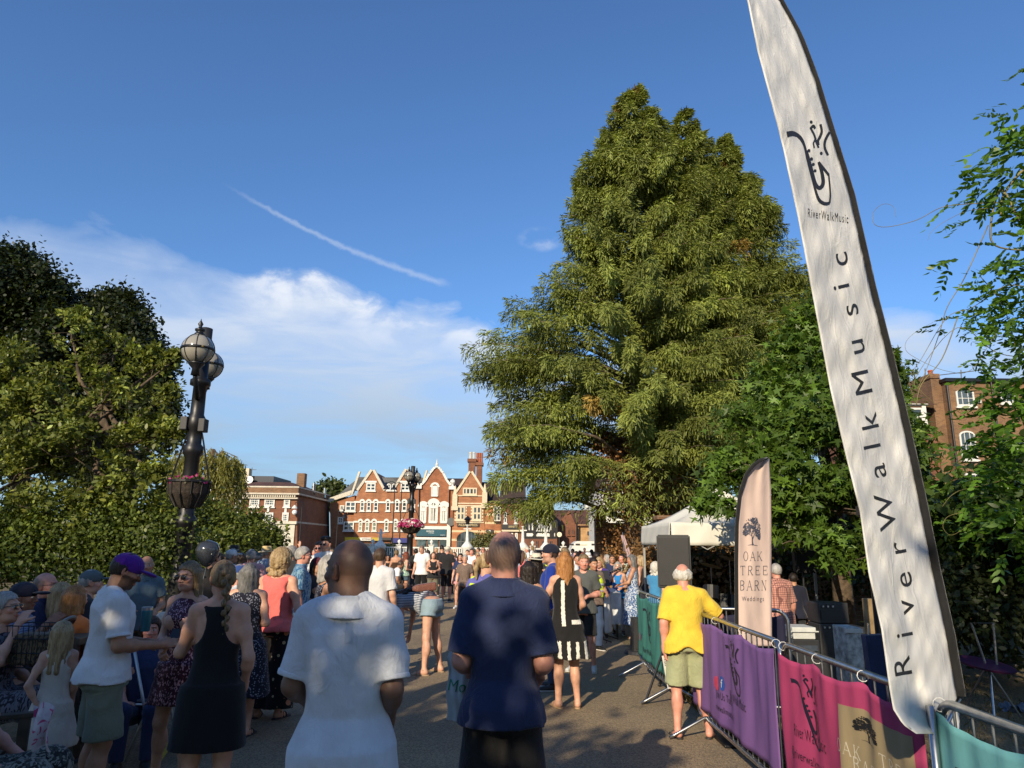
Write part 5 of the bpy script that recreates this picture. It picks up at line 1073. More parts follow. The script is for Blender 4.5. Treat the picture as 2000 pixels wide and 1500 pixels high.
    def cutf(x,y,z,F):
        for q in soc: F = np.maximum(F, -q.f(x,y,z))
        for q in ey: F = np.minimum(F, q.f(x,y,z))
        return F
    V,F_ = sdf(hp, hH, .025, cut=cutf)
    L = (V-HC)@Rh/hb; c = np.repeat([tc],len(V),0)
    def paint(mask, col, a=1.): c[mask] = c[mask]*(1-a)+np.array(col)*a
    x,y,z = L.T
    paint(((x/.03)**2+((z+.058)/.012)**2 < 1)&(y > .07), tc*(1.0,.55,.5), .7)
    paint(((np.abs(x)-.048)**2+(z+.022)**2 < .02**2)&(y > .03), tc*(1.1,.78,.75), .6); paint((x**2+(z+.025)**2 < .014**2)&(y > .09), tc*(1.1,.8,.78), .6)
    paint((np.abs(x) > .072)&(np.abs(z) < .04)&(y < .03), tc*(1.08,.78,.72), .6)
    hcl = np.array(HAIR[hair[1]][0])
    paint((np.abs(np.abs(x)-.031) < .019)&(np.abs(z-.028) < .0055)&(y > .06), hcl*.8, .8)
    ew = (((np.abs(x)-.031)**2/.0145**2+(z-.006)**2/.0085**2) < 1)&(y > .075); paint(ew, (.55,.52,.48)); paint(((np.abs(x)-.031)**2+(z-.006)**2 < .0065**2)&(y > .075), (.03,.02,.015))
    if beard: paint((z < -.018)&(y > -.01)&(z > -.13)&~(((x/.028)**2+((z+.058)/.01)**2) < 1)&(np.abs(x)+y*.3 > .02*(z > -.04)+0) , hcl if beard == 'dark' else tc*.55, .75 if beard == 'dark' else .4)
    if False: paint((z > .055-.6*np.maximum(-y,0)-(.0 if hair[0] != 'bald' else -1))&(hair[0] != 'bald'), tc*(1.05,.85,.8), .5)
    if hair[0] == 'bald': paint((z > -.02)&(y < .055)&(np.abs(x) < .1)&~((z > .06)&(y > -.055)), np.array(HAIR['dark'][1]), .30)
    if hair[0] in ('crop','ring','patch'):
        sm = lambda v,a,b_: np.clip((v-a)/(b_-a),0,1)**2*(3-2*np.clip((v-a)/(b_-a),0,1))
        ln_ = np.interp(y,[-.12,-.03,.0,.04,.06,.09],[-.085,-.045,-.02,.03,.062,.08]); nz_ = .006*np.sin(170*x+60*z)*np.sin(150*y+90*z); a_ = sm(z-ln_+nz_,-.014,.02)
        if hair[0] == 'patch': a_ = a_*(.18+.82*sm(np.sqrt((x*1.15)**2+((y+.048)*1.0)**2+((z-.095)*1.25)**2)+nz_*2,.038,.066))*(1-.75*sm(y,.0,.06)*sm(z,.05,.09))
        if hair[0] == 'ring': a_ = a_*(1-sm(z-.3*np.maximum(-y,0)+nz_,.035,.07))*(1-.8*sm(y,.0,.05))
        str_ = .75+.5*(np.sin(310*x+80*z+7*np.sin(90*y))*np.sin(280*y+120*z)*.5+.5); hh_ = np.array(HAIR[hair[1]][0])*.45+np.array(HAIR[hair[1]][1])*.55
        a_ = (a_*.88)[:,None]; c = c*(1-a_)+hh_[None]*str_[:,None]*a_
        V = V+nrm(V-HC)*(.0022*a_)*(1.+np.sin(400*x+90*z)[:,None]*.5)
    push(V, F_, c)
    mesh('body', np.vstack(Vs)*s, np.vstack(Fs), SKIN, t, world=False, smooth=True, col=np.vstack(Cs))
    # hair
    kind = hair[0]; hm = hairmat('hair_'+hair[1], *HAIR[hair[1]])
    if kind not in ('bald','crop','ring','patch'):
        g = .012 if kind in ('short','bob','long','pony','bun','braid') else .004
        if kind == 'short': g = .013
        if kind == 'curly': g = .045
        q = [HE((0,-.014,.026),(.078*fw+g,.097+g,.097+g))]
        if kind == 'fluffy': q = [HE((0,-.02,.0),(.10,.10,.085)), HE((-.07,-.03,-.01),(.035,.05,.05)), HE((.07,-.03,-.01),(.035,.05,.05)), HE((0,-.075,-.03),(.06,.04,.05)), HE((0,.0,.065),(.055,.07,.04))]
        if kind == 'top': q = [HE((0,-.01,.03),(.082,.10,.095)), HE((0,.03,.10),(.065,.07,.045)), HE((.02,.06,.10),(.045,.04,.04)), HE((-.03,-.02,.105),(.05,.05,.04))]
        Lh = {'long': .34, 'longer': .48, 'bob': .14, 'mid': .22}.get(kind, 0)
        if Lh:
            bz = -Lh
            for xx,yy in ((-.065,-.035),(-.035,-.075),(0,-.088),(.035,-.075),(.065,-.035)): q.append(Cone(h_((xx,yy,.03)),h_((xx*1.45,yy-.012,bz+.02*abs(xx)/.06)),.040,.028))
            q += [Cone(h_((-.085,.0,.03)),h_((-.10,.015,bz*.8)),.026,.020), Cone(h_((.085,.0,.03)),h_((.10,.015,bz*.8)),.026,.020)]
        if kind == 'curly':
            for _ in range(70): v = nrm(r.normal(size=3)+[0,-.5,.1]); q.append(HE(v*[.105,.11,.112]+[0,-.015,.012-.03*(r.random() < .5)], r.uniform(.018,.028), .006))
            for _ in range(36): q.append(HE((r.uniform(-.10,.10),r.uniform(-.11,-.03),r.uniform(-.15,-.05)), r.uniform(.018,.03), .006))
        if kind == 'pony': q += [Ell(h_((0,-.115,.03)),.03), Cone(h_((0,-.12,.03)),h_((0,-.15,-.06)),.030,.028), Cone(h_((0,-.15,-.06)),h_((0,-.13,-.17)),.027,.012)]
        if kind == 'bun': q += [Ell(h_((0,-.10,.075)),(.042,.038,.04))]
        if kind == 'braid':
            for i in range(13): q.append(HE(((.012 if i%2 else -.012)+.03*(i/13),-.10-.012*math.sin(i*.2)-.006*i*(i<5)-.02,.05-.033*i),(.026-.001*i,.022-.0008*i,.024),.006))
        line = {'short':([-.12,-.03,.005,.05,.09],[-.065,-.03,.01,.062,.075]), 'crop':([-.12,-.03,.0,.05,.09],[-.07,-.04,-.02,.062,.08])}.get(kind, ([-.12,-.03,.02,.05,.09],[-.5,-.5,-.01,.055,.07]))
        if kind in ('ring','patch'): line = ([-.12,-.03,.0,.04,.06,.09],[-.075,-.045,-.02,.03,.06 if kind == 'patch' else .3,.08 if kind == 'patch' else .4])
        if kind in ('curly','fluffy'): line = ([-.15,.0,.02,.05,.12],[-.6,-.6,-.1,.05,.07])
        if kind == 'top': line = ([-.12,-.03,.005,.05,.11],[-.065,-.03,.02,.065,.07])
        if kind in ('pony','bun','braid'): line = ([-.2,-.115,-.09,-.03,.02,.05,.09],[-.9,-.9,-.055,-.035,.0,.06,.07])
        def hc_(x,y,z,F):
            lx = [(x-HC[0])*Rh[0,i]+(y-HC[1])*Rh[1,i]+(z-HC[2])*Rh[2,i] for i in range(3)]; lx = [q_/hb for q_ in lx]
            F = np.maximum(F, (np.interp(lx[1], line[0], line[1])+.004*np.sin(lx[0]*160)-lx[2])*.7)
            if kind == 'ring': F = np.maximum(F, .075-np.sqrt(lx[0]**2+(lx[1]+.0)**2+(lx[2]-.105)**2)); F = np.maximum(F, (lx[1]-.03))
            if kind == 'fluffy': F = np.maximum(F, .052-np.sqrt(lx[0]**2+(lx[1]+.075)**2+(lx[2]-.06)**2))
            if kind == 'patch': F = np.maximum(F, .040-np.sqrt(lx[0]**2+(lx[1]+.072)**2+(lx[2]-.082)**2))
            if kind not in ('ring','patch','crop','short'): pass
            return F
        am_ = .004 if kind in ('short','crop','ring','patch') else .005
        if kind == 'crop': am_ = .0015
        fl = (lambda x,y,z: am_*(.5*np.sin(95*x+5*np.sin(20*z))*np.sin(85*y+3)+.6*np.sin(260*x+4*np.sin(14*z))*np.sin(240*y+2*np.sin(11*z)))) if kind != 'curly' else (lambda x,y,z: .009*np.sin(120*x+3*np.sin(60*z))*np.sin(110*y)*np.sin(115*z))
        if kind == 'fluffy': fl = lambda x,y,z: .008*np.sin(90*x+3*np.sin(50*z))*np.sin(80*y+2)*np.sin(70*z)
        try:
            V,F_ = sdf(q, hH*1.05, .02, cut=hc_, disp=fl); 
            if len(V): mesh('hair', V*s, F_, hm, t, world=False, smooth=True)
        except ValueError: pass
    def garment(name, prims, mat, k=.04, cut=None, amp=.004, hh=None, fs=22, fz=5):
        V,F_ = sdf(prims, hh or hC, k, cut=cut, disp=folds(seed+len(name),amp,fs,fz)); return mesh(name, V*s, F_, mat, t, world=False, smooth=True)
    ht = np.linalg.norm
    for c_ in clothes:
        c_ = dict(c_); ty = c_['t']; m = c_['m']; nm = c_.get('name', ty); inf = c_.get('inf', .014)
        if ty in ('tee','polo','tank','shirt','vest','dress','strapless','top'):
            hem = c_.get('hem', .86 if ty != 'dress' else .55); fl_ = c_.get('flare', .02)
            lv = []
            for z,cx,cy,a,b in body_lv:
                if z < hem-.001: continue
                if ty not in ('dress','tank','top','strapless'): a = max(a, .90*max(q[3] for q in body_lv[-5:-2])*(1 if z < 1.3 else 0)); b = max(b, .96*max(q[4] for q in body_lv)*(1 if z < 1.3 else 0))
                lv.append((z,cx,cy,a+inf,b+inf))
            lv = [q for q in lv if q[0] > max(hem,.86)]
            b0 = lv[0]
            if hem >= .76 and not sit: lv = [(hem,0,-.014,max(b0[3]+fl_,.172*w+inf+.026),max(b0[4]+fl_,.180*(.5+.5*w)+belly*.4)),(max(.93,hem+.05),0,-.012,max(b0[3]+fl_*.6,.172*w+inf+.014),max(b0[4],.170*(.5+.5*w)+belly*.45))]+[q for q in lv if q[0] > max(1.0,hem+.1)]
            elif hem >= .80: lv = [(hem,b0[1],b0[2],b0[3]+fl_,b0[4]+fl_)]+lv
            else: lv = [(.86,0,0,max(b0[3],.18*w)+fl_*.4,max(b0[4],.13*w)+fl_*.4)]+[q for q in lv if q[0] > .9]
            if ty == 'strapless': lv = [q for q in lv if q[0] <= 1.35]
            g = [Lf(lv)]
            if hem < .80:
                aa, bb = .20*w, .15*w; sk = [(.95,0,0,.178*w+inf,.125*w+inf),(.80,0,0,aa+fl_*.6,bb+fl_*.6),(hem,0,0,aa+fl_*2.2,bb+fl_*2.0)]
                if sit: sk = None; g += [Cone(LG[k_][0],LG[k_][1]+nrm(LG[k_][1]-LG[k_][0])*.03,.12*w,.10,k=.08) for k_ in 'LR']+[Cone(LG[k_][1],LG[k_][1]*.5+LG[k_][2]*.5,.10,.10,flat=True,k=.08) for k_ in 'LR']
                else: g.append(Loft(sk, t=dz))
            if ty in ('tee','polo','shirt'):
                sl = c_.get('sleeve', .62); si = .015 if ty != 'shirt' else .012
                for key in 'LR':
                    a,e,q = A[key]; sg = -1 if key == 'L' else 1
                    g += [Cone(U((sg*.045,-.016,1.468)),U((sg*shx,-.008,1.418)),.062*neck,.066*am+.004,k=.03)]
                    if sl <= 1: g.append(Cone(a,a+(e-a)*sl,.056*am+si,.053*am+si+.008,flat=True,k=.03))
                    else: g += [Cone(a,e,.056*am+si,.046*am+si), Cone(e,e+(q-e)*(sl-1),.046*am+si,.034*am+si,flat=True)]
            elif ty in ('vest','tank'):
                for key in 'LR': sg = -1 if key == 'L' else 1; g += [Cone(U((sg*.065,-.012,1.45)),U((sg*shx*.78,-.008,1.44)),.045,.048,k=.03)]
            elif ty in ('dress','top') and c_.get('straps',True):
                for sg in (-1,1): g += [Cone(U((sg*.085,.05,1.40)),U((sg*.085,-.01,1.475)),.014,.014,k=.004), Cone(U((sg*.085,-.01,1.475)),U((sg*.07,-.07,1.38)),.014,.014,k=.004)]
            topz = c_.get('neckz', 1.47 if ty in ('tee','polo','shirt','vest') else 1.37); nkc = U((0,.03,1.50)); bk = c_.get('back', 0.)
            def cut(x,y,z,F, topz=topz, ty=ty, bk=bk, hem=hem, c_=c_):
                p = [x-hip[0],y-hip[1],z-hip[2]-dz[2]]; q = [p[0]*Rl[0,i]+p[1]*Rl[1,i]+p[2]*Rl[2,i] for i in range(3)]; zz = q[2]+hip[2]
                if ty in ('tee','shirt','polo'): F = np.maximum(F, np.where(zz>1.44,.056*neck,.0)*(ty!='x')-np.sqrt(q[0]**2+(q[1]-.012)**2+(np.minimum(zz-1.50,0)*.9)**2))
                if ty in ('tank','vest'): F = np.maximum(F, .095-np.sqrt(q[0]**2+(q[1]-.03)**2+((zz-1.51)*.9)**2)); F = np.maximum(F, np.minimum(.078-np.sqrt((np.abs(q[0])-shx*1.22)**2+(zz-1.36)**2), 1.))
                if c_.get('racer'): F = np.maximum(F, np.minimum(.118-np.sqrt((np.abs(q[0])-.165*w)**2*1.1+((zz-1.345)*.8)**2), -q[1]+.03))
                if hem < .80 and not sit: F = np.maximum(F, hem-z+.012*np.sin(24*x+9*y)*(1 if fl_ > .03 else .2))
                if c_.get('ride'): F = np.maximum(F, (hem+c_['ride']*np.exp(-((q[0]+.02)/.09)**2)-zz)*.8)
                return F
            o = garment(nm, g, m, .035, cut, c_.get('amp', .005 if ty in ('tee','polo','shirt') else .0035), fs=c_.get('fs',22), fz=c_.get('fz',5))
            if ty in ('tee','polo','shirt') and Y < 11 and c_.get('sleeve',.62) <= 1:
                sl = c_.get('sleeve', .62); si = .015 if ty != 'shirt' else .012
                for key in 'LR':
                    a,e,q = A[key]; u_ = nrm(e-a); E_ = a+(e-a)*sl; ra = .053*am+si+.0095
                    V,F_ = sdf([Cone(E_-u_*.022,E_+u_*.0015,ra,ra+.0015,flat=True)], .0055/s if near else .009/s, .001, cut=lambda x,y,z,F: np.maximum(F,-((x-E_[0])*u_[0]+(y-E_[1])*u_[1]+(z-E_[2])*u_[2])-.020)); mesh('cuff', V*s, F_, m, t, world=False, smooth=True)
            if ty in ('polo','shirt') and c_.get('collar',True):
                cyz = lambda z: -.018+.024*(z-1.40)/.15
                cl = [Loft([(z,0,cyz(1.5+z),q*1.02,q) for z,q in ((-.060,nk*1.55+.012),(-.030,nk*1.28+.016),(.008,nk*1.13+.014),(.030,nk*1.09+.015))],Rl,U((0,0,1.5)),2.)]
                inn = Loft([(z,0,cyz(1.5+z),q*1.02,q) for z,q in ((-.08,nk*1.5),(-.030,nk*1.28+.006),(.008,nk*1.12+.004),(.05,nk*1.08+.005))],Rl,U((0,0,1.5)),2.)
                V,F_ = sdf(cl, .005/s if near else .008/s, .01, cut=lambda x,y,z,F: np.maximum(F,-inn.f(x,y,z))); mesh('collar', V*s, F_, c_.get('cm',m), t, world=False, smooth=True)
        elif ty in ('shorts','trousers','leggings','jeans'):
            ln = c_.get('len', .42 if ty == 'shorts' else 1.96); g = []; lo_ = (.02 if ty in ('shorts','trousers') else .008)+c_.get('loose',0)
            wz = c_.get('waist',1.02)
            if sit: g.append(Lf([(.84,0,0,.165*w,.125*w),(.93,0,0,.17*w+.012,.13*w),(wz,0,.0,.16*w+.01,.118+.5*belly)]))
            else: g += [Loft([(.86,0,-.0,.160*w+lo_*.6,.115*w+lo_*.8),(.93,0,-.008,.162*w+lo_*.6,.120*w+lo_*.6),(wz,0,.0,.145*w+.012,.112*(.5+.5*w)+.012+belly*.4)], t=dz)]
                    
            if not sit: g += [Ell(np.array([sg*hx*.9,-.052,.895])+dz,(.080*w+.006,.076+lo_*.3,.09)) for sg in (-1,1)]
            for key in 'LR':
                a,kn,an,fd = LG[key]; lw = .5+.5*w
                ws_ = c_.get('wide', 0.)
                if ln <= 1: e = a+(kn-a)*ln; g.append(Cone(a-[0,0,.04],e,.080*lw+lo_*.6,.086*lw+(.055*lw-.086*lw)*ln+lo_+.022+ws_,flat=True))
                else: e = kn+(an-kn)*(ln-1); g += [Cone(a-[0,0,.04],kn,.082*lw+lo_*.7,.057*lw+lo_+ws_*.5), Cone(kn,e,.057*lw+lo_+ws_*.5,.040+lo_*1.1+ws_,flat=True)]
            garment(nm, g, m, .03, None, c_.get('amp',.004), fs=c_.get('fs',16), fz=c_.get('fz',9))
        elif ty == 'skirt':
            z1 = c_.get('len',.5); garment(nm, [Loft([(z1,0,0,.24*w,.19*w),(.85,0,0,.19*w,.14*w),(1.04,0,0,.15*w+.01,.115*w)], t=dz)], m, .02, None, .006)
        elif ty == 'hivis':
            g = [Lf([(1.0,0,0,.185*w+.02,.145+.02),(1.3,0,0,.185*w+.022,.135+.02),(1.42,0,-.01,.145*w+.02,.095+.01)])]+[Cone(U((sg*.07,-.015,1.46)),U((sg*shx*.9,-.008,1.44)),.05,.062,k=.03) for sg in (-1,1)]
            def cut(x,y,z,F): return np.maximum(F, .085-np.sqrt(x**2+(y-.03)**2+((z-1.51)*.9)**2))
            garment('hi_vis_vest', g, m, .03, cut, .003)
            st = [Lf([(1.10,0,0,.19*w+.024,.15+.021),(1.15,0,0,.19*w+.024,.149+.021)]), Lf([(1.22,0,0,.19*w+.024,.147+.021),(1.27,0,0,.19*w+.024,.145+.021)])]
            garment('reflective_band', st, Mt('reflective_grey',(.45,.46,.46),.35), .002, None, .001)
        elif ty == 'cardigan': pass
    # shoes
    if Y < 30 and foot:
        for key in 'LR':
            a,kn,an,fd = LG[key]; fd = nrm(np.array([fd[0],fd[1],0])); zf = an[2]-.075; b = np.array([an[0],an[1],zf])
            if foot == 'shoe':
                g = [Cone(b-fd*.045+[0,0,.04],b+fd*.03+[0,0,.045],.040,.040), Cone(b+fd*.03+[0,0,.035],b+fd*.155+[0,0,.022],.040,.036), Cone(b-fd*.02+[0,0,.05],b+[0,0,.085],.042,.041)]
                V,F_ = sdf(g, .007/s if mid else .012/s, .02, cut=lambda x,y,z,F: np.maximum(F,zf+.018-z)); o = mesh('shoe', V*s, F_, Mt('shoe_%d'%(sum(int(q*255)*k_ for q,k_ in zip(fcol,(1,3,7)))),fcol,.5,bump=.001), t, world=False, smooth=True)
                g = [Cone(b-fd*.045,b+fd*.15,.041,.040)]; V,F_ = sdf(g, .007/s if mid else .012/s, .01, cut=lambda x,y,z,F: np.maximum(F,np.maximum(zf+.002-z,z-zf-.02))); mesh('sole', V*s, F_, Mt('shoe_sole_white',(.62,.61,.58),.6) if sum(fcol) > .02 else BLACKP, o, world=False)
            else:
                m_ = Mt('sandal_%d'%int(sum(fcol)*500),fcol,.6); g = [Cone(b-fd*.05,b+fd*.155,.036,.040)]
                V,F_ = sdf(g, .007/s if mid else .012/s, .01, cut=lambda x,y,z,F: np.maximum(F,np.maximum(zf+.002-z,z-zf-.022))); o = mesh('sandal', V*s, F_, m_, t, world=False)
                q = nrm(np.cross(fd,[0,0,1])); mb = MB()
                for f_,hgt,wd in ((.10,.045,.037),(.045,.062,.038)): mb.tube([(b+fd*f_+q*wd+[0,0,.015])*s,(b+fd*f_+q*wd*.75+[0,0,hgt])*s,(b+fd*f_+[0,0,hgt+.012])*s,(b+fd*f_-q*wd*.75+[0,0,hgt])*s,(b+fd*f_-q*wd+[0,0,.015])*s], .009*s, 5)
                mb.tube([(an+q*.038-fd*.0)*s,(an-fd*.04-[0,0,.0])*s,(an-q*.038)*s,(an+fd*.038-[0,0,.01])*s,(an+q*.038)*s], .008*s, 5); mb.build('strap', m_, o, world=False)
    if glasses:
        gm = Mt('dark_lens',(.006,.006,.007),.12,coat=.5); gl = [HE((-.031,.103,.004),(.027,.006,.021)), HE((.031,.103,.004),(.027,.006,.021))] if glasses != 'clear' else []
        gl += [Cone(h_((-.05,.100,.018)),h_((.05,.100,.018)),.003,.003)]+[Cone(h_((sg*.056,.098,.016)),h_((sg*.082,.0,.012)),.0035,.003) for sg in (-1,1)]
        V,F_ = sdf(gl, max(hH*.55,.0035), .003); mesh('sunglasses' if glasses != 'clear' else 'glasses', V*s, F_, gm, t, world=False, smooth=True)
    if hat:
        hk, hcm = hat; rot = lambda p: h_(p)
        if hk == 'cap':
            V,F_ = sdf([HE((0,-.010,.046),(.092,.112,.088))], hH, .02, cut=lambda x,y,z,F: np.maximum(F, -(((x-HC[0])*Rh[0,2]+(y-HC[1])*Rh[1,2]+(z-HC[2])*Rh[2,2])-.012*hb))); o = mesh('cap', V*s, F_, hcm, t, world=False, smooth=True)
            V,F_ = sdf([HE((0,.125,.042),(.068,.075,.011)), HE((0,.16,.038),(.045,.035,.01))], hH*.8, .02); mesh('brim', V*s, F_, hcm, o, world=False, smooth=True)
        elif hk in ('straw','wide','bucket'):
            br = {'straw':.145,'wide':.20,'bucket':.125}[hk]
            V,F_ = sdf([Loft([(.035,0,-.01,.088,.104),(.09,0,-.01,.086,.10),(.135,0,-.01,.07,.082)],Rh,HC)], hH, .02); o = mesh('hat', V*s, F_, hcm, t, world=False, smooth=True)
            n = 24; mb = MB(); Vv = []
            for rr_,zz_ in ((.085,.04),(br*.8,.032),(br,.02+(-.02 if hk == 'bucket' else .006))):
                for i in range(n): a_ = 2*math.pi*i/n; Vv.append(HC+Rh@np.array([rr_*math.cos(a_),rr_*1.12*math.sin(a_)-.01,zz_+.008*math.sin(2*a_+1)]))
            Vv = np.array(Vv); Vv = np.vstack([Vv,Vv-Rh@np.array([0,0,.005])])
            F0 = [(j*n+i,j*n+(i+1)%n,(j+1)*n+(i+1)%n,(j+1)*n+i) for j in range(2) for i in range(n)]; F1 = [tuple(q_+3*n for q_ in f_[::-1]) for f_ in F0]
            mb.add(Vv*s, F0+F1+[(2*n+i,2*n+(i+1)%n,5*n+(i+1)%n,5*n+i) for i in range(n)]); mb.build('brim', hcm, o, world=False, smooth=True)
            if hk == 'straw': V,F_ = sdf([Loft([(.040,0,-.01,.091,.107),(.062,0,-.01,.090,.106)],Rh,HC)], hH, .01); mesh('hat_band', V*s, F_, BLACKP, o, world=False)
    f.t, f.s, f.A, f.HC, f.Rh, f.U, f.h_, f.hip, f.dz, f.Rl, f.w = t, s, A, HC, Rh, U, h_, hip, dz, Rl, w
    f.loc = np.array([X,Y,z0]); f.rz = rz
    f.W = lambda p: f.loc+_rz(rz)@(np.asarray(p,float)*s)
    return f
if 'P' not in DEV:
    wt = cloth('white_cotton',(.74,.74,.74)); wpolo = cloth('white_pique',(.66,.69,.74)); navy = cloth('navy_pique',(.022,.032,.085)); blk = cloth('black_jersey',(.008,.008,.009),bump=.0006); blk2 = cloth('soft_black',(.018,.017,.018))
    sage = cloth('sage_shorts',(.20,.215,.15)); khaki = cloth('khaki_green_shorts',(.33,.35,.20)); yel = cloth('yellow_jersey',(.72,.50,.05)); coral = cloth('coral_jersey',(.78,.165,.145)); 
    seq = cloth('maroon_sequins',(.06,.012,.025),'sequin',(.5,.28,.32)); flor = cloth('black_floral',(.012,.010,.011),'floral',(.60,.24,.12),(.65,.50,.28)); brush = cloth('black_white_bars',(.012,.011,.011),'brush',(.72,.69,.60))
    blue = cloth('royal_blue',(.010,.035,.26)); grey = cloth('slate_grey_tee',(.085,.09,.085)); denim = cloth('pale_denim',(.24,.33,.38)); jeans = cloth('blue_denim',(.045,.075,.15)); striped = cloth('navy_white_stripes',(.50,.52,.55),'stripes',(.02,.035,.09))
    leafy = cloth('blue_white_leaf_print',(.05,.11,.26),'leafy',(.50,.55,.62)); purple = cloth('purple_top',(.05,.03,.22)); periw = cloth('periwinkle_top',(.12,.12,.38)); skyb = cloth('sky_blue_vest',(.02,.19,.50)); hv = cloth('hi_vis_yellow',(.62,.80,.02))
    orange = cloth('orange_top',(.80,.21,.05)); pinkc = cloth('pink_shirt',(.62,.34,.36)); paleb = cloth('pale_blue_shirt',(.32,.40,.52)); dots = cloth('navy_daisy_print',(.010,.011,.022),'dots',(.24,.25,.30)); dblue = cloth('blue_pattern_shirt',(.04,.13,.26),'leafy',(.22,.36,.46))
    brown = cloth('dark_brown_cotton',(.055,.028,.015)); green = cloth('green_white_print',(.10,.24,.17),'leafy',(.50,.58,.50)); dstrip = cloth('blue_striped_shirt',(.30,.36,.5),'stripes',(.10,.14,.28),sc=.8); plaid = cloth('red_plaid',(.55,.26,.20),'plaid',(.05,.015,.02))
    pinks = cloth('pink_shorts',(.72,.32,.42)); capri = cloth('olive_capri',(.17,.16,.11)); creamd = cloth('cream_muslin',(.62,.56,.47)); zebra = cloth('dark_speckle_print',(.012,.012,.02),'leafy',(.12,.13,.17)); meadow = cloth('muted_flower_print',(.05,.06,.05),'leafy',(.26,.26,.22),(.02,.02,.02)); chk = cloth('brown_check_shirt',(.22,.16,.12),'plaid',(.08,.05,.05),sc=.5)
    teal_s = cloth('grey_blue_shirt',(.10,.15,.18)); white_tr = cloth('white_trousers',(.66,.65,.64)); dk = cloth('charcoal',(.03,.03,.035)); mar = cloth('maroon_cap',(.09,.01,.02)); purp_c = cloth('purple_cap_cotton',(.085,.012,.23)); navyc = cloth('navy_cap_cotton',(.012,.014,.03)); greyc = cloth('grey_cap_cotton',(.09,.115,.12)); straw = cloth('straw_weave',(.62,.47,.22)); creamh = cloth('cream_hat',(.62,.58,.46)); wcap = cloth('white_cap',(.72,.72,.70)); bcap = cloth('blue_cap',(.03,.07,.24))
    T = lambda m,**k: dict(t='tee',m=m,name='t_shirt',**k)
    # ---- front row
    F1 = person('person in a white polo shirt with a shaved bald head, back to the viewer', 690, 3.2, 1060, w=1.03, belly=.05, tone='dark', rz=R_(4), head=(R_(52),0.04), hair=('bald','dark'), neck=1.25, hb=1.12,
           arms=(((-.245,-.02,1.16),(-.20,.20,1.05)),((.22,-.05,1.15),(.18,.14,.98))), clothes=[dict(t='trousers',m=blk), dict(t='polo',m=wpolo,sleeve=.86,hem=.82,inf=.026,amp=.013,fs=15,fz=4,name='polo_shirt')])
    po = [c for c in F1.t.children if c.name.startswith('polo_shirt')][0].data; vs = np.array([v.co[:] for v in po.vertices])/F1.s; ns = np.array([v.normal[:] for v in po.vertices])
    ok = (np.abs(vs[:,0]-.012) < .021)&(vs[:,1] < 0)&(vs[:,2] > 1.335)&(vs[:,2] < 1.43); fs = [tuple(p.vertices) for p in po.polygons if all(ok[i] for i in p.vertices)]; ui = sorted({i for f in fs for i in f}); mp = {q: k for k,q in enumerate(ui)}
    if fs: mesh('back_tab', (vs[ui]+ns[ui]*.0025)*F1.s, [tuple(mp[i] for i in f) for f in fs], cloth('tab_cotton',(.50,.55,.62)), F1.t, world=False, smooth=True)
    F2 = person('person in a navy polo shirt with cropped grey hair and glasses, back to the viewer', 985, 3.85, 1042, w=1.0, belly=.03, tone='pink', rz=R_(-3), head=(R_(2),0), hair=('patch','stub'), glasses='clear', neck=1.12, hb=1.08,
           arms=(((-.228,-.05,1.13),(-.19,.18,1.04)),((.228,-.05,1.13),(.19,.18,1.05))), clothes=[dict(t='shorts',m=blk2,len=.95,loose=.02), dict(t='polo',m=navy,sleeve=.88,hem=.85,inf=.024,amp=.008,fs=13,fz=4,name='polo_shirt')])
    F3 = person('person in a purple cap, white t-shirt and grey green shorts, looking down at a phone', 230, 5.0, 1080, w=1.02, tone='tan', rz=R_(-50), head=(R_(-14),R_(22)), hair=('short','dark'), hat=('cap',purp_c), beard='dark',
           arms=(((-.235,.06,1.13),(-.07,.30,1.10)),((.245,.02,1.13),(.08,.34,1.10))), hands=({'curl':.8},{'d':(-.1,1,.1),'curl':.5}), clothes=[dict(t='shorts',m=sage,len=.92,loose=.022,amp=.007), T(wt,sleeve=.80,hem=.88,inf=.022,amp=.011,fs=14)], foot='shoe', fcol=(.4,.4,.4))
    F4 = person('person in a plain black sleeveless dress with a long plaited ponytail, back to the viewer', 438, 4.7, 1098, w=1.06, fem=True, tone='fair', rz=R_(8), head=(R_(22),0), hair=('braid','dirty'),
           arms=(((-.27,.03,1.15),(-.19,.22,1.33)),((.25,-.04,1.12),(.20,.08,.92))), hands=({'curl':.9,'d':(.5,.3,.8)},None), clothes=[dict(t='tank',m=blk,hem=.56,flare=.015,inf=.012,racer=True,amp=.003,name='dress')], foot='sandal', fcol=(.1,.06,.04))
    F5 = person('person in a short maroon sequin dress and large dark sunglasses, facing the viewer', 374, 5.6, 1098, w=.95, fem=True, tone='fair', rz=R_(170), head=(R_(-5),.05), hair=('long','dirty'), glasses=True,
           arms=(((.0-.22,.04,1.14),(-.02,.24,1.14)),((.22,.0,1.13),(.02,.24,1.08))), hands=({'curl':.7},{'curl':.6}), clothes=[dict(t='dress',m=seq,hem=.64,flare=.02,inf=.012)], foot='sandal', fcol=(.1,.06,.04), legs=(((-.10,.04,.49),(-.12,.0,.075)),((.12,.02,.49),(.2,-.10,.075))))
    F6 = person('small child in a tiered cream dress with long fair hair, standing behind the white t-shirt', 140, 5.35, 1218, w=.95, fem=True, tone='fair', rz=R_(25), head=(R_(40),0), hair=('long','blonde'), X=None, hb=1.15,
           arms=(((-.26,-.10,1.14),(-.10,-.12,.88)),((.2,0,1.13),(.18,.1,.9))), clothes=[dict(t='tank',m=creamd,hem=.52,flare=.05,inf=.018,name='dress')], foot='sandal', fcol=(.5,.4,.35))
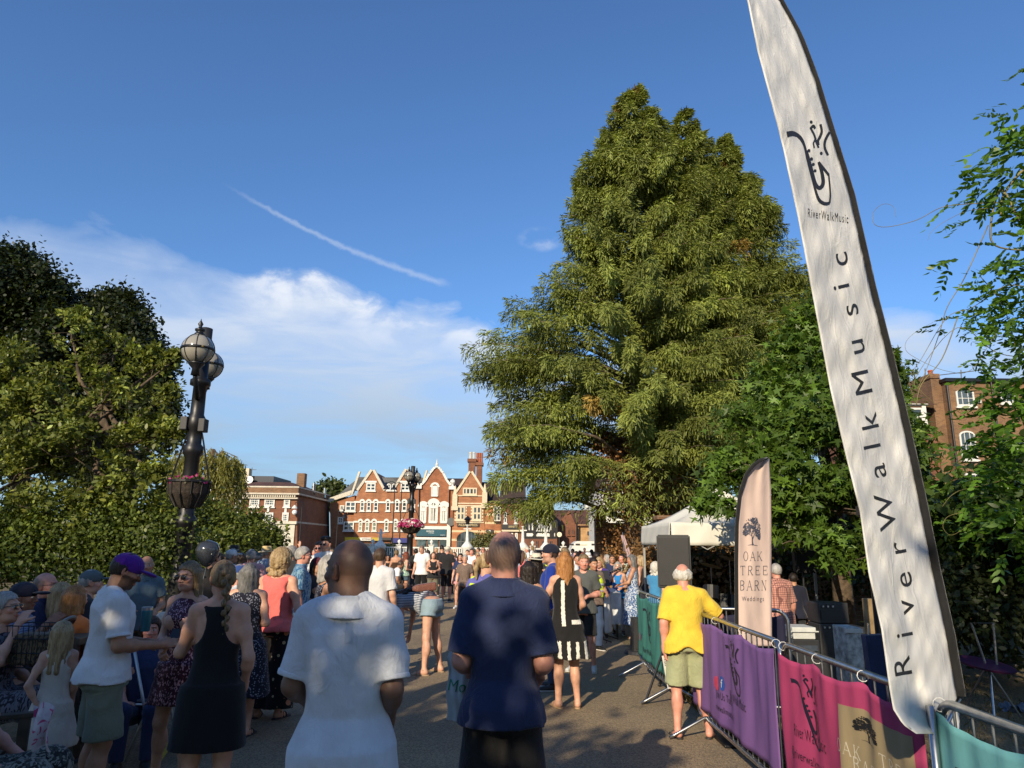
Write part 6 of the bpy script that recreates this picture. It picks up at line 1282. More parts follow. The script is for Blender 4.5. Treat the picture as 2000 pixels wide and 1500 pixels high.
    F7 = person('person in a bright yellow t-shirt with fluffy white hair round a bald crown', 1335, 7.1, 1100, w=1.06, tone='pink', rz=R_(-4), head=(R_(-10),R_(8)), hair=('fluffy','white'), H=1.72, lean=.12, twist=R_(0),
           arms=(((-.26,-.05,1.13),(-.25,.0,.86)),((.41,.05,1.21),(.40,.30,1.14))), hands=({'d':(.15,.1,-1),'curl':.9},{'d':(.4,.3,-.55),'curl':.6}), clothes=[dict(t='shorts',m=khaki,len=.93,loose=.022), T(yel,sleeve=.92,hem=.82,inf=.032,amp=.013,fs=15,ride=.07)], foot='sandal', fcol=(.03,.025,.02),
           legs=(((-.12,.03,.49),(-.13,-.02,.075)),((.14,.05,.49),(.20,.02,.075),(.4,.9,0))))
    F8 = person('person with long straight ginger hair in a short black dress painted with white bars', 1104, 8.3, 1078, w=1.0, fem=True, tone='fair', rz=R_(8), head=(0,0), hair=('longer','ginger'),
           arms=(((-.26,.04,1.18),(-.15,.22,1.02)),((.24,.02,1.14),(.12,.22,1.0))), hands=({'curl':.3,'d':(.8,.5,0)},None), clothes=[dict(t='dress',m=brush,hem=.55,flare=.045,inf=.018,amp=.007)], foot='sandal', fcol=(.35,.22,.12), legs=(((-.085,.02,.49),(-.09,0,.075)),((.10,.0,.49),(.13,-.03,.075))))
    F9 = person('person with curly blonde hair in a coral sleeveless top and wide black flowered trousers', 546, 7.7, 1076, w=1.2, fem=True, tone='fair', rz=R_(-8), head=(R_(-18),R_(5)), hair=('curly','blonde'),
           arms=(((-.30,-.06,1.15),(-.20,.18,1.12)),((.30,-.04,1.12),(.20,.18,1.10))), clothes=[dict(t='trousers',m=flor,len=1.92,wide=.075,loose=.01,amp=.007), dict(t='tank',m=coral,hem=.90,inf=.026,flare=.03,amp=.010,name='sleeveless_top')], foot='sandal', fcol=(.03,.02,.02))
    F10 = person('person bending right forward in denim shorts with a woven bag on the back', 846, 10.3, None, H=1.68, w=1.04, fem=True, tone='fair', rz=R_(62), lean=R_(82), head=(0,R_(20)), hair=('long','dark'),
           arms=(((-.16,.20,1.33),(-.12,.50,1.32)),((.16,.20,1.33),(.12,.50,1.32))), clothes=[dict(t='shorts',m=denim,len=.30,loose=.008), T(striped,sleeve=.6,hem=1.0,inf=.016)], foot='sandal', fcol=(.3,.2,.12), legs=(((-.14,-.02,.49),(-.20,-.04,.075)),((.13,.0,.49),(.17,-.06,.075))))
    F11 = person('fair haired person in a dark grey t-shirt and black shorts facing the ginger haired one', 1140, 10.6, 1083, w=1.0, tone='pink', rz=R_(160), head=(R_(20),.1), hair=('short','dirty'), arms=('bent',((.25,.0,1.13),(.2,.15,.97))),
           clothes=[dict(t='shorts',m=blk2,len=.9), T(grey,sleeve=.7)], fcol=(.55,.55,.52), legs=(((-.12,.05,.49),(-.15,.0,.075)),((.12,.05,.49),(.2,.0,.075))))
    F12 = person('person in a royal blue t-shirt and black baseball cap, in profile facing left', 1078, 9.3, 1064, w=1.1, tone='fair', rz=R_(85), head=(R_(5),0), hair=('crop','dark'), hat=('cap',navyc), beard='stub', arms=('front','down'),
           clothes=[dict(t='trousers',m=jeans), T(blue,sleeve=.85,inf=.02)])
    # ---- singers near the microphone
    person('person in a long blue and white leaf print dress with grey hair, facing left', 1236, 14.3, 1083, w=1.08, fem=True, tone='tan', rz=R_(80), head=(0,.05), hair=('mid','greyd'), glasses=True, arms=(((-.2,.1,1.16),(-.1,.3,1.1)),((.23,-.02,1.13),(.22,.03,.88))), clothes=[dict(t='dress',m=leafy,hem=.28,flare=.055,inf=.02,amp=.01)], foot='sandal', fcol=(.45,.3,.18))
    person('person in a sky blue vest raising a hand to the face beside the leaf dress', 1207, 14.8, 1097, w=.98, fem=True, tone='fair', rz=R_(165), head=(0,.1), hair=('mid','grey'), glasses='clear', arms=('bent','drink'), clothes=[dict(t='trousers',m=white_tr,len=1.9), dict(t='vest',m=skyb,hem=.86,name='vest')])
    person('person in a purple top and loose white trousers holding a camera behind the microphone', 1172, 14.2, 1088, w=1.1, fem=True, tone='fair', rz=R_(150), head=(0,.2), hair=('bob','blonde'), arms=('phone','phone'), clothes=[dict(t='trousers',m=white_tr,len=1.85,wide=.06,loose=.02), T(purple,sleeve=.6,hem=.95)])
    person('person in jeans and a brown check shirt half hidden behind the grey t-shirt', 1158, 12.6, 1090, w=1.05, tone='tan', rz=R_(200), head=(0,.1), hair=('short','dark'), arms=('front','down'), clothes=[dict(t='trousers',m=jeans,loose=.015), dict(t='shirt',m=chk,name='shirt'), dict(t='hivis',m=hv)], fcol=(.012,.012,.012))
    person('person in a navy coat-like top with light wavy hair behind the leaf print dress', 1252, 15.6, 1085, w=1.1, fem=True, tone='fair', rz=R_(60), hair=('bob','blonde'), clothes=[dict(t='dress',m=dk,hem=.4), ])
    person('person with white curly hair in a mid blue top behind the tall black loudspeaker', 1280, 13.6, 1100, w=1.1, fem=True, tone='fair', rz=R_(-40), hair=('curly','white'), arms=('phone','bent'), clothes=[dict(t='trousers',m=white_tr), T(cloth('mid_blue_top',(.05,.22,.42)))])
    person('person with wavy black hair and bare shoulders in a black dress behind the navy polo', 1032, 8.2, 1096, w=.95, fem=True, tone='tan', rz=R_(-12), hair=('mid','dark'), arms=('bent','bent'), clothes=[dict(t='strapless',m=blk,hem=.5,name='dress')], foot='sandal')
    person('person in a periwinkle top and yellow hi-vis vest with a blonde ponytail', 948, 7.6, 1080, w=1.08, fem=True, tone='fair', rz=R_(-32), head=(R_(-25),.1), hair=('pony','blonde'), arms=('bent','bent'), clothes=[dict(t='trousers',m=blk2), T(periw,sleeve=.4), dict(t='hivis',m=hv)])
    person('person in a hi-vis vest with a wide cream sun hat, back to the viewer', 1048, 12.2, 1082, w=1., fem=True, tone='fair', rz=R_(20), hair=('mid','dark'), hat=('wide',creamh), clothes=[dict(t='trousers',m=blk2), dict(t='vest',m=blk,name='vest')])
    person('person in a hi-vis vest with short black hair behind the wide cream hat', 1052, 13.5, 1078, w=1.05, tone='deep', rz=R_(5), hair=('short','dark'), clothes=[dict(t='trousers',m=dk), T(dk), dict(t='hivis',m=hv)])
    person('person in a hi-vis vest and dark sleeves walking away near the white van', 1166, 17, 1079, w=1.05, tone='deep', rz=R_(-15), hair=('short','dark'), clothes=[dict(t='trousers',m=dk), T(dk,sleeve=1.8), dict(t='hivis',m=hv)])
    person('person in a black top and white cap near the van, behind the camera holder', 1149, 19, 1080, w=.9, fem=True, tone='fair', rz=R_(180), hair=('bob','dirty'), hat=('bucket',wcap), clothes=[dict(t='skirt',m=white_tr,len=.5), dict(t='vest',m=blk,name='vest')])
    person('person with light brown hair seen just above the ginger hair', 1105, 11.8, 1072, w=1., tone='fair', rz=R_(10), hair=('top','dirty'), clothes=[dict(t='trousers',m=dk), T(wt)])
    # ---- centre, by the railing
    person('tall person in a white t-shirt and black trousers with tattooed arms, looking down', 824, 21.5, 1064, w=1.05, tone='fair', rz=R_(165), head=(0,R_(25)), hair=('crop','stub'), clothes=[dict(t='trousers',m=blk), T(wt,inf=.02)])
    person('person in a black sleeveless shirt and olive capri trousers holding a phone', 846, 21.3, 1078, w=1.1, fem=True, tone='fair', rz=R_(185), hair=('mid','brown'), arms=('bent','bent'), clothes=[dict(t='trousers',m=capri,len=1.15), dict(t='vest',m=blk2,hem=.88,name='vest')], foot='sandal', fcol=(.2,.1,.05))
    person('person in a black t-shirt, long black shorts and a pale cap, back turned', 873, 22.5, 1067, w=1.12, tone='pink', rz=R_(-20), hair=('crop','grey'), hat=('cap',creamh), arms=('down','front'), clothes=[dict(t='shorts',m=blk2,len=1.), T(blk2)])
    person('person in a navy t-shirt and pale pink shorts walking toward the viewer', 899, 20.2, 1081, w=1.12, fem=True, tone='fair', rz=R_(175), hair=('bob','dark'), clothes=[dict(t='shorts',m=pinks,len=.32), T(navy,hem=.86)], fcol=(.6,.6,.6))
    person('person with long red hair in a green print top and denim shorts', 792, 22.2, 1078, w=.95, fem=True, tone='fair', rz=R_(-60), hair=('long','red'), arms=('bent','bent'), clothes=[dict(t='shorts',m=cloth('dark_denim',(.06,.10,.14)),len=.35), dict(t='tank',m=green,hem=.9,name='sleeveless_top')], foot='sandal', fcol=(.4,.3,.2))
    person('person in a dark brown strapless dress, bare backed, hair pinned up', 773, 23.5, 1074, w=1.05, fem=True, tone='tan', rz=R_(0), hair=('bun','dirty'), arms=('bent','phone'), clothes=[dict(t='strapless',m=brown,hem=.35,flare=.03,name='dress')], foot='sandal')
    person('person in a white t-shirt with short dark brown hair seen over the bald man\'s shoulder', 741, 9.9, 1072, w=1.02, tone='fair', rz=R_(-12), hair=('short','brown'), clothes=[dict(t='shorts',m=dk,len=.9), T(cloth('off_white_tee',(.62,.62,.63)),sleeve=.8,inf=.022)])
    person('seated person in a pale t-shirt by the railing, leaning to the right', 766, 22, None, H=1.7, z0=.02, tone='deep', rz=R_(-70), sit=True, lean=.35, hair=('crop','dark'), arms=('lap','lap'), clothes=[dict(t='shorts',m=dk,len=.8), T(wt)], fcol=(.6,.6,.6))
    person('person in a white t-shirt with a flushed face and short hair, facing the viewer', 921, 24.5, 1072, w=1.15, tone='pink', rz=R_(170), hair=('short','brown'), clothes=[dict(t='shorts',m=dk,len=.9), T(wt)])
    person('person in sunglasses and a black strappy top, hair tied back', 932, 22.5, 1079, w=.95, fem=True, tone='tan', rz=R_(200), hair=('pony','blonde'), glasses=True, clothes=[dict(t='trousers',m=blk), dict(t='top',m=blk,hem=.9,name='top')])
    person('shaven headed person in sunglasses near the pale bush', 943, 27, 1068, w=1.1, tone='pink', rz=R_(180), hair=('crop','stub'), glasses=True, clothes=[dict(t='trousers',m=dk), T(cloth('light_tee',(.5,.5,.48)))])
    person('person with dark hair in black standing behind the man in the pale cap', 862, 25, 1066, w=1., tone='fair', rz=R_(10), hair=('top','dark'), clothes=[dict(t='trousers',m=dk), T(blk2)])
    person('dark haired person in black behind the tattooed person', 811, 24.5, 1072, w=1., tone='deep', rz=R_(30), hair=('short','dark'), clothes=[dict(t='trousers',m=dk), T(blk2)])
    person('person in a pink top seen between the black t-shirt and the navy t-shirt', 887, 26, 1078, w=1., fem=True, tone='fair', rz=R_(150), hair=('mid','brown'), clothes=[dict(t='trousers',m=dk), T(pinkc)])
    person('person in dark top and sunglasses beside the brown strapless dress', 757, 24, 1084, w=1., fem=True, tone='tan', rz=R_(190), hair=('bob','dark'), glasses=True, clothes=[dict(t='trousers',m=dk), dict(t='vest',m=blk2,name='vest')])
    far = [(912,31,1074,'a dark haired figure in a white shirt by the railing',wt,'dark'),(880,34,1073,'a figure with fair hair in a grey top by the railing',grey,'blonde'),(1030,33,1069,'a white haired figure in a pale shirt left of the black cap',wt,'white'),(1040,38,1066,'a figure in a white shirt beyond the hi-vis group',wt,'dirty'),
           (1018,26,1075,'a figure in a pale blue shirt behind the navy polo shoulder',paleb,'brown'),(1133,31,1075,'a figure in a dark shirt in front of the van',dk,'dark'),(1119,36,1072,'a figure in a white top at the left end of the van',wt,'brown'),(1156,34,1073,'a figure in a red top near the brick pier',cloth('red_top',(.35,.04,.03)),'dark'),(1142,40,1070,'a figure in pale clothes at the van hatch',creamd,'grey'),
           (955,36,1071,'a figure in a mustard top behind the navy polo head',cloth('mustard',(.5,.3,.05)),'brown'),(866,38,1072,'a figure in blue near the white railing',blue,'grey'),(1009,41,1067,'a grey haired figure far off in a cream shirt',creamd,'grey')]
    far += [(556,19,1078,'a fair haired figure in white between the curls and the raised hand',wt,'blonde'),(600,16,1080,'a dark haired figure in maroon behind the blue patterned shirt',mar,'dark'),(537,20,1082,'a figure in a pale blue top behind the straw hat',paleb,'brown'),(428,15,1080,'a figure in black by the bush, left of the white cap',blk2,'brown'),
           (438,17,1084,'a figure with brown hair in green by the bush',green,'brown'),(652,15,1080,'a fair figure in a white top behind the grey bob',wt,'dirty'),(661,18,1076,'a dark haired figure in blue left of the bald head',blue,'dark'),(718,16,1084,'a figure in grey just right of the bald head',grey,'brown'),
           (728,19,1080,'a figure with grey hair in an orange top behind the off white tee',orange,'grey'),(968,29,1072,'a figure in pale blue left of the navy polo head',paleb,'dirty'),(934,33,1070,'a figure in white behind the strappy black top',wt,'brown'),(962,21,1080,'a figure in khaki right of the hi-vis ponytail',capri,'brown'),
           (1062,24,1074,'a figure in orange behind the black cap brim',orange,'dark'),(1096,22,1076,'a figure in light blue beyond the ginger hair',paleb,'brown'),(1126,24,1077,'a figure in white right of the fair haired tee wearer',wt,'dark'),(1186,21,1083,'a figure in grey by the wooden gate',grey,'grey'),(1196,18,1084,'a figure in navy by the wooden gate',navy,'brown'),(1216,17,1082,'a figure in green just behind the blue vest',green,'dark'),
           (706,22,1083,'a dark haired figure in navy at the left end of the white railing',navy,'dark'),(1003,24,1076,'a figure in black at the right ear of the navy polo person',blk2,'brown'),(1089,30,1071,'a grey haired figure in cream below the clock',creamd,'grey'),(851,33,1070,'a figure in mauve behind the capri trousers',periw,'blonde')]
    far += [(684,26,1080,'a figure in a rust top left of the off white tee',orange,'brown'),(835,29,1074,'a dark haired figure in green between the white tee and the capri trousers',green,'dark'),(908,18,1084,'a grey haired figure in a check shirt near the pink shorts',chk,'grey'),(916,28,1076,'a figure in purple by the pink shorts',purple,'brown'),
           (1022,18,1080,'a fair figure in coral behind the black wavy hair',coral,'blonde'),(1066,17,1079,'a figure in grey behind the cream sun hat',grey,'grey'),(1128,16,1083,'a figure in navy over the grey t-shirt shoulder',navy,'dark'),(1139,22,1079,'a red haired figure in cream behind the grey t-shirt',creamd,'red'),(1222,22,1083,'a figure in white by the trunk of the conifer',wt,'brown'),
           (573,22,1078,'a figure in teal just left of the raised hand',teal_s,'dark'),(612,24,1074,'a grey haired figure in pink behind the white shirts',pinkc,'grey'),(646,26,1072,'a figure in yellow right of the tall sunglasses wearer',cloth('mustard',(.5,.3,.05)),'dirty'),(523,24,1080,'a figure in orange behind the straw hat brim',orange,'brown'),(505,19,1082,'a figure in white between the pink shirt and the straw hat',wt,'white')]
    for i,(px,Y,tp,lb,m,hc) in enumerate(far): person(lb, px, Y, tp, w=1.+.05*(i%3), fem=bool(i%2), tone=('fair','tan','pink')[i%3], rz=R_(180-40*(i%4)), hair=(('short','mid')[i%2],hc), clothes=[dict(t='trousers',m=dk), T(m)], group='far people by the railing')
    # ---- left middle
    person('grey haired person in glasses and a blue patterned shirt, in profile facing right', 588, 9.6, 1069, w=1.12, tone='pink', rz=R_(-75), hair=('short','grey'), glasses='clear', beard='stub', clothes=[dict(t='shorts',m=dk,len=.9), dict(t='shirt',m=dblue,sleeve=.8,name='shirt')])
    person('grey haired person directly behind the blonde curls', 566, 11.3, 1067, w=1.1, tone='fair', rz=R_(-20), hair=('short','grey'), clothes=[dict(t='trousers',m=dk), T(dk)])
    person('person with a grey bob and glasses in a dark dress, hand lifted to the face', 640, 7.1, 1086, w=1., fem=True, tone='tan', rz=R_(-62), hair=('bob','grey'), glasses='clear', arms=('down','drink'), clothes=[dict(t='tank',m=dots,hem=.4,flare=.03,name='dress')], foot='sandal')
    person('tall dark haired person in sunglasses and a white shirt facing the viewer', 634, 12.8, 1050, w=1., tone='fair', rz=R_(165), hair=('top','dark'), glasses=True, clothes=[dict(t='trousers',m=dk), dict(t='shirt',m=wt,sleeve=.8,name='shirt')])
    person('person in sunglasses and a bright white shirt left of the tall dark haired one', 620, 13.4, 1059, w=1., tone='pink', rz=R_(185), hair=('short','brown'), glasses=True, clothes=[dict(t='trousers',m=dk), dict(t='shirt',m=wt,sleeve=.8,name='shirt')])
    person('person in a maroon cap holding a pale blue drink can', 618, 9.8, 1090, w=.95, fem=True, tone='tan', rz=R_(-120), hair=('bob','dark'), hat=('cap',mar), arms=('phone','bent'), clothes=[dict(t='trousers',m=dk), T(dk)])
    person('person in a yellow straw hat with a black band and a pale blue shirt', 517, 13.2, 1068, w=1.05, tone='tan', rz=R_(-40), hair=('short','grey'), hat=('straw',straw), clothes=[dict(t='trousers',m=dk), dict(t='shirt',m=paleb,name='shirt')])
    person('person with cropped grey hair in a pink shirt, back to the viewer', 488, 12.2, 1074, w=1.2, tone='pink', rz=R_(15), hair=('short','grey'), clothes=[dict(t='trousers',m=dk), dict(t='shirt',m=pinkc,name='shirt')])
    person('person in a white cap and white shirt near the riverside bush', 448, 12.3, 1074, w=1.08, tone='tan', rz=R_(-45), hair=('short','grey'), hat=('cap',wcap), clothes=[dict(t='trousers',m=dk), T(wt)])
    person('person in a dark grey hat behind the white cap', 454, 13.6, 1066, w=1., tone='tan', rz=R_(10), hair=('short','grey'), hat=('bucket',dk), clothes=[dict(t='trousers',m=dk), T(dk)])
    person('person with long brown hair between the white cap and the pink shirt', 469, 13.0, 1080, w=.95, fem=True, tone='fair', rz=R_(0), hair=('long','brown'), clothes=[dict(t='trousers',m=dk), dict(t='top',m=cloth('rust_top',(.3,.08,.04)),hem=.9,name='top')])
    person('person in a blue baseball cap seen behind the plaited hair', 466, 7.6, 1105, w=.95, tone='pink', rz=R_(-40), hair=('short','grey'), hat=('cap',bcap), clothes=[dict(t='trousers',m=dk), T(wt)])
    person('person with long grey hair in a dark daisy print dress, back to the viewer', 487, 7.0, 1102, w=1.18, fem=True, tone='fair', rz=R_(5), hair=('long','greyd'), arms=('bent','bent'), clothes=[dict(t='dress',m=dots,hem=.4,inf=.03,flare=.04,neckz=1.47,straps=False)], foot='sandal')
    person('person with pinkish bald head behind the straw hat', 534, 14.5, 1073, w=1.05, tone='pink', rz=R_(20), hair=('ring','grey'), clothes=[dict(t='trousers',m=dk), T(mar)])
    person('person in a pale grey cap between the pink shirt and the straw hat', 503, 14.3, 1078, w=1., tone='tan', rz=R_(-30), hair=('short','grey'), hat=('cap',greyc), clothes=[dict(t='trousers',m=dk), T(cloth('green_grey_top',(.12,.16,.14)))])
    person('person raising one open hand above the crowd in front of the stone ground floor', 566, 17.5, 1075, w=1., fem=True, tone='fair', rz=R_(0), hair=('mid','dark'), arms=('down','up'), hands=(None,{'d':(0,0,1),'n':(0,1,0),'t':(-1,0,0),'curl':.05}), clothes=[dict(t='trousers',m=dk), T(dk)])
    person('person in black standing by the balloon at the foot of the lamp post', 414, 9.9, 1076, w=1., tone='fair', rz=R_(-30), hair=('short','dark'), clothes=[dict(t='trousers',m=dk), T(blk2,sleeve=1.8)])
    person('person in a grey blue shirt standing in the shade left of the lamp post', 285, 8.3, 1086, w=1.05, tone='tan', rz=R_(-150), hair=('ring','grey'), arms=('front','front'), clothes=[dict(t='trousers',m=dk), dict(t='shirt',m=teal_s,name='shirt')])
    # ---- seated group on the left
    SG = 'seated people at the left'
    person('seated person drinking from a glass in a dark speckled dress, at the left edge', 12, 5.6, None, X=P(6,1200,5.6)[0], H=1.68, z0=.10, fem=True, tone='fair', rz=R_(-85), sit=True, head=(0,-.1), hair=('bun','grey'), glasses=True, arms=('lap','drink'), clothes=[dict(t='dress',m=zebra,hem=.5)], foot='sandal', group=SG)
    person('seated person in a dark cap and striped blue shirt looking through a camera', 50, 6.3, None, H=1.72, z0=.10, tone='deep', rz=R_(-80), sit=True, hair=('short','dark'), hat=('cap',navyc), arms=('lap','phone'), clothes=[dict(t='trousers',m=dk), dict(t='shirt',m=dstrip,name='shirt')], group=SG)
    person('seated bald person in a navy shirt with dappled sun on the head', 90, 6.9, None, H=1.78, z0=.12, tone='pink', rz=R_(-85), sit=True, hair=('ring','stub'), glasses='clear', arms=('lap','lap'), clothes=[dict(t='trousers',m=dk), dict(t='shirt',m=navy,name='shirt')], group=SG)
    person('seated person with shaggy blonde hair and a white off shoulder top', 124, 6.9, None, H=1.66, z0=.12, fem=True, tone='tan', rz=R_(-40), sit=True, hair=('mid','blonde'), arms=('lap','lap'), clothes=[dict(t='trousers',m=dk), dict(t='strapless',m=wt,hem=.9,name='top')], group=SG)
    person('seated person in a bright orange top, back turned, beside the white t-shirt', 152, 6.5, None, H=1.68, z0=.10, fem=True, w=1.1, tone='fair', rz=R_(-20), sit=True, hair=('bob','ginger'), arms=('lap','lap'), clothes=[dict(t='trousers',m=dk), T(orange,sleeve=.5,hem=.93)], group=SG)
    person('person in a grey green baseball cap behind the orange top', 178, 7.6, None, H=1.74, z0=.14, tone='fair', rz=R_(-60), sit=True, hair=('short','grey'), hat=('cap',greyc), arms=('lap','lap'), clothes=[dict(t='trousers',m=dk), T(dk)], group=SG)
    person('seated person in a muted flower print skirt, only knees and lap showing, bottom left', -20, 4.2, None, H=1.66, fem=True, w=1.1, tone='pink', rz=R_(-80), sit=True, hair=('bob','grey'), arms=('lap','lap'), clothes=[dict(t='dress',m=meadow,hem=.5)], foot='sandal', group=SG)
    person('person seated by the pushchair in pale pink behind the sequin dress', 310, 6.3, None, H=1.5, fem=True, w=1.1, tone='pink', rz=R_(-160), sit=True, hair=('bob','dark'), arms=('lap','lap'), clothes=[dict(t='trousers',m=navy), T(navy)], group=SG)
    # ---- under the trees on the right
    person('person in a red and white plaid shirt under the gazebo edge, back turned', 1516, 10.4, 1102, w=1.12, tone='pink', rz=R_(10), hair=('short','grey'), clothes=[dict(t='shorts',m=dk,len=.8), dict(t='shirt',m=plaid,sleeve=.95,hem=.80,inf=.03,name='shirt')])
    person('person in a dark navy jacket beside the plaid shirt in the shade', 1548, 11.6, 1120, w=1.05, tone='tan', rz=R_(-10), hair=('short','dark'), clothes=[dict(t='trousers',m=dk), T(navyc,sleeve=1.8)])
    person('person in black with yellow green braces standing in deep shade at the right', 1945, 11.5, 1102, w=1.1, tone='fair', rz=R_(180), hair=('short','brown'), clothes=[dict(t='trousers',m=dk), T(blk2)])
    X_ = F1
# ---------------- writing ----------------
INK = Mt('printed_ink',(.015,.012,.03),.6,var=.05); INKB = Mt('printed_black',(.012,.012,.013),.6,var=.05); INKW = Mt('printed_cream',(.68,.62,.48),.7,var=.05)
def ribbon(pts, w, closed=False):
    p = np.array(pts, float)
    q = [p[0]]
    for a,b in zip(p[:-1],p[1:]):
        n = max(1,int(np.linalg.norm(b-a)/.06))
        q += [a+(b-a)*(i+1)/n for i in range(n)]
    p = np.array(q); T = np.zeros_like(p); T[1:-1] = p[2:]-p[:-2]; T[0] = p[1]-p[0]; T[-1] = p[-1]-p[-2]; T = nrm(T); n = np.stack([-T[:,1],T[:,0]],1); m = len(p)
    ww = np.interp(np.linspace(0,1,m), np.linspace(0,1,len(w)) if np.ndim(w) else [0,1], w if np.ndim(w) else [w,w])[:,None]/2
    V = np.vstack([p-n*ww,p+n*ww]); return V, [(i,i+1,m+i+1,m+i) for i in range(m-1)]
def smooth2(pts, n=5):
    p = np.array(pts,float); out = []
    for i in range(len(p)-1):
        p0,p1,p2,p3 = p[max(i-1,0)],p[i],p[i+1],p[min(i+2,len(p)-1)]
        for k in range(n): t = k/n; out.append(.5*((2*p1)+(-p0+p2)*t+(2*p0-5*p1+4*p2-p3)*t*t+(-p0+3*p1-3*p2+p3)*t**3))
    out.append(p[-1]); return np.array(out)
def join2(items):
    V, F, n = [], [], 0
    for v,f in items: V.append(v); F += [tuple(i+n for i in q) for q in f]; n += len(v)
    return np.vstack(V), F
def disc2(c, r, n=12): return np.array([(c[0]+r*math.cos(2*math.pi*i/n),c[1]+r*math.sin(2*math.pi*i/n)) for i in range(n)]), [tuple(range(n))]
def sax_logo(w=.05):          # x to the right, y downward, about 1 wide and 1.8 high
    it = [ribbon(smooth2([(0,.27),(.14,.25),(.30,.34),(.40,.52),(.47,.82),(.58,1.22),(.67,1.55),(.75,1.71),(.86,1.77),(.97,1.76)]), [w*2.2,w*1.6,w,w,w,w*1.3,w]),
          ribbon(smooth2([(.97,1.76),(.985,1.55),(.95,1.15)]), w*.7), ribbon([(.95,1.15),(.72,.87)], w), ribbon(smooth2([(.72,.87),(.80,1.12),(.82,1.34),(.74,1.43),(.65,1.33),(.56,1.0),(.45,.62)]), [w,w*1.5,w*1.5,w,w*.8]),
          ribbon(smooth2([(.76,.05),(.79,.2),(.74,.34),(.69,.42)]), w), ribbon(smooth2([(.97,.22),(.87,.40),(.86,.56),(.93,.72)]), w), ribbon(smooth2([(.53,.12),(.62,.28),(.66,.42),(.72,.56)]), w*.8), ribbon(smooth2([(.54,.14),(.60,.08),(.64,.14)]), w*.9), ribbon([(.66,.34),(.60,.46),(.62,.56)], w*.6), ribbon([(.70,.42),(.71,.50)],w*1.2)]
    it += [disc2(c,w*.6) for c in ((.50,.62),(.56,.80),(.60,.92),(.64,1.06),(.55,.0),(.78,.68))]
    return join2(it)
SER = {'O':[('e',)], 'A':[((0,0),(.5,1),.05),((.5,1),(1,0),.12),((.2,.36),(.8,.36),.05)], 'K':[((.12,0),(.12,1),.12),((.9,1),(.2,.42),.05),((.38,.58),(.95,0),.12)], 'T':[((.5,0),(.5,1),.12),((.02,.97),(.98,.97),.06),((.03,.8),(.03,1),.05),((.97,.8),(.97,1),.05)],
       'R':[((.15,0),(.15,1),.12),('b',.15,.48,1.),((.45,.5),(.95,0),.12)], 'E':[((.15,0),(.15,1),.12),((.15,.97),(.9,.97),.06),((.15,.52),(.7,.52),.05),((.15,.03),(.95,.03),.06),((.92,.78),(.92,1),.05),((.95,0),(.95,.24),.05),((.7,.4),(.7,.64),.05)],
       'B':[((.15,0),(.15,1),.12),('b',.15,.52,1.),('b',.15,0.,.54)], 'N':[((.12,0),(.12,1),.05),((.12,1),(.88,0),.13),((.88,0),(.88,1),.05)]}
def serif_word(word, size=1., track=.38, wd=.72):
    it = []; x = 0.
    for ch in word:
        for s_ in SER[ch]:
            if s_[0] == 'e': a = np.linspace(0,2*np.pi,22); v,f = ribbon(np.stack([.5+.46*np.cos(a),.5+.5*np.sin(a)],1), [.13,.05,.13,.05,.13])
            elif s_[0] == 'b': a = np.linspace(np.pi/2,-np.pi/2,10); c = (s_[2]+s_[3])/2; h = (s_[3]-s_[2])/2-.02; v,f = ribbon([(s_[1],c+h)]+[(.45+.40*math.cos(q),c+h*math.sin(q)) for q in a]+[(s_[1],c-h)], [.05,.05,.13,.05,.05])
            else: v,f = ribbon([s_[0],s_[1]], s_[2])
            it.append((np.stack([(v[:,0]*wd+x)*size, v[:,1]*size],1), f))
        feet = {'A':[0,1],'K':[.12,.95],'T':[.5],'R':[.15,.97],'N':[.12],'E':[],'B':[],'O':[]}[ch]; tops = {'K':[.12,.88],'N':[.1,.88],'A':[],'T':[],'R':[],'E':[],'B':[],'O':[]}[ch]
        for q,yy in [(q,.02) for q in feet]+[(q,.98) for q in tops]: v,f = ribbon([(q-.15,yy),(q+.15,yy)], .045); it.append((np.stack([(v[:,0]*wd+x)*size, v[:,1]*size],1), f))
        x += wd+track
    V,F = join2(it); return V,F,(x-track)*size
def oak2(seed=5, n=620):
    """little printed oak: branches and a crown of small leaf marks; about 1 wide, 1.3 high, y up"""
    r = np.random.default_rng(seed); it = [ribbon(smooth2([(.56,0),(.53,.15),(.52,.35),(.45,.6),(.35,.8)]), [.09,.06,.05,.03,.015]), ribbon(smooth2([(.53,.25),(.62,.45),(.72,.7)]), [.05,.03,.012]), ribbon(smooth2([(.52,.4),(.35,.5),(.2,.6)]), [.03,.012]), ribbon([(.3,.0),(.5,.03),(.8,-.02)], [.01,.03,.01])]
    lob = [(.5,.95,.3,.26),(.28,.78,.2,.2),(.72,.8,.22,.22),(.2,.55,.14,.14),(.8,.52,.12,.16),(.5,.7,.25,.2),(.62,1.1,.18,.14),(.86,.36,.07,.12)]
    for _ in range(n):
        c = lob[r.integers(0,len(lob))]; a = r.uniform(0,6.28); q = math.sqrt(r.random()); x,y = c[0]+c[2]*q*math.cos(a), c[1]+c[3]*q*math.sin(a); s_ = r.uniform(.012,.032); b = r.uniform(0,6.28)
        it.append((np.array([(x+s_*math.cos(b+k)*1.3,y+s_*math.sin(b+k)) for k in (0,1.3,2.6,4.,5.2)]), [(0,1,2,3,4)]))
    return join2(it)
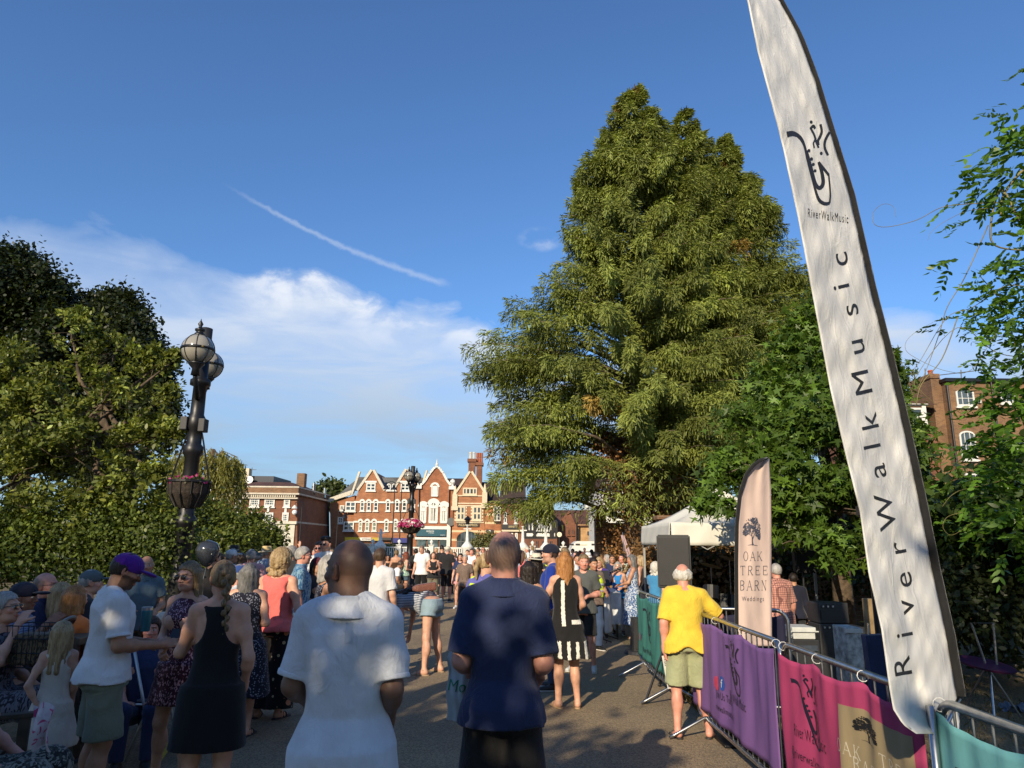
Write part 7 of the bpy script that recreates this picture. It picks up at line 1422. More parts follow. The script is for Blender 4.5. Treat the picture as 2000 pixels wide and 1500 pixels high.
def densify(V, F, L):
    bm = bmesh.new(); vs = [bm.verts.new((v[0],v[1],0)) for v in V]
    for f in F:
        try: bm.faces.new([vs[i] for i in f])
        except ValueError: pass
    for _ in range(4):
        e = [e for e in bm.edges if e.calc_length() > L]
        if not e: break
        bmesh.ops.subdivide_edges(bm, edges=e, cuts=1); bmesh.ops.triangulate(bm, faces=[f for f in bm.faces if len(f.verts) > 4])
    bm.verts.index_update(); V = np.array([v.co[:2] for v in bm.verts]); F = [tuple(v.index for v in f.verts) for f in bm.faces]; bm.free(); return V,F
# ---------------- feather flags ----------------
def ed(tab, py): t = np.array(tab); return np.interp(py, t[:,1], t[:,0])
BFL = [(1455,-20),(1462,10),(1480,100),(1507,200),(1530,290),(1560,430),(1590,590),(1622,760),(1650,880),(1680,1000),(1697,1120),(1722,1230),(1737,1340),(1745,1385),(1764,1415),(1790,1433)]
BFR = [(1470,-60),(1500,-20),(1522,0),(1560,70),(1590,150),(1620,250),(1660,380),(1700,560),(1735,700),(1765,830),(1795,970),(1822,1110),(1850,1240),(1872,1368),(1876,1433)]
BFL = [(1448,-60)]+BFL
def bf(px, py, off=0.):
    px, py = float(px), float(py); l, r = ed(BFL,py), ed(BFR,py); u = (px-l)/max(r-l,1); v = py/100.
    f = .013*math.sin(9*u+1.4*math.sin(v*1.3))*math.sin(v*1.9+.7)+.008*math.sin(17*u-v*4.1)+.007*math.sin(v*7+5*u)*(1-.4*u)+.004*math.sin(31*u+v*11)+.02*math.exp(-((u-.42)/.07)**2)*(py > 900)*min(1,(py-900)/300)
    return P(px,py,3.05+.36*u+f-off)
def surf_grid(fn, rows, cols): 
    V = [fn(i/(rows-1), j/(cols-1)) for i in range(rows) for j in range(cols)]
    F = [(i*cols+j,(i+1)*cols+j,(i+1)*cols+j+1,i*cols+j+1) for i in range(rows-1) for j in range(cols-1)]
    return np.array(V), F
def flagmat(key, col, wr=1.):
    if key in _mc: return _mc[key]
    m, nt, b = base_mat(key); _mc[key] = m
    tc = N(nt, 'ShaderNodeNewGeometry').outputs['Position']
    nz = N(nt, 'ShaderNodeTexNoise', {'Vector': tc, 'Scale': 5., 'Detail': 6}).outputs[0]
    nt.links.new(Mix(nt, Rng(nt,nz,.3,.7), tuple(c*.93 for c in col), col), b.inputs['Base Color']); b.inputs['Roughness'].default_value = .7; b.inputs['Specular IOR Level'].default_value = .25
    w = N(nt, 'ShaderNodeTexNoise', {'Vector': N(nt,'ShaderNodeMapping',{0:tc,3:(1,1,.6)}).outputs[0], 'Scale': 13., 'Detail': 5, 'Distortion': 1.2, 'Roughness': .55}).outputs[0]
    v = N(nt, 'ShaderNodeTexVoronoi', {'Vector': tc, 'Scale': 6.}, feature='DISTANCE_TO_EDGE').outputs[0]
    h = w
    w4 = N(nt, 'ShaderNodeTexNoise', {'Vector': N(nt,'ShaderNodeMapping',{0:tc,2:(0,.5,0),3:(1,1,.5)}).outputs[0], 'Scale': 8., 'Detail': 4, 'Distortion': .8}).outputs[0]
    h = Mth(nt,'ADD',Mth(nt,'MULTIPLY',w,.35),Mth(nt,'MULTIPLY',Mth(nt,'POWER',Mth(nt,'ABSOLUTE',Mth(nt,'SUBTRACT',w4,.5)),.6),-1.5))
    nt.links.new(N(nt, 'ShaderNodeBump', {'Strength': .8, 'Distance': .0045*wr, 'Height': h}).outputs[0], b.inputs['Normal'])
    tr = N(nt, 'ShaderNodeBsdfTranslucent', {0: (*col,1)}); mx = N(nt, 'ShaderNodeMixShader', {0: .18, 1: b.outputs[0], 2: tr.outputs[0]}); nt.links.new(mx.outputs[0], nt.nodes['Material Output'].inputs[0])
    return m
t = thing('feather_flag','tall white feather flag with black vertical lettering and a saxophone emblem, on a bent pole','flag',(bf(1815,1433)[0],3.24,0))
def big(a,b):
    py = -60+a*1493; l,r = ed(BFL,py),ed(BFR,py); py2 = py
    if py > 1380: l = max(l, l)
    return bf(l+(r-l)*b, py2)
V,F = surf_grid(big, 190, 22); o = mesh('cloth', V, F, flagmat('white_flag_cloth',(.78,.78,.77)), t, smooth=True)
sol = o.modifiers.new('s','SOLIDIFY'); sol.thickness = .0015
mb = MB(); hl = [bf(ed(BFL,y)+1.5,y,.002)+[0,-.002,0] for y in range(-40,1425,12)]; mb.tube(hl, .0035, 5); mb.build('hem_seam', flagmat('white_flag_cloth',(.78,.78,.77)), t, smooth=True)
mb = MB(); pole = [bf(ed(BFR,y),y)+[.012,0,0] for y in range(-60,1372,20)]; mb.tube(pole, np.linspace(.010,.024,len(pole)), 8); mb.build('pole_sleeve', cloth('black_sleeve',(.012,.012,.013)), t, smooth=True)
mb = MB(); q = bf(1822,1428); mb.tube([q+[.0,.0,.1],(q[0]+.01,3.24,.35),(q[0]+.015,3.24,.02)], .017, 10); mb.tube([bf(1872,1365),q+[.02,.02,-.05]], .012, 8); mb.build('pole', STEEL, t, smooth=True)
mb = MB(); mb.box((q[0]-.2,3.1,.006),(q[0]+.2,3.4,.03),.008); mb.build('base_plate', BLACKP, t)
V,F = sax_logo(.056); V,F = densify(V,F,.2); mesh('emblem', [bf(1537+x*86,238+y*90,.004) for x,y in V], F, INKB, t)
def flag_letter(ch, px, py, cap=36., adv=1.45):
    V,F = text_mesh(ch); c = (V.max(0)+V.min(0))/2; V = V-[c[0],.35 if ch not in 'iul' else .35]; V,F = densify(V,F,.12)
    sl = (ed(BFR,py-60)-ed(BFR,py+60))/-120.; a = nrm(np.array([-sl,-1.])); up = nrm(np.array([-1.,sl*1.]))
    V2 = [np.array([px,py])+a*(x*cap*adv*1.35)+up*(y*cap*1.35) for x,y in V]
    return mesh('letter', [bf(q[0],q[1],.0035) for q in V2], F, INKB, t)
for ch,px,py in (('c',1639,507),('i',1642,560),('s',1659,606),('u',1671,678),('M',1683,747),('k',1697,822),('l',1703,872),('a',1713,920),('W',1729,1000),('r',1752,1070),('e',1764,1133),('v',1768,1186),('i',1766,1240),('R',1762,1300)): flag_letter(ch,px,py)
V,F = text_mesh('RiverWalkMusic', extra=1.25); V = (V-V.min(0))/(V.max(0)-V.min(0)); V,F = densify(V,F,.06)
mesh('lettering', [bf(1578+x*79, 424+x*12-y*17,.0035) for x,y in V], F, INKB, t)
# small cream flag
OL = [(1441,1262),(1440,1100),(1441,1020),(1447,965),(1460,925),(1478,903),(1492,896)][::-1]; OR_ = [(1503,896),(1506,960),(1507,1100),(1508,1262)]
def of(px,py,off=0.):
    l,r = ed(OL,py),ed(OR_,py); u = (px-l)/max(r-l,1); return P(px,py,6.9+.12*u+.010*math.sin(u*9+py*.012)+.006*math.sin(u*17-py*.02)-off)
t = thing('feather_flag','smaller cream feather flag printed with an oak tree and OAK TREE BARN, beside the gazebo','flag',(P(1438,1250,6.9)[0],6.92,0))
V,F = surf_grid(lambda a,b: of(ed(OL,896+a*366)+(ed(OR_,896+a*366)-ed(OL,896+a*366))*b, 896+a*366), 90, 14); o = mesh('cloth', V, F, flagmat('cream_flag_cloth',(.74,.57,.50),.5), t, smooth=True); o.modifiers.new('s','SOLIDIFY').thickness = .0015
mb = MB(); pl = [of(1500,894)]+[of(ed(OL,y)-2,y) for y in range(898,1262,10)]; mb.tube(pl, [.008]+[.017]*(len(pl)-1), 8); mb.build('pole_sleeve', cloth('black_sleeve',(.012,.012,.013)), t, smooth=True)
mb = MB(); q = pl[-1]; mb.tube([q+[0,0,.1],(q[0],6.92,.02)], .014, 8); mb.box((q[0]-.2,6.75,.006),(q[0]+.2,7.1,.03),.008); mb.build('pole', BLACKM, t)
def on_of(V,F,x0,y0,x1,y1,mat,nm='lettering',flip=True):
    lo,hi = V.min(0),V.max(0); V = (V-lo)/(hi-lo); mesh(nm,[of(x0+(x1-x0)*x, y1-(y1-y0)*y,.004) for x,y in V],F,mat,t)
GI = Mt('printed_slate',(.055,.06,.09),.7,var=.05)
V,F = oak2(); on_of(V,F,1450,1010,1486,1066,GI,'emblem')
for wd_,x0,y0,x1,y1 in (('OAK',1452,1077,1489,1096),('TREE',1446,1105,1499,1124),('BARN',1446,1133,1497,1154)): V,F,_ = serif_word(wd_); on_of(V,F,x0,y0,x1,y1,GI)
V,F = text_mesh('Weddings',extra=1.3); on_of(V,F,1449,1165,1492,1177,GI)
# ---------------- barriers and banners ----------------
def PXp(px,py,X): r = ray(px,py); k = X/r[0]; return r*k+[0,0,CH]
def barrier(Yf, L, label, X=1.83, rot=0., sag=.02):
    t = thing('crowd_barrier', label, 'barrier', (X,Yf-L/2,0), rot, 'steel crowd barriers'); mb = MB(); R = .12; hz, lz = 1.10, .18; h = L/2
    pts = []
    for (cy,cz,a0) in ((h-R,hz-R,0),(-h+R,hz-R,90),(-h+R,lz+R,180),(h-R,lz+R,270)):
        for k in range(6): a = R_(a0+k*18); pts.append((0,cy+R*math.cos(a),cz+R*math.sin(a)))
    pts.append(pts[0]); mb.tube(pts, .0195, 10, cap=False); mb.build('frame', STEEL, t, world=False, smooth=True)
    mb = MB(); n = int(L/.115)
    for i in range(1,n): y = -h+L*i/n; mb.tube([(0,y,lz+.015),(0,y,hz-.015)], .006, 6, cap=False)
    mb.build('infill_bars', STEEL, t, world=False)
    for sy in (-1,1):
        mb = MB(); y = sy*(h-.32); mb.tube([(-.36,y,.02),(-.30,y,.05),(-.03,y,lz+.01),(.03,y,lz+.01),(.30,y,.05),(.36,y,.02)], .014, 8); mb.build('foot', STEEL, t, world=False, smooth=True)
    for sz in (.45,.85): mb = MB(); mb.tube([(0,-h-.002,sz),(0,-h-.035,sz),(0,-h-.035,sz-.12),(0,-h-.004,sz-.14)], .006, 6); mb.build('hook', STEEL, t, world=False)
    return t
def banner(Yf, L, label, mat, name_mat, X=1.83, zt=1.06, zb=.26, ties=4, seed=0, sag=.035, rot=0.):
    r = np.random.default_rng(seed); ph = r.uniform(0,6,4); t = thing('printed_banner', label, 'banner', (X,Yf-L/2,0), rot, 'printed banners tied to the barriers'); h = L/2; xo = -.030
    def fn(u, z, off=0.):
        k = (u/L*(ties-1)); s_ = math.sin(math.pi*(k%1.))**1.0; e = (z-zb)/(zt-zb); top = e**3
        zz = z-sag*s_*top-.0*(1-e); f = .016*math.sin(u*9+ph[0]+e*1.5)*(1-.3*e)+.007*math.sin(u*21+ph[1]-e*4)+.006*math.sin(u*37+ph[2])*e
        return np.array([xo-.012-f*.9-off, h-u, zz])
    nu = int(L/.03); V = []; nv = 22
    for i in range(nv):
        for j in range(nu): V.append(fn(L*j/(nu-1), zb+(zt-zb)*i/(nv-1)))
    F = [(i*nu+j,i*nu+j+1,(i+1)*nu+j+1,(i+1)*nu+j) for i in range(nv-1) for j in range(nu-1)]
    o = mesh('cloth', V, F, mat, t, world=False, smooth=True); o.modifiers.new('s','SOLIDIFY').thickness = .0012
    for i in range(ties):
        u = L*i/(ties-1); u = min(max(u,.03),L-.03); p = fn(u,zt-.02); mb = MB(); a = np.linspace(0,2*math.pi,11)
        mb.tube([(-.014+.030*math.cos(q), h-u+.004*math.sin(q), 1.088+.027*math.sin(q)) for q in a], .0021, 5, cap=False); mb.build('cable_tie', Mt('cable_tie_white',(.7,.7,.68),.4), t, world=False)
    def put(V2, F2, u0, z0, su, sz, m, nm='lettering', dens=.08):
        V2 = np.asarray(V2)*[su,sz]; V2,F2 = densify(V2,F2,dens); return mesh(nm,[fn(u0+x,z0+y,.0045) for x,y in V2],F2,m,t,world=False)
    t['_'] = 0; del t['_']
    return t, fn, put
def vinyl(key, col): return flagmat(key, col, .3)
def word(put, s_, u0, z0, wd_, hh, m, extra=1.05, slant=0.):
    V,F = text_mesh(s_,extra=extra); V = (V-[V[:,0].min(),0]); k = V[:,0].max(); V = V/[k,.72]; put(V,F,u0,z0,wd_,hh,m)
def logo(put, u0, z1, w, m=INK, wt_=.06):
    V,F = sax_logo(wt_); put(V*[1,-1],F,u0,z1,w,w*.62,m,'emblem',.06)
TEAL = vinyl('teal_vinyl',(.07,.26,.22)); PURP = vinyl('purple_vinyl',(.24,.125,.34)); PINK = vinyl('pink_vinyl',(.55,.075,.19)); AQUA = vinyl('aqua_vinyl',(.19,.50,.53)); NAVB = vinyl('navy_vinyl',(.02,.02,.05))
barrier(10.45, 2.3, 'steel barrier with the teal banner, farthest of the row beside the gazebo leg')
t,fn,put = banner(10.43, 2.25, 'teal banner with a dark saxophone emblem on the farthest barrier', TEAL, 0, seed=1); logo(put,.55,.98,.42); logo(put,1.5,.98,.42); word(put,'River Walk Music',.5,.36,.6,.07,INK)
for u,m in ((.16,Mt('social_red',(.5,.05,.12),.5)),(.32,Mt('social_blue',(.02,.08,.35),.5))): V,F = disc2((0,0),.06,16); put(V,F,u,.52,1,1,m,'round_icon')
barrier(8.1, .95, 'short steel barrier set across behind the yellow t-shirt', X=2.35, rot=R_(78)); t,fn,put = banner(8.1, .9, 'dark navy banner on the barrier behind the yellow t-shirt', NAVB, 0, X=2.35, rot=R_(78), ties=3, seed=2)
barrier(7.35, 2.3, 'steel barrier with the purple banner, where the yellow t-shirt person leans')
t,fn,put = banner(7.33, 2.26, 'purple banner with saxophone emblem tied to the middle barrier', PURP, 0, seed=3)
def uz(px,py,Yf,X=1.795): q = PXp(px,py,X); return Yf-q[1], q[2]
a = uz(1418,1247,7.33); b = uz(1450,1347,7.33); logo(put,a[0],a[1]+.02,(b[0]-a[0])*1.0)
c0 = uz(1424,1352,7.33); c1 = uz(1461,1378,7.33); word(put,'River Walk Music',c0[0],c0[1]-.05,c1[0]-c0[0],.075,INK)
for px,m in ((1403,Mt('social_red',(.5,.05,.12),.5)),(1412,Mt('social_blue',(.02,.08,.35),.5))): q = uz(px,1334,7.33); V,F = disc2((0,0),.058,18); put(V,F,q[0],q[1],1,1,m,'round_icon')
q = uz(1412,1334,7.33); word(put,'f',q[0]-.02,q[1]-.035,.035,.07,INKW)
q = uz(1402,1352,7.33); word(put,'Join Us Today',q[0],q[1]-.03,.42,.06,INK); word(put,'riverwalkmusicfest',q[0],q[1]-.13,.44,.05,INK)
barrier(5.02, 1.72, 'steel barrier with the pink banner in front of the tall white flag'); 
t,fn,put = banner(5.0, 1.68, 'bright pink banner with saxophone emblem and a beige oak tree panel', PINK, 0, seed=4, ties=4)
a = uz(1548,1312,5.0); b = uz(1600,1425,5.0); logo(put,a[0],a[1]+.03,(b[0]-a[0])*1.05,wt_=.055)
c0 = uz(1558,1424,5.0); c1 = uz(1612,1452,5.0); word(put,'River Walk Music',c0[0],c0[1]-.03,(c1[0]-c0[0])*1.05,.072,INK); c0 = uz(1553,1462,5.0); word(put,'@riverwalkmusicfest',c0[0],c0[1]-.03,.56,.055,INK)
BEI = vinyl('beige_vinyl',(.45,.35,.20)); a0 = uz(1641,1350,5.0)[0]; u1 = 1.62
nu = 40; V = []; z0_,z1_ = .262,.93
for i in range(16):
    for j in range(nu): V.append(fn(a0+(u1-a0)*j/(nu-1), z0_+(z1_-z0_)*i/15, .003))
mesh('oak_panel', V, [(i*nu+j,i*nu+j+1,(i+1)*nu+j+1,(i+1)*nu+j) for i in range(15) for j in range(nu-1)], BEI, t, world=False, smooth=True)
V,F = oak2(9,900); q = uz(1663,1385,5.0); q1 = uz(1722,1466,5.0); put(V,F,q[0],q1[1]-.0,(q1[0]-q[0])*1.0,(q[1]-q1[1])/1.3,INKB,'oak_emblem')
V,F,_ = serif_word('OAK TREE'.replace(' ','')); 
for wd_,(u,z) in (('OAK',uz(1644,1462,5.0)),('TREE',uz(1722,1496,5.0)),('BARN',uz(1672,1502,5.0))): V,F,_w = serif_word(wd_); put(V,F,u,z,.075,.066,INKW)
barrier(3.26, 2.3, 'steel barrier with the aqua banner, nearest at the bottom right corner'); t,fn,put = banner(3.24, 2.26, 'aqua banner tied to the nearest barrier at the bottom right', AQUA, 0, seed=6)
a = uz(1900,1488,3.15); logo(put,a[0],a[1]+.02,.42); logo(put,a[0]+.75,a[1]+.02,.42)
# ---------------- lamp posts ----------------
def flowers(parent, c, R, dz, n, seed, cols, sz=.05, gcol=(.09,.13,.03)):
    r = np.random.default_rng(seed); d = rnd_dir(r,n); d[:,2] = np.abs(d[:,2])*.75-.25; pos = np.asarray(c)+d*[R,R,dz]*(.8+.3*r.random((n,1)))
    pick = r.integers(0,len(cols),n); cl = np.array(cols)[pick]*np.exp(r.normal(0,.2,(n,1)))
    P5 = [(math.cos(a)*.5*(1 if i%2 else .62),math.sin(a)*.5*(1 if i%2 else .62)) for i,a in enumerate(np.linspace(0,2*np.pi,11)[:-1])]
    V,F,cc = leaves(pos, rnd_dir(r,n), d+[0,-.7,.1]+r.normal(0,.3,(n,3)), sz*r.uniform(.8,1.3,n), sz, P5, cl); tag(mesh('flowers', V, F, leafmat('petal',(1,1,1),.3), parent, col=np.clip(cc,0,1)), kind='stuff')
    m = n*2; d = rnd_dir(r,m); d[:,2] = np.abs(d[:,2])*.7-.3; pos = np.asarray(c)+d*[R*.9,R*.9,dz*.9]*(.6+.4*r.random((m,1)))
    V,F,cc = leaves(pos, rnd_dir(r,m)+[0,0,-.2], d, sz*1.2, sz*.6, LF, shade(r,m,gcol,.3)); mesh('foliage', V, F, leafmat('bush_leaf',(1,1,1)), parent, col=np.clip(cc,0,1))
def globe(t, c, R):
    mb = MB(); mb.sphere(c, R, 24); g = mb.build('lamp_globe', GL, t, smooth=True)
    mb = MB(); n = 28
    for k in range(4): a = math.pi*k/4+.3; mb.tube([c+R*1.01*np.array([math.cos(a)*math.cos(q),math.sin(a)*math.cos(q),math.sin(q)]) for q in np.linspace(-1.3,1.3,18)], R*.03, 5); mb.tube([c+R*1.01*np.array([-math.cos(a)*math.cos(q),-math.sin(a)*math.cos(q),math.sin(q)]) for q in np.linspace(-1.3,1.3,18)], R*.03, 5)
    mb.lathe(c,[(R*1.0,-R*.07),(R*1.05,-R*.07),(R*1.05,R*.07),(R*1.0,R*.07)],n)
    mb.lathe(c,[(.02,-R*1.75),(R*.28,-R*1.7),(R*.22,-R*1.3),(R*.50,-R*.98),(R*.52,-R*.86),(R*.30,-R*.9)],16); mb.lathe(c,[(R*.42,R*.88),(R*.30,R*1.08),(R*.18,R*1.15),(R*.30,R*1.24),(R*.32,R*1.36),(R*.12,R*1.45),(R*.10,R*1.55),(R*.17,R*1.72),(R*.04,R*1.95),(.001,R*2.1)],14)
    f = mb.build('globe_cage', BLACKM, g, smooth=True)
    for k in range(2): 
        mb = MB(); mb.sphere(c+R*1.06*np.array([math.cos(math.pi*k+.3-1.2),math.sin(math.pi*k+.3-1.2),0]), R*.08, 8); mb.build('gilt_boss', Mt('gilt',(.5,.33,.1),.35,.8), g)
GL = None
def glm():
    m, nt, b = base_mat('frosted_globe'); b.inputs['Base Color'].default_value = (.30,.28,.235,1); b.inputs['Roughness'].default_value = .12; b.inputs['Coat Weight'].default_value = .6; return m
GL = glm()
def lamp_post(label, px, Y, k, py_top, flower_seed, cup=True, arm_dir=(1,.6), fl_col=None, R=.215, basket=True, sep=None):
    b = np.array([P(px,1110,Y)[0],Y,0]); t = thing('lamp_post', label, 'street lamp', b, group='black two globe lamp posts'); zt = P(px,py_top,Y)[2]
    mb = MB(); pr = [(.30,0),(.31,.12),(.25,.16),(.24,.55),(.27,.60),(.26,.68),(.17,.80),(.135,1.15),(.16,1.2),(.13,1.26),(.115,1.9),(.15,1.94),(.15,2.02),(.105,2.08),(.10,zt*.62),(.135,zt*.63),(.135,zt*.65),(.10,zt*.66),(.098,zt*.70),(.13,zt*.71),(.12,zt*.74),(.095,zt*.75),(.09,zt-.75),(.14,zt-.73),(.14,zt-.66),(.09,zt-.62),(.09,zt-.30)]
    mb.lathe(b,pr,20); mb.build('column', BLACKM, t, smooth=True)
    mb = MB(); mb.lathe(b+[0,0,zt-.30],[(.075,0),(.09,.02),(.09,.42),(.06,.43)],16); mb.build('sensor_cap', BLACKP, t, smooth=True)
    mb = MB(); mb.box(b+[-.17,-.14,zt*.70],b+[-.07,.02,zt*.74],.01); mb.build('junction_box', BLACKP, t); mb = MB(); mb.box(b+[.08,-.12,zt*.695],b+[.17,.03,zt*.735],.01); mb.build('junction_box', BLACKP, t)
    ad = nrm(np.array([arm_dir[0],arm_dir[1],0]))
    for sg,q in ((-1,0),(1,0)):
        c = b+ad*sg*(.27*R/.215 if not sep else sep)+[0,0,zt-.32]; mb = MB(); mb.tube([b+[0,0,zt-.95],b+ad*sg*.12+[0,0,zt-.93],c-[0,0,R*1.75]], [.04,.04,.03], 8); mb.build('arm', BLACKM, t, smooth=True); globe(t, c, R)
    if basket:
        zb = fl_col['z']; Rb = fl_col['R']
        bt = thing('hanging_basket', fl_col['label'], 'flower basket', b+[0,0,zb-.3], group='flower baskets ringing the lamp posts')
        mb = MB(); mb.lathe(b+[0,0,zb],[(.12,-.30),(Rb*.6,-.26),(Rb*.95,-.10),(Rb,.05),(Rb*.93,.05),(Rb*.85,-.05),(.13,-.1)],28); mb.build('basket', Mt('coir_liner',(.035,.025,.018),.95,var=.5,vs=20,bump=.01,bs=60), bt)
        mb = MB(); mb.lathe(b+[0,0,zb+.05],[(Rb,0),(Rb+.02,0),(Rb+.02,.03),(Rb,.03)],28)
        for i in range(12): a = i*math.pi/6; v = np.array([math.cos(a),math.sin(a),0]); mb.tube([b+[0,0,zb+.05]+v*(Rb+.01),b+[0,0,zb-.12]+v*Rb*.97,b+[0,0,zb-.29]+v*Rb*.6],.008,5)
        mb.build('wire_frame', BLACKM, bt)
        mb = MB(); 
        for sg in (-1,1): mb.tube([b+[sg*.1,0,zb+.75],b+[sg*(Rb*.5),0,zb+.62],b+[sg*Rb,0,zb+.08]],.012,6)
        mb.build('bracket', BLACKM, bt)
        flowers(bt, b+[0,0,zb+.08], Rb*fl_col.get('spread',1.), fl_col.get('dz',.3), fl_col['n'], flower_seed, fl_col['cols'], fl_col.get('sz',.05))
lamp_post('tall black cast iron lamp post with two round globes, close at the left', 352, 10.0, 1, 657, 61, arm_dir=(-.26,1.), sep=.47,
    fl_col=dict(z=P(372,950,10.)[2],R=.27,label='sparse dark basket with a few pink flowers on the near lamp post',n=80,cols=[(.45,.02,.16),(.5,.05,.25),(.1,.1,.05),(.10,.07,.05)],spread=1.05,dz=.22,sz=.045))
lamp_post('distant black two globe lamp post with a full pink basket, before the terrace', 799, 30, 1, 916, 62, arm_dir=(.6,1.), R=.20,
    fl_col=dict(z=P(802,1028,30)[2],R=.42,label='overflowing pink and white flower basket on the distant lamp post',n=900,cols=[(.42,.02,.13),(.5,.04,.18),(.33,.01,.08),(.7,.6,.6)],spread=1.22,dz=.42,sz=.11))
for px,py,Y,lb in ((779,953,62,'slim black street lamp in front of the twin gabled terrace, with one bell shaped lantern'),(765,952,58,'thin dark swan neck street lamp left of the slim one'),(583,990,66,'dark street lamp pole with a white lantern before the brick side wall'),(655,1008,70,'black street lamp with bell lantern in the alley between the brick buildings')):
    b = np.array([P(px,1085,Y)[0],Y,0]); t = thing('street_lamp', lb, 'street lamp', b); tp = P(px,py,Y); tp = np.array([b[0],Y,tp[2]]); mb = MB(); mb.lathe(b,[(.12,0),(.10,1),(.05,1.2),(.04,tp[2])],10)
    mb.tube([tp,tp+[.05,0,.35],tp+[-.25 if px < 800 and px != 655 else .25,0,.5],tp+[-.65 if px != 655 else .65,0,.35],tp+[-.68 if px != 655 else .68,0,.15]],.03,6); mb.build('pole', BLACKM, t); mb = MB(); mb.lathe(tp+[-.68 if px != 655 else .68,0,-.15],[(.28,0),(.22,.12),(.08,.28),(.04,.32)],12); mb.build('lantern', WHITE if px == 583 else BLACKM, t)
# white railing with piers on the bridge
Y = 52.; t = thing('white_railing','white painted railing running behind the crowd in front of the shops','railing',(P(900,1090,Y)[0],Y,0)); x0,x1 = P(690,1080,Y)[0],P(1165,1080,Y)[0]
zr = P(900,1069,Y)[2]; mb = MB(); mb.box((x0,Y-.05,zr-.1),(x1,Y+.05,zr)); mb.box((x0,Y-.04,.12),(x1,Y+.04,.2)); mb.build('rail', WHITE, t)
mb = MB(); n = 118
for i in range(n): x = x0+(x1-x0)*(i+.5)/n; mb.box((x-.035,Y-.015,.203),(x+.035,Y+.015,zr-.103)); 
for i in range(0,n,1): x = x0+(x1-x0)*(i+1)/n; mb.box((x-.05,Y-.02,zr-.45),(x+.05,Y+.02,zr-.36)) if i%2 else None
mb.build('balusters', WHITE, t)
for i,px in enumerate((728,779.5,842.5,912,985,1040,1100)):
    x = P(px,1075,Y)[0]; t2 = thing('railing_pier', ('white pier of the railing '+('left of the lamp post basket','below the blue shop awning','under the teal shop front with a ball top','before the round arched doorway','left of the timbered house','at the foot of the timbered house','beside the white van')[i]),'pier',(x,Y-.2,0),group='white railing piers'); mb = MB(); mb.box((x-.16,Y-.22,0),(x+.16,Y+.1,zr+.1),.02); mb.box((x-.21,Y-.27,zr+.103),(x+.21,Y+.15,zr+.16)); mb.build('pier', WHITE, t2)
    mb = MB(); mb.lathe((x,Y-.06,zr+.16),[(.08,0),(.05,.06),(.13,.17),(.12,.25),(.04,.33),(.01,.36)],12); mb.build('finial', WHITE, t2, smooth=True)
for px,py,lb in ((742,1035,'white cast column lamp standard with cone foot, by the blue awning'),(912,1027,'white column lamp standard with black lantern in front of the arched doorway'),(1021,1030,'white cross topped lamp standard left of the timbered house'),(1066,1041,'short white cross topped standard before the timbered house')):
    x = P(px,1075,Y-.6)[0]; zt = P(px,py,Y-.6)[2]; t2 = thing('white_lamp_standard',lb,'lamp standard',(x,Y-.6,0)); mb = MB(); mb.lathe((x,Y-.6,0),[(.32,0),(.32,zr-.15),(.42,zr),(.40,zr+.08),(.20,zr+.32),(.12,zr+.42),(.09,zr+1.1),(.06,zt),(.10,zt+.02),(.10,zt+.08)],14); mb.build('column', WHITE, t2, smooth=True)
    mb = MB(); mb.box((x-.28,Y-.64,zt-.25),(x+.28,Y-.56,zt-.17)); mb.build('cross_arm', WHITE, t2)
    if px in (912,): mb = MB(); mb.lathe((x,Y-.6,zt+.083),[(.10,0),(.17,.32),(.30,.36),(.12,.52),(.03,.62)],8); mb.build('lantern', BLACKM, t2)
# van
Y = 44.; x0,x1 = P(1111,1070,Y)[0],P(1166,1070,Y)[0]; zt = P(1140,1057,Y)[2]; t = thing('food_van','white catering van with an open serving hatch parked before the buff brick wall','van',((x0+x1)/2,Y,0))
mb = MB(); mb.poly([(x0+.0,Y,zt-.85),(x0+.25,Y,zt-.18),(x0+.5,Y,zt),(x1+1,Y,zt),(x1+1,Y,.4),(x0+.5,Y,.4),(x0+.1,Y,.6)],(0,2,0)); mb.build('body', WHITE, t)
mb = MB(); mb.box((x0+.7,Y-.04,.75),(x1-.1,Y-.005,zt-.62)); mb.build('hatch_opening', Mt('hatch_dark',(.03,.025,.02),.7), t); mb = MB(); mb.box((x0+.75,Y-.6,zt-.60),(x1-.05,Y-.006,zt-.55)); mb.build('awning', WHITE, t)
mb = MB(); mb.box((x0+.95,Y-.06,zt-1.0),(x0+1.5,Y-.045,zt-.66)); mb.build('menu_board', Mt('ochre_menu',(.5,.36,.14),.6), t)
sign_text(t,'ICES AND TEAS',1133,1063,1147,1066,Y-.012,Mt('gilt_letters',(.62,.48,.22),.5),'lettering')
for px in (1116,1128,1159): a = P(px,1063.5,Y); mb = MB(); mb.box(a+[-.12,-.02,-.05],a+[.14,-.006,.05]); mb.build('vent', BLACKP, t)
for xx in (x0+.7,x1+.3): mb = MB(); mb.lathe((xx,Y-.02,.33),[(.01,-.1),(.33,-.1),(.33,.1),(.01,.1)],18,(0,1,0)); mb.build('wheel', BLACKP, t)
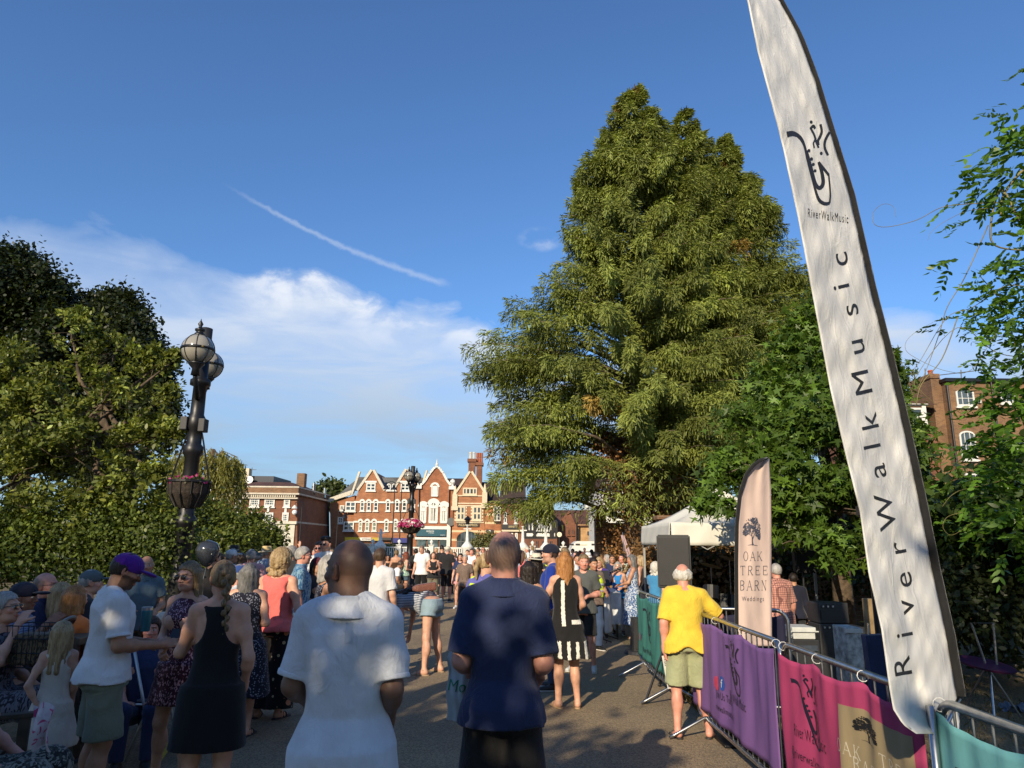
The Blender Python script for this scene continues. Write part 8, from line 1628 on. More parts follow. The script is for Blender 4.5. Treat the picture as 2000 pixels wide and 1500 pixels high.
# ---------------- gazebo ----------------
t = thing('gazebo','white pop up gazebo with a peaked roof in front of the conifer','gazebo',(3.95,13.85,0))
gx0,gx1,gy0,gy1 = 2.78,5.25,12.55,15.3; ze = P(1340,1022,12.55)[2]; zv = P(1340,1066,12.55)[2]; zp = P(1402,958,13.9)[2]+.05
cc_ = np.array([(gx0+gx1)/2-.0,(gy0+gy1)/2,zp]); CAN = flagmat('gazebo_canvas',(.80,.78,.69),.6)
def roofside(a,b):
    V = []; n,m = 16,12
    for i in range(m+1):
        for j in range(n+1):
            u,v = j/n,i/m; e = a+(b-a)*u; p = e*(1-v)+cc_*v; p = p+[0,0,-.28*math.sin(math.pi*v)*(.35+.65*math.sin(math.pi*u))*(1-v*.5)]; V.append(p)
    return V,[(i*(n+1)+j,i*(n+1)+j+1,(i+1)*(n+1)+j+1,(i+1)*(n+1)+j) for i in range(m) for j in range(n)]
cor = [np.array([gx0,gy0,ze]),np.array([gx1,gy0,ze]),np.array([gx1,gy1,ze]),np.array([gx0,gy1,ze])]
mb = MB()
for i in range(4): V,F = roofside(cor[i],cor[(i+1)%4]); mb.add(V,F)
o = mb.build('canopy', CAN, t, smooth=True); o.modifiers.new('s','SOLIDIFY').thickness = .004
mb = MB()
for i in range(4):
    a,b = cor[i],cor[(i+1)%4]; n = nrm(np.array([(b-a)[1],-(b-a)[0],0])); V = []; k = 40
    for r_ in range(7):
        for j in range(k+1): u = j/k; V.append(a+(b-a)*u+[0,0,.01-(ze-zv)*r_/6]+n*(.012+.010*math.sin(u*26+r_*.5)*(.3+r_/6)+.02*r_/6))
    mb.add(V,[(r_*(k+1)+j,(r_+1)*(k+1)+j,(r_+1)*(k+1)+j+1,r_*(k+1)+j+1) for r_ in range(6) for j in range(k)])
o = mb.build('valance', CAN, t, smooth=True); o.modifiers.new('s','SOLIDIFY').thickness = .003
for i,c in enumerate(cor):
    d = nrm(cc_-c)*[1,1,0]*.04; mb = MB(); q = c+d; sp = .0; mb.box(q+[-.02,-.02,-ze+1.0],q+[.02,.02,-.02]); mb.box(q+[-.015,-.015,-ze],q+[.015,.015,-ze+.998]); mb.box(q+[-.04,-.04,-ze],q+[.04,.04,-ze+.008]); lg = mb.build('leg', Mt('grey_painted_steel',(.40,.40,.38),.4,.3), t)
mb = MB()
for i in range(4):
    a,b = cor[i]-[0,0,.12],cor[(i+1)%4]-[0,0,.12]
    for k in range(4): p,q = a+(b-a)*k/4,a+(b-a)*(k+1)/4; z0,z1 = (0,-.32) if k%2 == 0 else (-.32,0); mb.tube([p+[0,0,z0],q+[0,0,z1]],.010,5); mb.tube([p+[0,0,z1],q+[0,0,z0]],.010,5)
mb.build('truss', Mt('grey_painted_steel',(.40,.40,.38),.4,.3), t)
# ---------------- sound gear ----------------
def speaker_on_stand(label, lab2, px, py0, py1, Y, w, d, foot=True, rz=0.):
    a = P(px,py1,Y); b = P(px,py0,Y); h = b[2]-a[2]; c = np.array([a[0],Y,a[2]])
    t = thing('speaker_stand', lab2, 'speaker stand', (c[0],Y,0)); mb = MB(); mb.tube([(c[0],Y,.35),(c[0],Y,a[2]-.002)],.019,10); mb.build('pole', BLACKM, t)
    for k in range(3): an = R_(100+120*k); e = np.array([c[0]+.62*math.cos(an),Y+.62*math.sin(an),.02]); mb = MB(); mb.tube([(c[0],Y,.95),e],.014,8); mb.tube([(c[0],Y,.42),np.array([c[0],Y,.95])*.45+e*.55],.008,6); l_ = mb.build('leg', BLACKM, t); mb = MB(); mb.sphere(e+[0,0,.012],.026,8); mb.build('rubber_foot', BLACKP, l_)
    mb = MB(); mb.lathe((c[0],Y,.90),[(.03,0),(.035,.02),(.035,.1),(.03,.12)],12); mb.build('collar', BLACKP, t)
    s_ = thing('loudspeaker', label, 'loudspeaker', c, rz); mb = MB(); y0 = -d/2
    V = [(-w/2,y0,0),(w/2,y0,0),(w*.30,d/2,0),(-w*.30,d/2,0)]; V = V+[(x,y,h) for x,y,z in V]; bm = bmesh.new(); vs = [bm.verts.new(v) for v in V]; [bm.faces.new([vs[i] for i in f]) for f in ((0,3,2,1),(4,5,6,7),(0,1,5,4),(1,2,6,5),(2,3,7,6),(3,0,4,7))]; bmesh.ops.bevel(bm,geom=bm.edges[:],offset=.015,segments=2,affect='EDGES'); bm.verts.index_update(); mb.add([tuple(v.co) for v in bm.verts],[[v.index for v in f.verts] for f in bm.faces]); bm.free()
    mb.build('cabinet', BLACKP, s_, world=False); mb = MB(); mb.box((-w/2+.02,y0-.012,.03),(w/2-.02,y0-.001,h-.03),.006); mb.build('grille', Mt('speaker_grille',(.016,.015,.015),.5,bump=.002,bs=500), s_, world=False)
    mb = MB(); mb.tube([(w*.40,-.02,h*.42),(w*.40+.05,-.02,h*.42),(w*.40+.05,-.02,h*.58),(w*.40,-.02,h*.58)],.008,6); mb.build('handle', BLACKM, s_, world=False)
    return s_
speaker_on_stand('big black loudspeaker raised on a tripod behind the yellow t-shirt','black tripod stand of the loudspeaker behind the yellow t-shirt',1319,1045,1148,8.9,.40,.36,rz=R_(-14))
speaker_on_stand('black loudspeaker on a pole in the shade under the star leaved tree','pole stand under the star leaved tree next to the gazebo leg',1568,1075,1118,12.0,.34,.3)
speaker_on_stand('small black loudspeaker high on a thin stand behind the tall white flag','thin black stand with open tripod legs, left of the tall white flag',1692,985,1010,6.0,.16,.16)
Y = 12.3; a = P(1250,1270,Y); t = thing('floor_speaker','black wedge speaker on the tarmac left of the teal banner','loudspeaker',(a[0],Y,0)); mb = MB(); zt = P(1250,1207,Y)[2]; mb.poly([(a[0]-.13,Y-.2,.06),(a[0]+.15,Y-.2,.06),(a[0]+.13,Y-.2,zt),(a[0]-.11,Y-.2,zt)],(0,.4,0)); mb.build('cabinet', BLACKP, t); mb = MB(); mb.box((a[0]-.10,Y-.215,.1),(a[0]+.11,Y-.201,zt-.04)); mb.build('grille', Mt('speaker_grille',(.016,.015,.015),.5), t); mb = MB(); mb.lathe((a[0],Y,.008),[(.01,0),(.27,0),(.24,.045),(.01,.05)],22); mb.build('base', BLACKP, t)
def mic_stand(label, px, py, pyt, mic=True, boom=True):
    g = G(px,py); Y = g[1]; zt = P(px,pyt,Y)[2]; t = thing('microphone_stand',label,'microphone stand',g); mb = MB(); mb.tube([g+[0,0,.05],g+[0,0,zt]],.011,8); mb.build('pole', BLACKM, t)
    for k in range(3): an = R_(30+120*k); mb = MB(); mb.tube([g+[0,0,.12],g+[.33*math.cos(an),.33*math.sin(an),.015]],.011,6); mb.build('leg', BLACKM, t)
    if boom: mb = MB(); e = g+[.28,-.1,zt+.18]; mb.tube([g+[-.5,.1,zt-.32],g+[0,0,zt],e],.008,6); b_ = mb.build('boom', BLACKM, t); mb = MB(); mb.lathe(e,[(.012,-.17),(.016,-.02),(.026,0),(.027,.04),(.012,.06)],12,(.9,-.2,.3)); mb.build('microphone', BLACKP, t)
    return t,g,zt
mic_stand('black boom microphone stand in front of the choir table',1180,1252,1130)
t,g,zt = mic_stand('black music stand pole with tray left of the microphone boom',1166,1258,1135,boom=False); mb = MB(); mb.obox(g+[0,0,zt+.05],(1,0,0),(0,.4,.9),(0,.9,-.4),.24,.15,.006); mb.build('tray', BLACKM, t)
Y = 14.6; a,b = P(1160,1135,Y),P(1198,1135,Y); t = thing('covered_table','table under a long white cloth with papers, behind the microphone','table',((a[0]+b[0])/2,Y,0)); 
V,F = surf_grid(lambda u,v: np.array([a[0]-.1+(b[0]-a[0]+.2)*v, Y-.3-.03*math.sin(v*22)*(1-u)-.02*u, .25+.55*u]),10,50); o = mesh('tablecloth', V, F, cloth('white_tablecloth',(.66,.66,.68)), t, smooth=True); mb = MB(); mb.box((a[0]-.1,Y-.32,.801),(b[0]+.1,Y+.3,.83)); mb.build('table_top', WHITE, t)
for k,(dx,dy) in enumerate(((0,0),(1,0),(0,1),(1,1))): mb = MB(); mb.box((a[0]-.05+dx*(b[0]-a[0]+.05),Y-.25+dy*.45,0),(a[0]-.01+dx*(b[0]-a[0]+.05),Y-.21+dy*.45,.80)); mb.build('leg', BLACKM, t)
t = thing('song_folder','open white folder on the covered table by the microphone','folder',((a[0]+b[0])/2,Y-.1,.835)); mb = MB(); q = (a[0]+b[0])/2; mb.obox((q-.12,Y-.1,.87),(1,0,.25),(0,1,.2),(-.25,-.2,1),.12,.15,.004); mb.obox((q+.12,Y-.1,.87),(1,0,-.25),(0,1,.2),(.25,-.2,1),.12,.15,.004); mb.build('pages', WHITE, t)
# drum kit and instruments under the gazebo
t = thing('drum_kit','dark drum kit with stands and cymbals under the gazebo','drum kit',(3.75,14.2,0)); 
mb = MB(); mb.lathe((3.7,14.2,.35),[(.01,-.2),(.28,-.2),(.28,.2),(.01,.2)],24,(0,1,0)); mb.build('bass_drum', BLACKP, t)
for x,y,z,rr in ((3.45,14.0,.85,.16),(3.8,13.95,.88,.15),(4.1,14.1,.7,.19)): mb = MB(); mb.lathe((x,y,z),[(.01,-.12),(rr,-.12),(rr,.12),(.01,.12)],18,(.1,.2,1)); d_ = mb.build('drum', BLACKM, t); mb = MB(); mb.tube([(x,y,z-.12),(x,y+.05,.02)],.012,5); mb.build('drum_stand', STEEL, t)
for x,y,z in ((3.3,14.2,1.45),(4.2,14.0,1.5),(3.95,14.4,1.35)): mb = MB(); mb.lathe((x,y,z),[(.005,.03),(.05,.02),(.2,0)],20,(.2,-.2,1)); mb.build('cymbal', Mt('brass_cymbal',(.3,.22,.09),.3,.9), t); mb = MB(); mb.tube([(x,y,z),(x,y+.03,.02)],.010,5); mb.build('cymbal_stand', STEEL, t)
def simple_box(name, label, cat, px0, py0, px1, py1, Y, depth, mat, bev=.01, lid=None, floor=False):
    a,b = P(px0,py1,Y),P(px1,py0,Y); z0 = 0 if floor else a[2]; t = thing(name,label,cat,((a[0]+b[0])/2,Y,z0)); mb = MB(); mb.box((a[0],Y,z0+.004),(b[0],Y+depth,b[2]),bev); mb.build('case', mat, t)
    if lid: mb = MB(); mb.box((a[0]-.01,Y-.01,b[2]+.002),(b[0]+.01,Y+depth+.01,b[2]+.05),.012); mb.build('lid', lid, t)
    return t,a,b
CW = Mt('cool_box_white',(.55,.56,.52),.4)
tb_,a,b = simple_box('equipment_trolley','low dark equipment case under the white cool box','case',1540,1250,1600,1290,8.6,.5,BLACKP,floor=True); mb = MB(); mb.box((a[0]+.03,8.585,b[2]-.12),(b[0]-.03,8.598,b[2]-.06)); mb.build('latch', STEEL, tb_)
tb_,a,b = simple_box('cool_box','white cool box with a pale lid in front of the gazebo leg','cool box',1550,1234,1592,1249,8.6,.32,CW,lid=CW); mb = MB(); mb.tube([(a[0]-.02,8.7,a[2]+.06),(a[0]-.03,8.58,a[2]+.09),(b[0]+.03,8.58,a[2]+.09),(b[0]+.02,8.7,a[2]+.06)],.008,6); mb.build('handle', CW, tb_)
for i,(x0,y0,x1,y1,Y,lb) in enumerate(((1600,1178,1656,1218,9.2,'upper black amplifier stacked behind the pink banner'),(1605,1219,1650,1285,9.2,'lower black amplifier cabinet behind the pink banner'),(1652,1225,1690,1280,9.6,'black flight case right of the amplifier stack'))):
    tb_,a,b = simple_box('amplifier',lb,'amplifier',x0,y0,x1,y1,Y,.35,BLACKP,floor=(i > 0)); mb = MB(); mb.box((a[0]+.03,Y-.01,a[2]+.05),(b[0]-.03,Y-.001,b[2]-.08)); mb.build('grille', Mt('speaker_grille',(.016,.015,.015),.5), tb_)
    mb = MB(); [mb.lathe((a[0]+.06+k*.06,Y-.001,b[2]-.04),[(.014,0),(.012,.02),(.001,.02)],8,(0,-1,0)) for k in range(3)]; mb.build('control_knobs', STEEL, tb_)
tb_,a,b = simple_box('storage_crate','mottled grey white crate behind the thin black stand','crate',1655,1226,1682,1275,7.6,.3,Mt('grey_crate',(.40,.41,.38),.6,var=.5,vs=14),floor=True); mb = MB(); mb.box((a[0]-.01,7.59,b[2]-.05),(b[0]+.01,7.6,b[2]-.01)); mb.build('rim', CW, tb_)
a,b = P(1697,1170,7.2),P(1709,1170,7.2); t = thing('timber_post','weathered square timber post just left of the tall white flag','post',((a[0]+b[0])/2,7.2,0)); mb = MB(); mb.box((a[0]-.015,7.2,0),(b[0]+.015,7.32,a[2]),.008); mb.build('post', WOOD, t)
a = P(1722,1300,5.6); t = thing('camping_chair','folded navy blue camping chair leaning behind the pink banner','chair',(a[0],5.6,0)); mb = MB(); mb.obox(a+[0,0,-.1],(1,0,.05),(0,1,0),(-.05,0,1),.10,.04,.32); mb.build('fabric', cloth('navy_canvas',(.02,.035,.09)), t); mb = MB(); mb.tube([a+[-.10,0,-.55-.0],a+[-.07,0,.3]],.009,6); mb.tube([a+[.09,0,-.58],a+[.12,0,.28]],.009,6); mb.build('frame', STEEL, t)
t = thing('pink_cymbal_stand','round magenta stool top on a chromed stand in deep shade at the right','stool',(P(1925,1300,8.0)[0],8.0,0)); c = P(1925,1298,8.0); mb = MB(); mb.lathe(c,[(.01,-.02),(.27,-.01),(.28,.01),(.01,.02)],24,(.1,-.15,1)); mb.build('seat', Mt('magenta',(.05,.008,.04),.5), t); mb = MB(); [mb.tube([c+[.02*k,0,0],(c[0]+.3*math.cos(2.1*k),8+.3*math.sin(2.1*k),.02)],.01,5) for k in range(3)]; mb.tube([c,c+[-.1,.0,.42],c+[.14,0,.42],c+[.12,0,0]],.012,6); mb.build('frame', STEEL, t)
a = G(1985,1390)+[0,0,0]; t = thing('plastic_wrapper','crumpled pale blue plastic wrapper on the dark grass at the right','litter',a)
V,F = surf_grid(lambda u,v: a+[.28*v-.14+.03*math.sin(9*u),.2*u-.1,.04+.045*math.sin(7*v+3*u)*math.cos(9*u+v)+.02*math.sin(23*v)],14,14); mesh('film', V, F, Mt('pale_blue_film',(.08,.11,.16),.4), t)
g = G(1292,1290); t = thing('red_bag','small red bag on the tarmac beneath the teal banner','bag',g); mb = MB(); mb.box(g+[-.08,-.05,.002],g+[.08,.05,.12],.03); mb.build('pouch', Mt('red_fabric',(.5,.02,.02),.7), t); mb = MB(); mb.tube([g+[-.05,0,.11],g+[-.03,0,.2],g+[.03,0,.2],g+[.05,0,.11]],.006,5); mb.build('handle', Mt('red_fabric',(.5,.02,.02),.7), t)
# pink cloth banner standing by the trunk
t = thing('small_feather_flag','pale pink flag cloth hanging beside the conifer trunk','flag',(P(1222,1100,20)[0],20,0)); TB = [(1216,1045),(1220,1060),(1228,1085),(1232,1120)]
V,F = surf_grid(lambda a,b: P(ed(TB,1045+a*75)-4+14*b*(.5+.5*a),1045+a*75,20+.05*math.sin(b*9+a*4)),20,8); mesh('cloth', V, F, flagmat('pale_pink_cloth',(.60,.44,.44),.5), t, smooth=True); mb = MB(); mb.tube([P(1216,1040,20),P(1226,1150,20)*[1,1,0]],.015,6); mb.build('pole', STEEL, t)
# ---------------- things people hold ----------------
if 'P' not in DEV:
    q = F7.W(F7.A['L'][2])+[.045,.03,-.20]; t = thing('folded_programme','folded printed programme held low in the left hand of the yellow t-shirt person','leaflet',q)
    mb = MB(); mb.obox(q,(.93,.3,.1),(-.15,.05,1),(-.3,.95,0),.048,.145,.0015); mb.build('paper', WHITE, t); mb = MB(); [mb.obox(q+[-.002,-.008,0]+np.array([-.15,.05,1])*z,(.93,.3,.1),(-.15,.05,1),(-.3,.95,0),w_,.004,.0008) for z,w_ in ((.11,.03),(.09,.035),(.075,.033),(.06,.034),(.0,.03),(-.015,.034),(-.03,.028))]; mb.build('printing', Mt('grey_print',(.25,.23,.23),.7), t)
    mb = MB(); [mb.obox(q+[-.002,-.009,0]+np.array([-.15,.05,1])*-.11+np.array([.93,.3,.1])*x,(.93,.3,.1),(-.15,.05,1),(-.3,.95,0),.012,.018,.0008) for x in (-.025,.02)]; mb.build('printed_photo', Mt('brown_print',(.10,.06,.05),.7), t)
    q = F3.W((F3.A['L'][2]+F3.A['R'][2])/2)+[.09,.08,.04]; t = thing('phone','dark phone held in both hands by the purple cap person','phone',q); mb = MB(); mb.obox(q,(1,.2,0),(-.1,.8,.55),(0,-.55,.8),.037,.075,.004); mb.build('body', BLACKP, t)
    q = P(286,1208,5.2); t = thing('drink_tumbler','teal metal insulated tumbler held in front of the white t-shirt','cup',q-[0,0,.07]); mb = MB(); mb.lathe(q,[(.028,-.085),(.030,-.08),(.036,.05),(.036,.055)],18); mb.build('cup', Mt('teal_metal',(.05,.22,.27),.3,.6), t, smooth=True); mb = MB(); mb.lathe(q,[(.037,.056),(.037,.075),(.03,.08),(.001,.08)],18); mb.build('lid', STEEL, t)
    # woven bag on the bent back
    q = F10.W(F10.U((0,-.155,1.10))); t = thing('woven_shoulder_bag','brown woven leather bag resting on the back of the bending person','bag',q)
    c = q+[0,0,.06]; ax_ = nrm(np.array([math.cos(R_(3)),.25,.12])); up = nrm(np.array([-.12,0,1.])); sd2 = np.cross(up,ax_); pr_ = [Loft([(-.17,0,0,.055,.025),(-.10,0,0,.075,.05),(.15,0,0,.085,.06),(.165,0,0,.075,.05)],np.stack([sd2,up,ax_],1),c,5.)]
    V,F = sdf(pr_,.012,.03); mesh('bag_body', V, F, cloth('woven_brown_leather',(.13,.045,.028),'woven',(.28,.12,.085),(.07,.02,.015),rough=.5), t, smooth=True); mb = MB(); mb.tube([c-ax_*.16+up*.05,c-ax_*.25+up*.02,F10.W(F10.A['L'][0])+[0,0,.07]],.010,6); mb.build('strap', Mt('bag_strap',(.12,.04,.025),.5), t)
    # carrier bag
    g = G(893,1408)*[1,1,0]; Yb = 4.1; a,b = P(876,1250,Yb),P(916,1405,Yb); t = thing('carrier_bag','pale supermarket carrier bag with green lettering hanging by the navy polo','carrier bag',((a[0]+b[0])/2,Yb,b[2]))
    x0,x1,z0,z1 = a[0],b[0]+.06,b[2],a[2]
    def bag(u,v,back=1): 
        z = z0+(z1-z0)*u; sw = 1-.25*max(0,u-.75)/.25; xm = (x0+x1)/2; th = (.05+.02*math.sin(u*6))*math.sin(math.pi*min(max(v,.02),.98))*(1-.8*max(0,u-.6)/.4)
        return np.array([xm+(x1-x0)*(v-.5)*sw+.006*math.sin(u*14),Yb-back*(th+.006*math.sin(v*25+u*5)+.005*math.sin(u*17+v*9)),z])
    V1,F1_ = surf_grid(lambda u,v: bag(u,v,1),34,18); V2,F2_ = surf_grid(lambda u,v: bag(u,v,-1),34,18); mb = MB(); mb.add(V1,F1_); mb.add(V2,[f[::-1] for f in F2_])
    mb.build('sack', flagmat('bag_plastic',(.46,.52,.54),.4), t, smooth=True); mb = MB(); hnd = F2.W(F2.A['L'][2]); mb.tube([((x0+x1)/2-.03,Yb,z1-.01),(x0*.5+hnd[0]*.5,Yb-.1,z1+.04),hnd],.008,5); mb.build('handle', flagmat('bag_plastic',(.46,.52,.54),.4), t)
    V,F = text_mesh('Morr'); V = (V-V.min(0))/(V.max(0)-V.min(0)); V,F = densify(V,F,.15); u0 = (P(880,1347,Yb)[2]-z0)/(z1-z0); mesh('lettering',[bag(u0+y*.14,.06+x*.88,1)-[0,.004,0] for x,y in V],F,Mt('bag_green',(.02,.22,.10),.6),t)
    q = P(405,1082,9.6); t = thing('balloon','dark translucent grey balloon floating by the lamp post foot','balloon',q); mb = MB(); mb.lathe(q,[(.005,-.17),(.05,-.15),(.13,-.04),(.155,.05),(.12,.14),(.001,.185)],20); mb.build('skin', Mt('grey_balloon',(.05,.055,.065),.15,coat=.6,alpha=.82), t, smooth=True); mb = MB(); mb.tube([q-[0,0,.17],q-[.05,0,.5],q-[.02,0,.9]],.003,4); mb.build('string', WHITE, t)
# benches, chairs and the things around the seated group
DKW = Mt('dark_bench_wood',(.06,.045,.03),.55,var=.4,vs=8,bump=.002)
def bench(label, c, L, rz):
    t = thing('wooden_bench',label,'bench',c,rz,'wooden benches at the left'); mb = MB()
    for i in range(5): mb.box((-L/2,-.42+.09*i,.43),(L/2,-.35+.09*i,.455),.004)
    mb.build('seat', DKW, t, world=False); mb = MB()
    for i in range(4): mb.obox((0,-.47-.03*i,.55+.11*i),(1,0,0),(0,-.25,1),(0,1,.25),L/2,.04,.011)
    mb.build('backrest', DKW, t, world=False)
    for sx in (-1,1):
        mb = MB(); x = sx*(L/2-.05); mb.box((x-.03,-.03,0),(x+.03,.03,.62)); mb.obox((x,-.47,.48),(1,0,0),(0,-.2,1),(0,1,.2),.03,.48,.03); mb.box((x-.035,-.46,.62),(x+.035,.06,.65),.006); mb.box((x-.028,-.42,.37),(x+.028,-.031,.428)); mb.build('leg', DKW, t, world=False)
for lb,px,Y,rz,L in (('bench under the people in the dark cap and the speckled dress',25,6.0,-85,1.5),('bench under the bald person and the blonde one',100,7.0,-60,1.5),('bench just behind the white t-shirt under the orange top',165,6.7,-20,1.2)):
    X = P(px,1200,Y)[0]; d = np.array([math.cos(R_(rz+90)),math.sin(R_(rz+90)),0]); bench(lb,(X,Y,0),L,R_(rz))
bench('bench corner with a towel over it at the bottom left', (P(-15,1400,4.2)[0],4.35,0), 1.3, R_(-65))
q = P(82,1400,4.2); t = thing('draped_towel','white towel with pink print hanging over the bench at the bottom left','towel',q)
V,F = surf_grid(lambda u,v: q+[.11*(v-.5)+.03*u,.03*math.sin(v*9+u*3)-.03*math.sin(u*3),+.06-.21*u-.02*math.sin(v*8)],26,18); mesh('cloth', V, F, cloth('towel_print',(.60,.58,.62),'leafy',(.55,.50,.55),(.50,.08,.20),sc=.7), t, smooth=True)
# square bin behind the child
Y = 6.1; a,b = P(97,1245,Y),P(140,1245,Y); t = thing('litter_bin','square dark wooden litter bin with a flat top behind the child','litter bin',((a[0]+b[0])/2,Y,0)); w_ = b[0]-a[0]+.05; x0 = a[0]
for k,(dx,dy) in enumerate(((0,0),(1,0),(0,1),(1,1))): mb = MB(); mb.box((x0+dx*(w_-.05),Y+dy*(w_+.05),0),(x0+.05+dx*(w_-.05),Y+.05+dy*(w_+.05),a[2]-.06)); mb.build('post', DKW, t)
mb = MB(); mb.box((x0-.03,Y-.03,a[2]-.058),(x0+w_+.03,Y+w_+.13,a[2]),.01); mb.build('top', Mt('bin_top',(.10,.085,.05),.5), t); mb = MB(); [mb.box((x0+.055+(w_-.1)*i/5,Y+.01,.1),(x0+.05+(w_-.1)*(i+.85)/5,Y+.03,a[2]-.25)) for i in range(5)]; mb.build('panel', DKW, t)
q = np.array([x0-.06,Y,a[2]]); t = thing('tennis_racket_bag','rounded brown and white oval bag leaning on the bin','bag',q); mb = MB(); mb.lathe(q+[.08,.1,.07],[(.01,-.02),(.08,-.02),(.09,0),(.08,.02),(.01,.02)],22,(-.62,.1,.75),sq=(1.,1.5)); mb.build('cover', Mt('brown_leather',(.09,.03,.015),.5), t); mb = MB(); mb.lathe(q+[.08,.1,.07],[(.091,-.010),(.097,0),(.091,.010)],22,(-.62,.1,.75),sq=(1.,1.5)); mb.build('rim', Mt('rim_grey',(.30,.30,.27),.5), t)
q = P(72,1258,5.6); t = thing('wire_basket','black wire bicycle basket with a quilted lining beside the bin','basket',q-[0,0,.15]); mb = MB()
for i in range(9): x = -.16+.04*i; mb.tube([q+[x,-.12,.14],q+[x*.85,-.10,-.15],q+[x*.85,.10,-.15],q+[x,.12,.14]],.003,4)
for z,s_ in ((.14,1.),(.05,.95),(-.05,.9),(-.15,.85)): mb.tube([q+np.array([sx*.17*s_,sy*.12*s_,z]) for sx,sy in ((-1,-1),(1,-1),(1,1),(-1,1),(-1,-1))],.004,4)
mb.build('wire', BLACKM, t); mb = MB(); mb.box(q+[-.14,-.10,-.14],q+[.14,.10,.08],.03); mb.build('lining', cloth('quilted_brown',(.16,.12,.07),'leafy',(.05,.04,.03)), t, smooth=True)
# folding chair with white tubes
t = thing('folding_chair','folding chair with pale metal tubes standing behind the sequin dress','chair',(P(285,1350,6.2)[0],6.2,0)); K = Mt('pale_tube',(.5,.5,.48),.35,.5)
for dy in (0,.42):
    mb = MB(); Yc = 6.15+dy; mb.tube([P(252,1422,6.15)*[1,0,0]+[0,Yc,.02],P(300,1330,6.15)*[1,0,0]+[0,Yc,.48]],.013,8); mb.tube([P(262,1270,6.15)*[1,0,0]+[0,Yc,.86],P(310,1400,6.15)*[1,0,0]+[0,Yc,.02]],.013,8); mb.build('leg', K, t, smooth=True)
mb = MB(); x0 = P(270,1340,6.15)[0]; x1 = P(312,1340,6.15)[0]; mb.box((x0,6.15,.455),(x1,6.57,.475),.008); mb.build('seat', Mt('grey_fabric',(.12,.13,.14),.8), t); mb = MB(); mb.tube([(x0,6.15,.44),(x1,6.15,.44)],.010,6); mb.build('rail', K, t)
t = thing('pushchair','black pushchair with a white toy on its hood behind the tumbler','pushchair',(P(315,1300,6.9)[0],6.9,0)); c = np.array([P(315,1240,6.9)[0],6.9,0]); mb = MB(); V,F = sdf([Ell(c+[0,0,.62],(.24,.30,.16)), Ell(c+[.0,.15,.85],(.23,.22,.14))],.02,.06); mesh('seat_shell', V, F, cloth('pram_black',(.015,.015,.02)), t, smooth=True); mb.tube([c+[-.2,-.35,.02],c+[-.2,.3,.95]],.012,6); mb.tube([c+[.2,-.35,.02],c+[.2,.3,.95]],.012,6); mb.tube([c+[-.2,.3,.95],c+[.2,.3,.95]],.014,6); mb.build('frame', STEEL, t)
for sx in (-1,1):
    for sy in (-.35,.35): mb = MB(); mb.lathe(c+[sx*.22,sy,.12],[(.01,-.02),(.12,-.02),(.12,.02),(.01,.02)],16,(1,0,0)); mb.build('wheel', BLACKP, t)
q = c+[.02,-.05,.96]; t = thing('soft_toy','cream soft toy on the pushchair hood','toy',q); V,F = sdf([Ell(q+[0,0,.06],(.07,.06,.07)), Ell(q+[.07,-.02,.10],(.05,.045,.045)), Cone(q+[.09,0,.12],q+[.05,0,.17],.016,.014), Cone(q+[-.03,-.04,.02],q+[-.10,-.06,.0],.022,.018)],.010,.02); mesh('plush', V, F, cloth('cream_plush',(.60,.52,.42)), t, smooth=True)
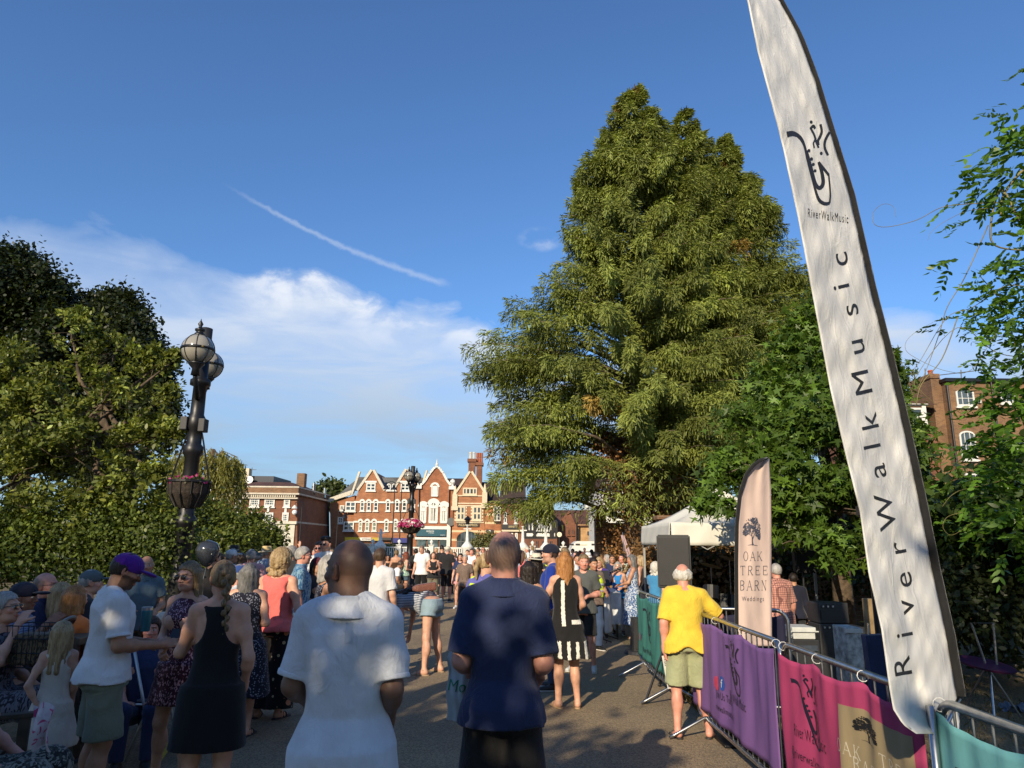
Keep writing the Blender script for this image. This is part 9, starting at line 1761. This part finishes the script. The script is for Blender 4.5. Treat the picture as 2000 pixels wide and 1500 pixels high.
# ---------------- wisteria hanging in at the right ----------------
def wisteria():
    r = np.random.default_rng(77); Y = 4.4; t = thing('wisteria','wisteria with long feathered leaves and curling tendrils hanging in from the right','climbing plant',(P(2320,1100,Y)[0],Y,0))
    spots = [(1975,235,.10,7,.9),(2010,290,.18,12,1),(1950,330,.14,10,1),(1915,350,.12,7,.9),(1965,365,.15,10,.9),(1925,395,.08,4,.8),(1995,440,.18,10,1),(1985,590,.28,30,.7),(2030,520,.2,20,.8),(1930,600,.16,12,.6),(1900,640,.10,7,.55),(1975,650,.2,16,.6),
             (2030,720,.3,30,.8),(1985,790,.25,26,.9),(1930,760,.12,7,.7),(1990,870,.28,26,.95),(2060,620,.4,40,.9),(2060,850,.4,40,1),(2060,350,.35,30,1),(1945,880,.14,8,.8),(1960,950,.2,14,.9),(2040,960,.3,22,1),(1890,1010,.1,4,.7),(1960,1040,.18,9,.9),(2060,150,.2,10,1),(1870,510,.06,3,.9),(1835,640,.05,3,.5),(1915,700,.08,5,.5)]
    C_, A_, N_, L_, W_, col = [],[],[],[],[],[]; mb = MB()
    spots += [(2000,520,.18,16,.8),(1985,560,.15,16,.75),(1960,620,.2,18,.7),(1995,680,.22,22,.75),(2010,760,.2,22,.85),(1965,830,.2,18,.8),(2000,940,.25,24,.9),(1975,1000,.2,16,.9),(2000,400,.12,8,1),(1995,260,.12,8,1)]
    for px,py,rad,n,sc in spots:
        c0 = P(px,py,Y)
        for _ in range(n):
            o = c0+r.normal(0,rad*.5,3); d = nrm(r.normal(size=3)*[1,1,.5]+[-.5,-.2,-.25]); ln = r.uniform(.16,.28)*sc; k = r.integers(4,7); tone = np.array([.10,.20,.024])*math.exp(r.normal(0,.22)); sd2 = nrm(np.cross(d,[0,0,1.])+r.normal(0,.3,3))
            pts = [o+d*ln*s-[0,0,.25*ln*s*s] for s in np.linspace(0,1,5)]; mb.tube(pts,.0014,3,cap=False)
            for i in range(k+1):
                s = .25+.75*i/k; p = o+d*ln*s-[0,0,.25*ln*s*s]
                for sg in ((-1,1) if i < k else (0,)):
                    C_.append(p); A_.append(nrm(d*(.6 if sg else 1)+sd2*sg*.9+[0,0,-.35]+r.normal(0,.12,3))); N_.append(nrm(np.cross(d,sd2)*(1)+r.normal(0,.35,3)+[0,0,.6])); L_.append(.060*sc*r.uniform(.8,1.2)); W_.append(.026*sc); col.append(tone*math.exp(r.normal(0,.12)))
    V,F,cc = leaves(np.array(C_),np.array(A_),np.array(N_),np.array(L_),np.array(W_),[(0,0),(.2,-.4),(.55,-.48),(.85,-.2),(1,0),(.85,.2),(.55,.48),(.2,.4)],np.array(col),.3); mesh('leaves', V, F, leafmat('wisteria_leaf',(1,1,1),.42,.35), t, col=np.clip(cc,0,1)); mb = MB()
    def vine(pts, r0, r1, Yv=Y): p = smooth2([P(x,y,Yv) for x,y in pts],6); mb.tube(p,np.linspace(r0,r1,len(p)),5)
    for pts,a,b in (([(1985,395),(1900,398),(1840,405),(1790,430),(1735,443),(1708,438),(1706,415),(1724,399),(1744,403),(1750,424)],.003,.0008),([(1990,430),(1955,370),(1935,440),(1945,480),(2010,490)],.008,.005),([(2040,300),(1990,340),(1958,385),(1955,420)],.010,.007),([(1930,440),(1885,540),(1850,600),(1835,650),(1810,720),(1792,760)],.004,.0015),
                    ([(2010,560),(1960,560),(1900,600),(1850,620),(1800,700),(1776,740),(1790,790)],.003,.001),([(2050,700),(1950,690),(1870,640),(1790,735),(1800,765),(1830,790)],.003,.001),([(2050,650),(1960,640),(1900,720),(1850,725),(1790,700),(1768,680),(1780,655),(1830,625)],.002,.0008),
                    ([(1870,620),(1840,700),(1800,750),(1790,790)],.004,.002),([(1915,540),(1960,600),(1990,700),(2030,800)],.003,.002),([(2040,900),(1950,940),(1870,960),(1840,990)],.003,.001),([(2060,1100),(2030,900),(2040,600),(2050,300),(2060,60)],.02,.012),([(1990,405),(1900,410),(1850,430),(1820,452),(1812,470)],.002,.0007),([(1880,1000),(1850,1010),(1842,1030),(1860,1045),(1900,1020)],.0015,.0008)): vine(pts,a,b)
    mb.build('stems', Mt('vine_stem',(.20,.17,.06),.6,var=.3), t, smooth=True)
    mb = MB(); b0 = np.array(t.location); mb.tube([b0,b0+[.05,.02,1.5],b0+[.0,0,3.2],b0+[-.05,0,5.6]],[.06,.05,.04,.02],8); mb.build('trunk', BARK, t, smooth=True)
leafstem = Mt('leaf_stalk',(.12,.16,.03),.6)
if 'T' not in DEV: wisteria()
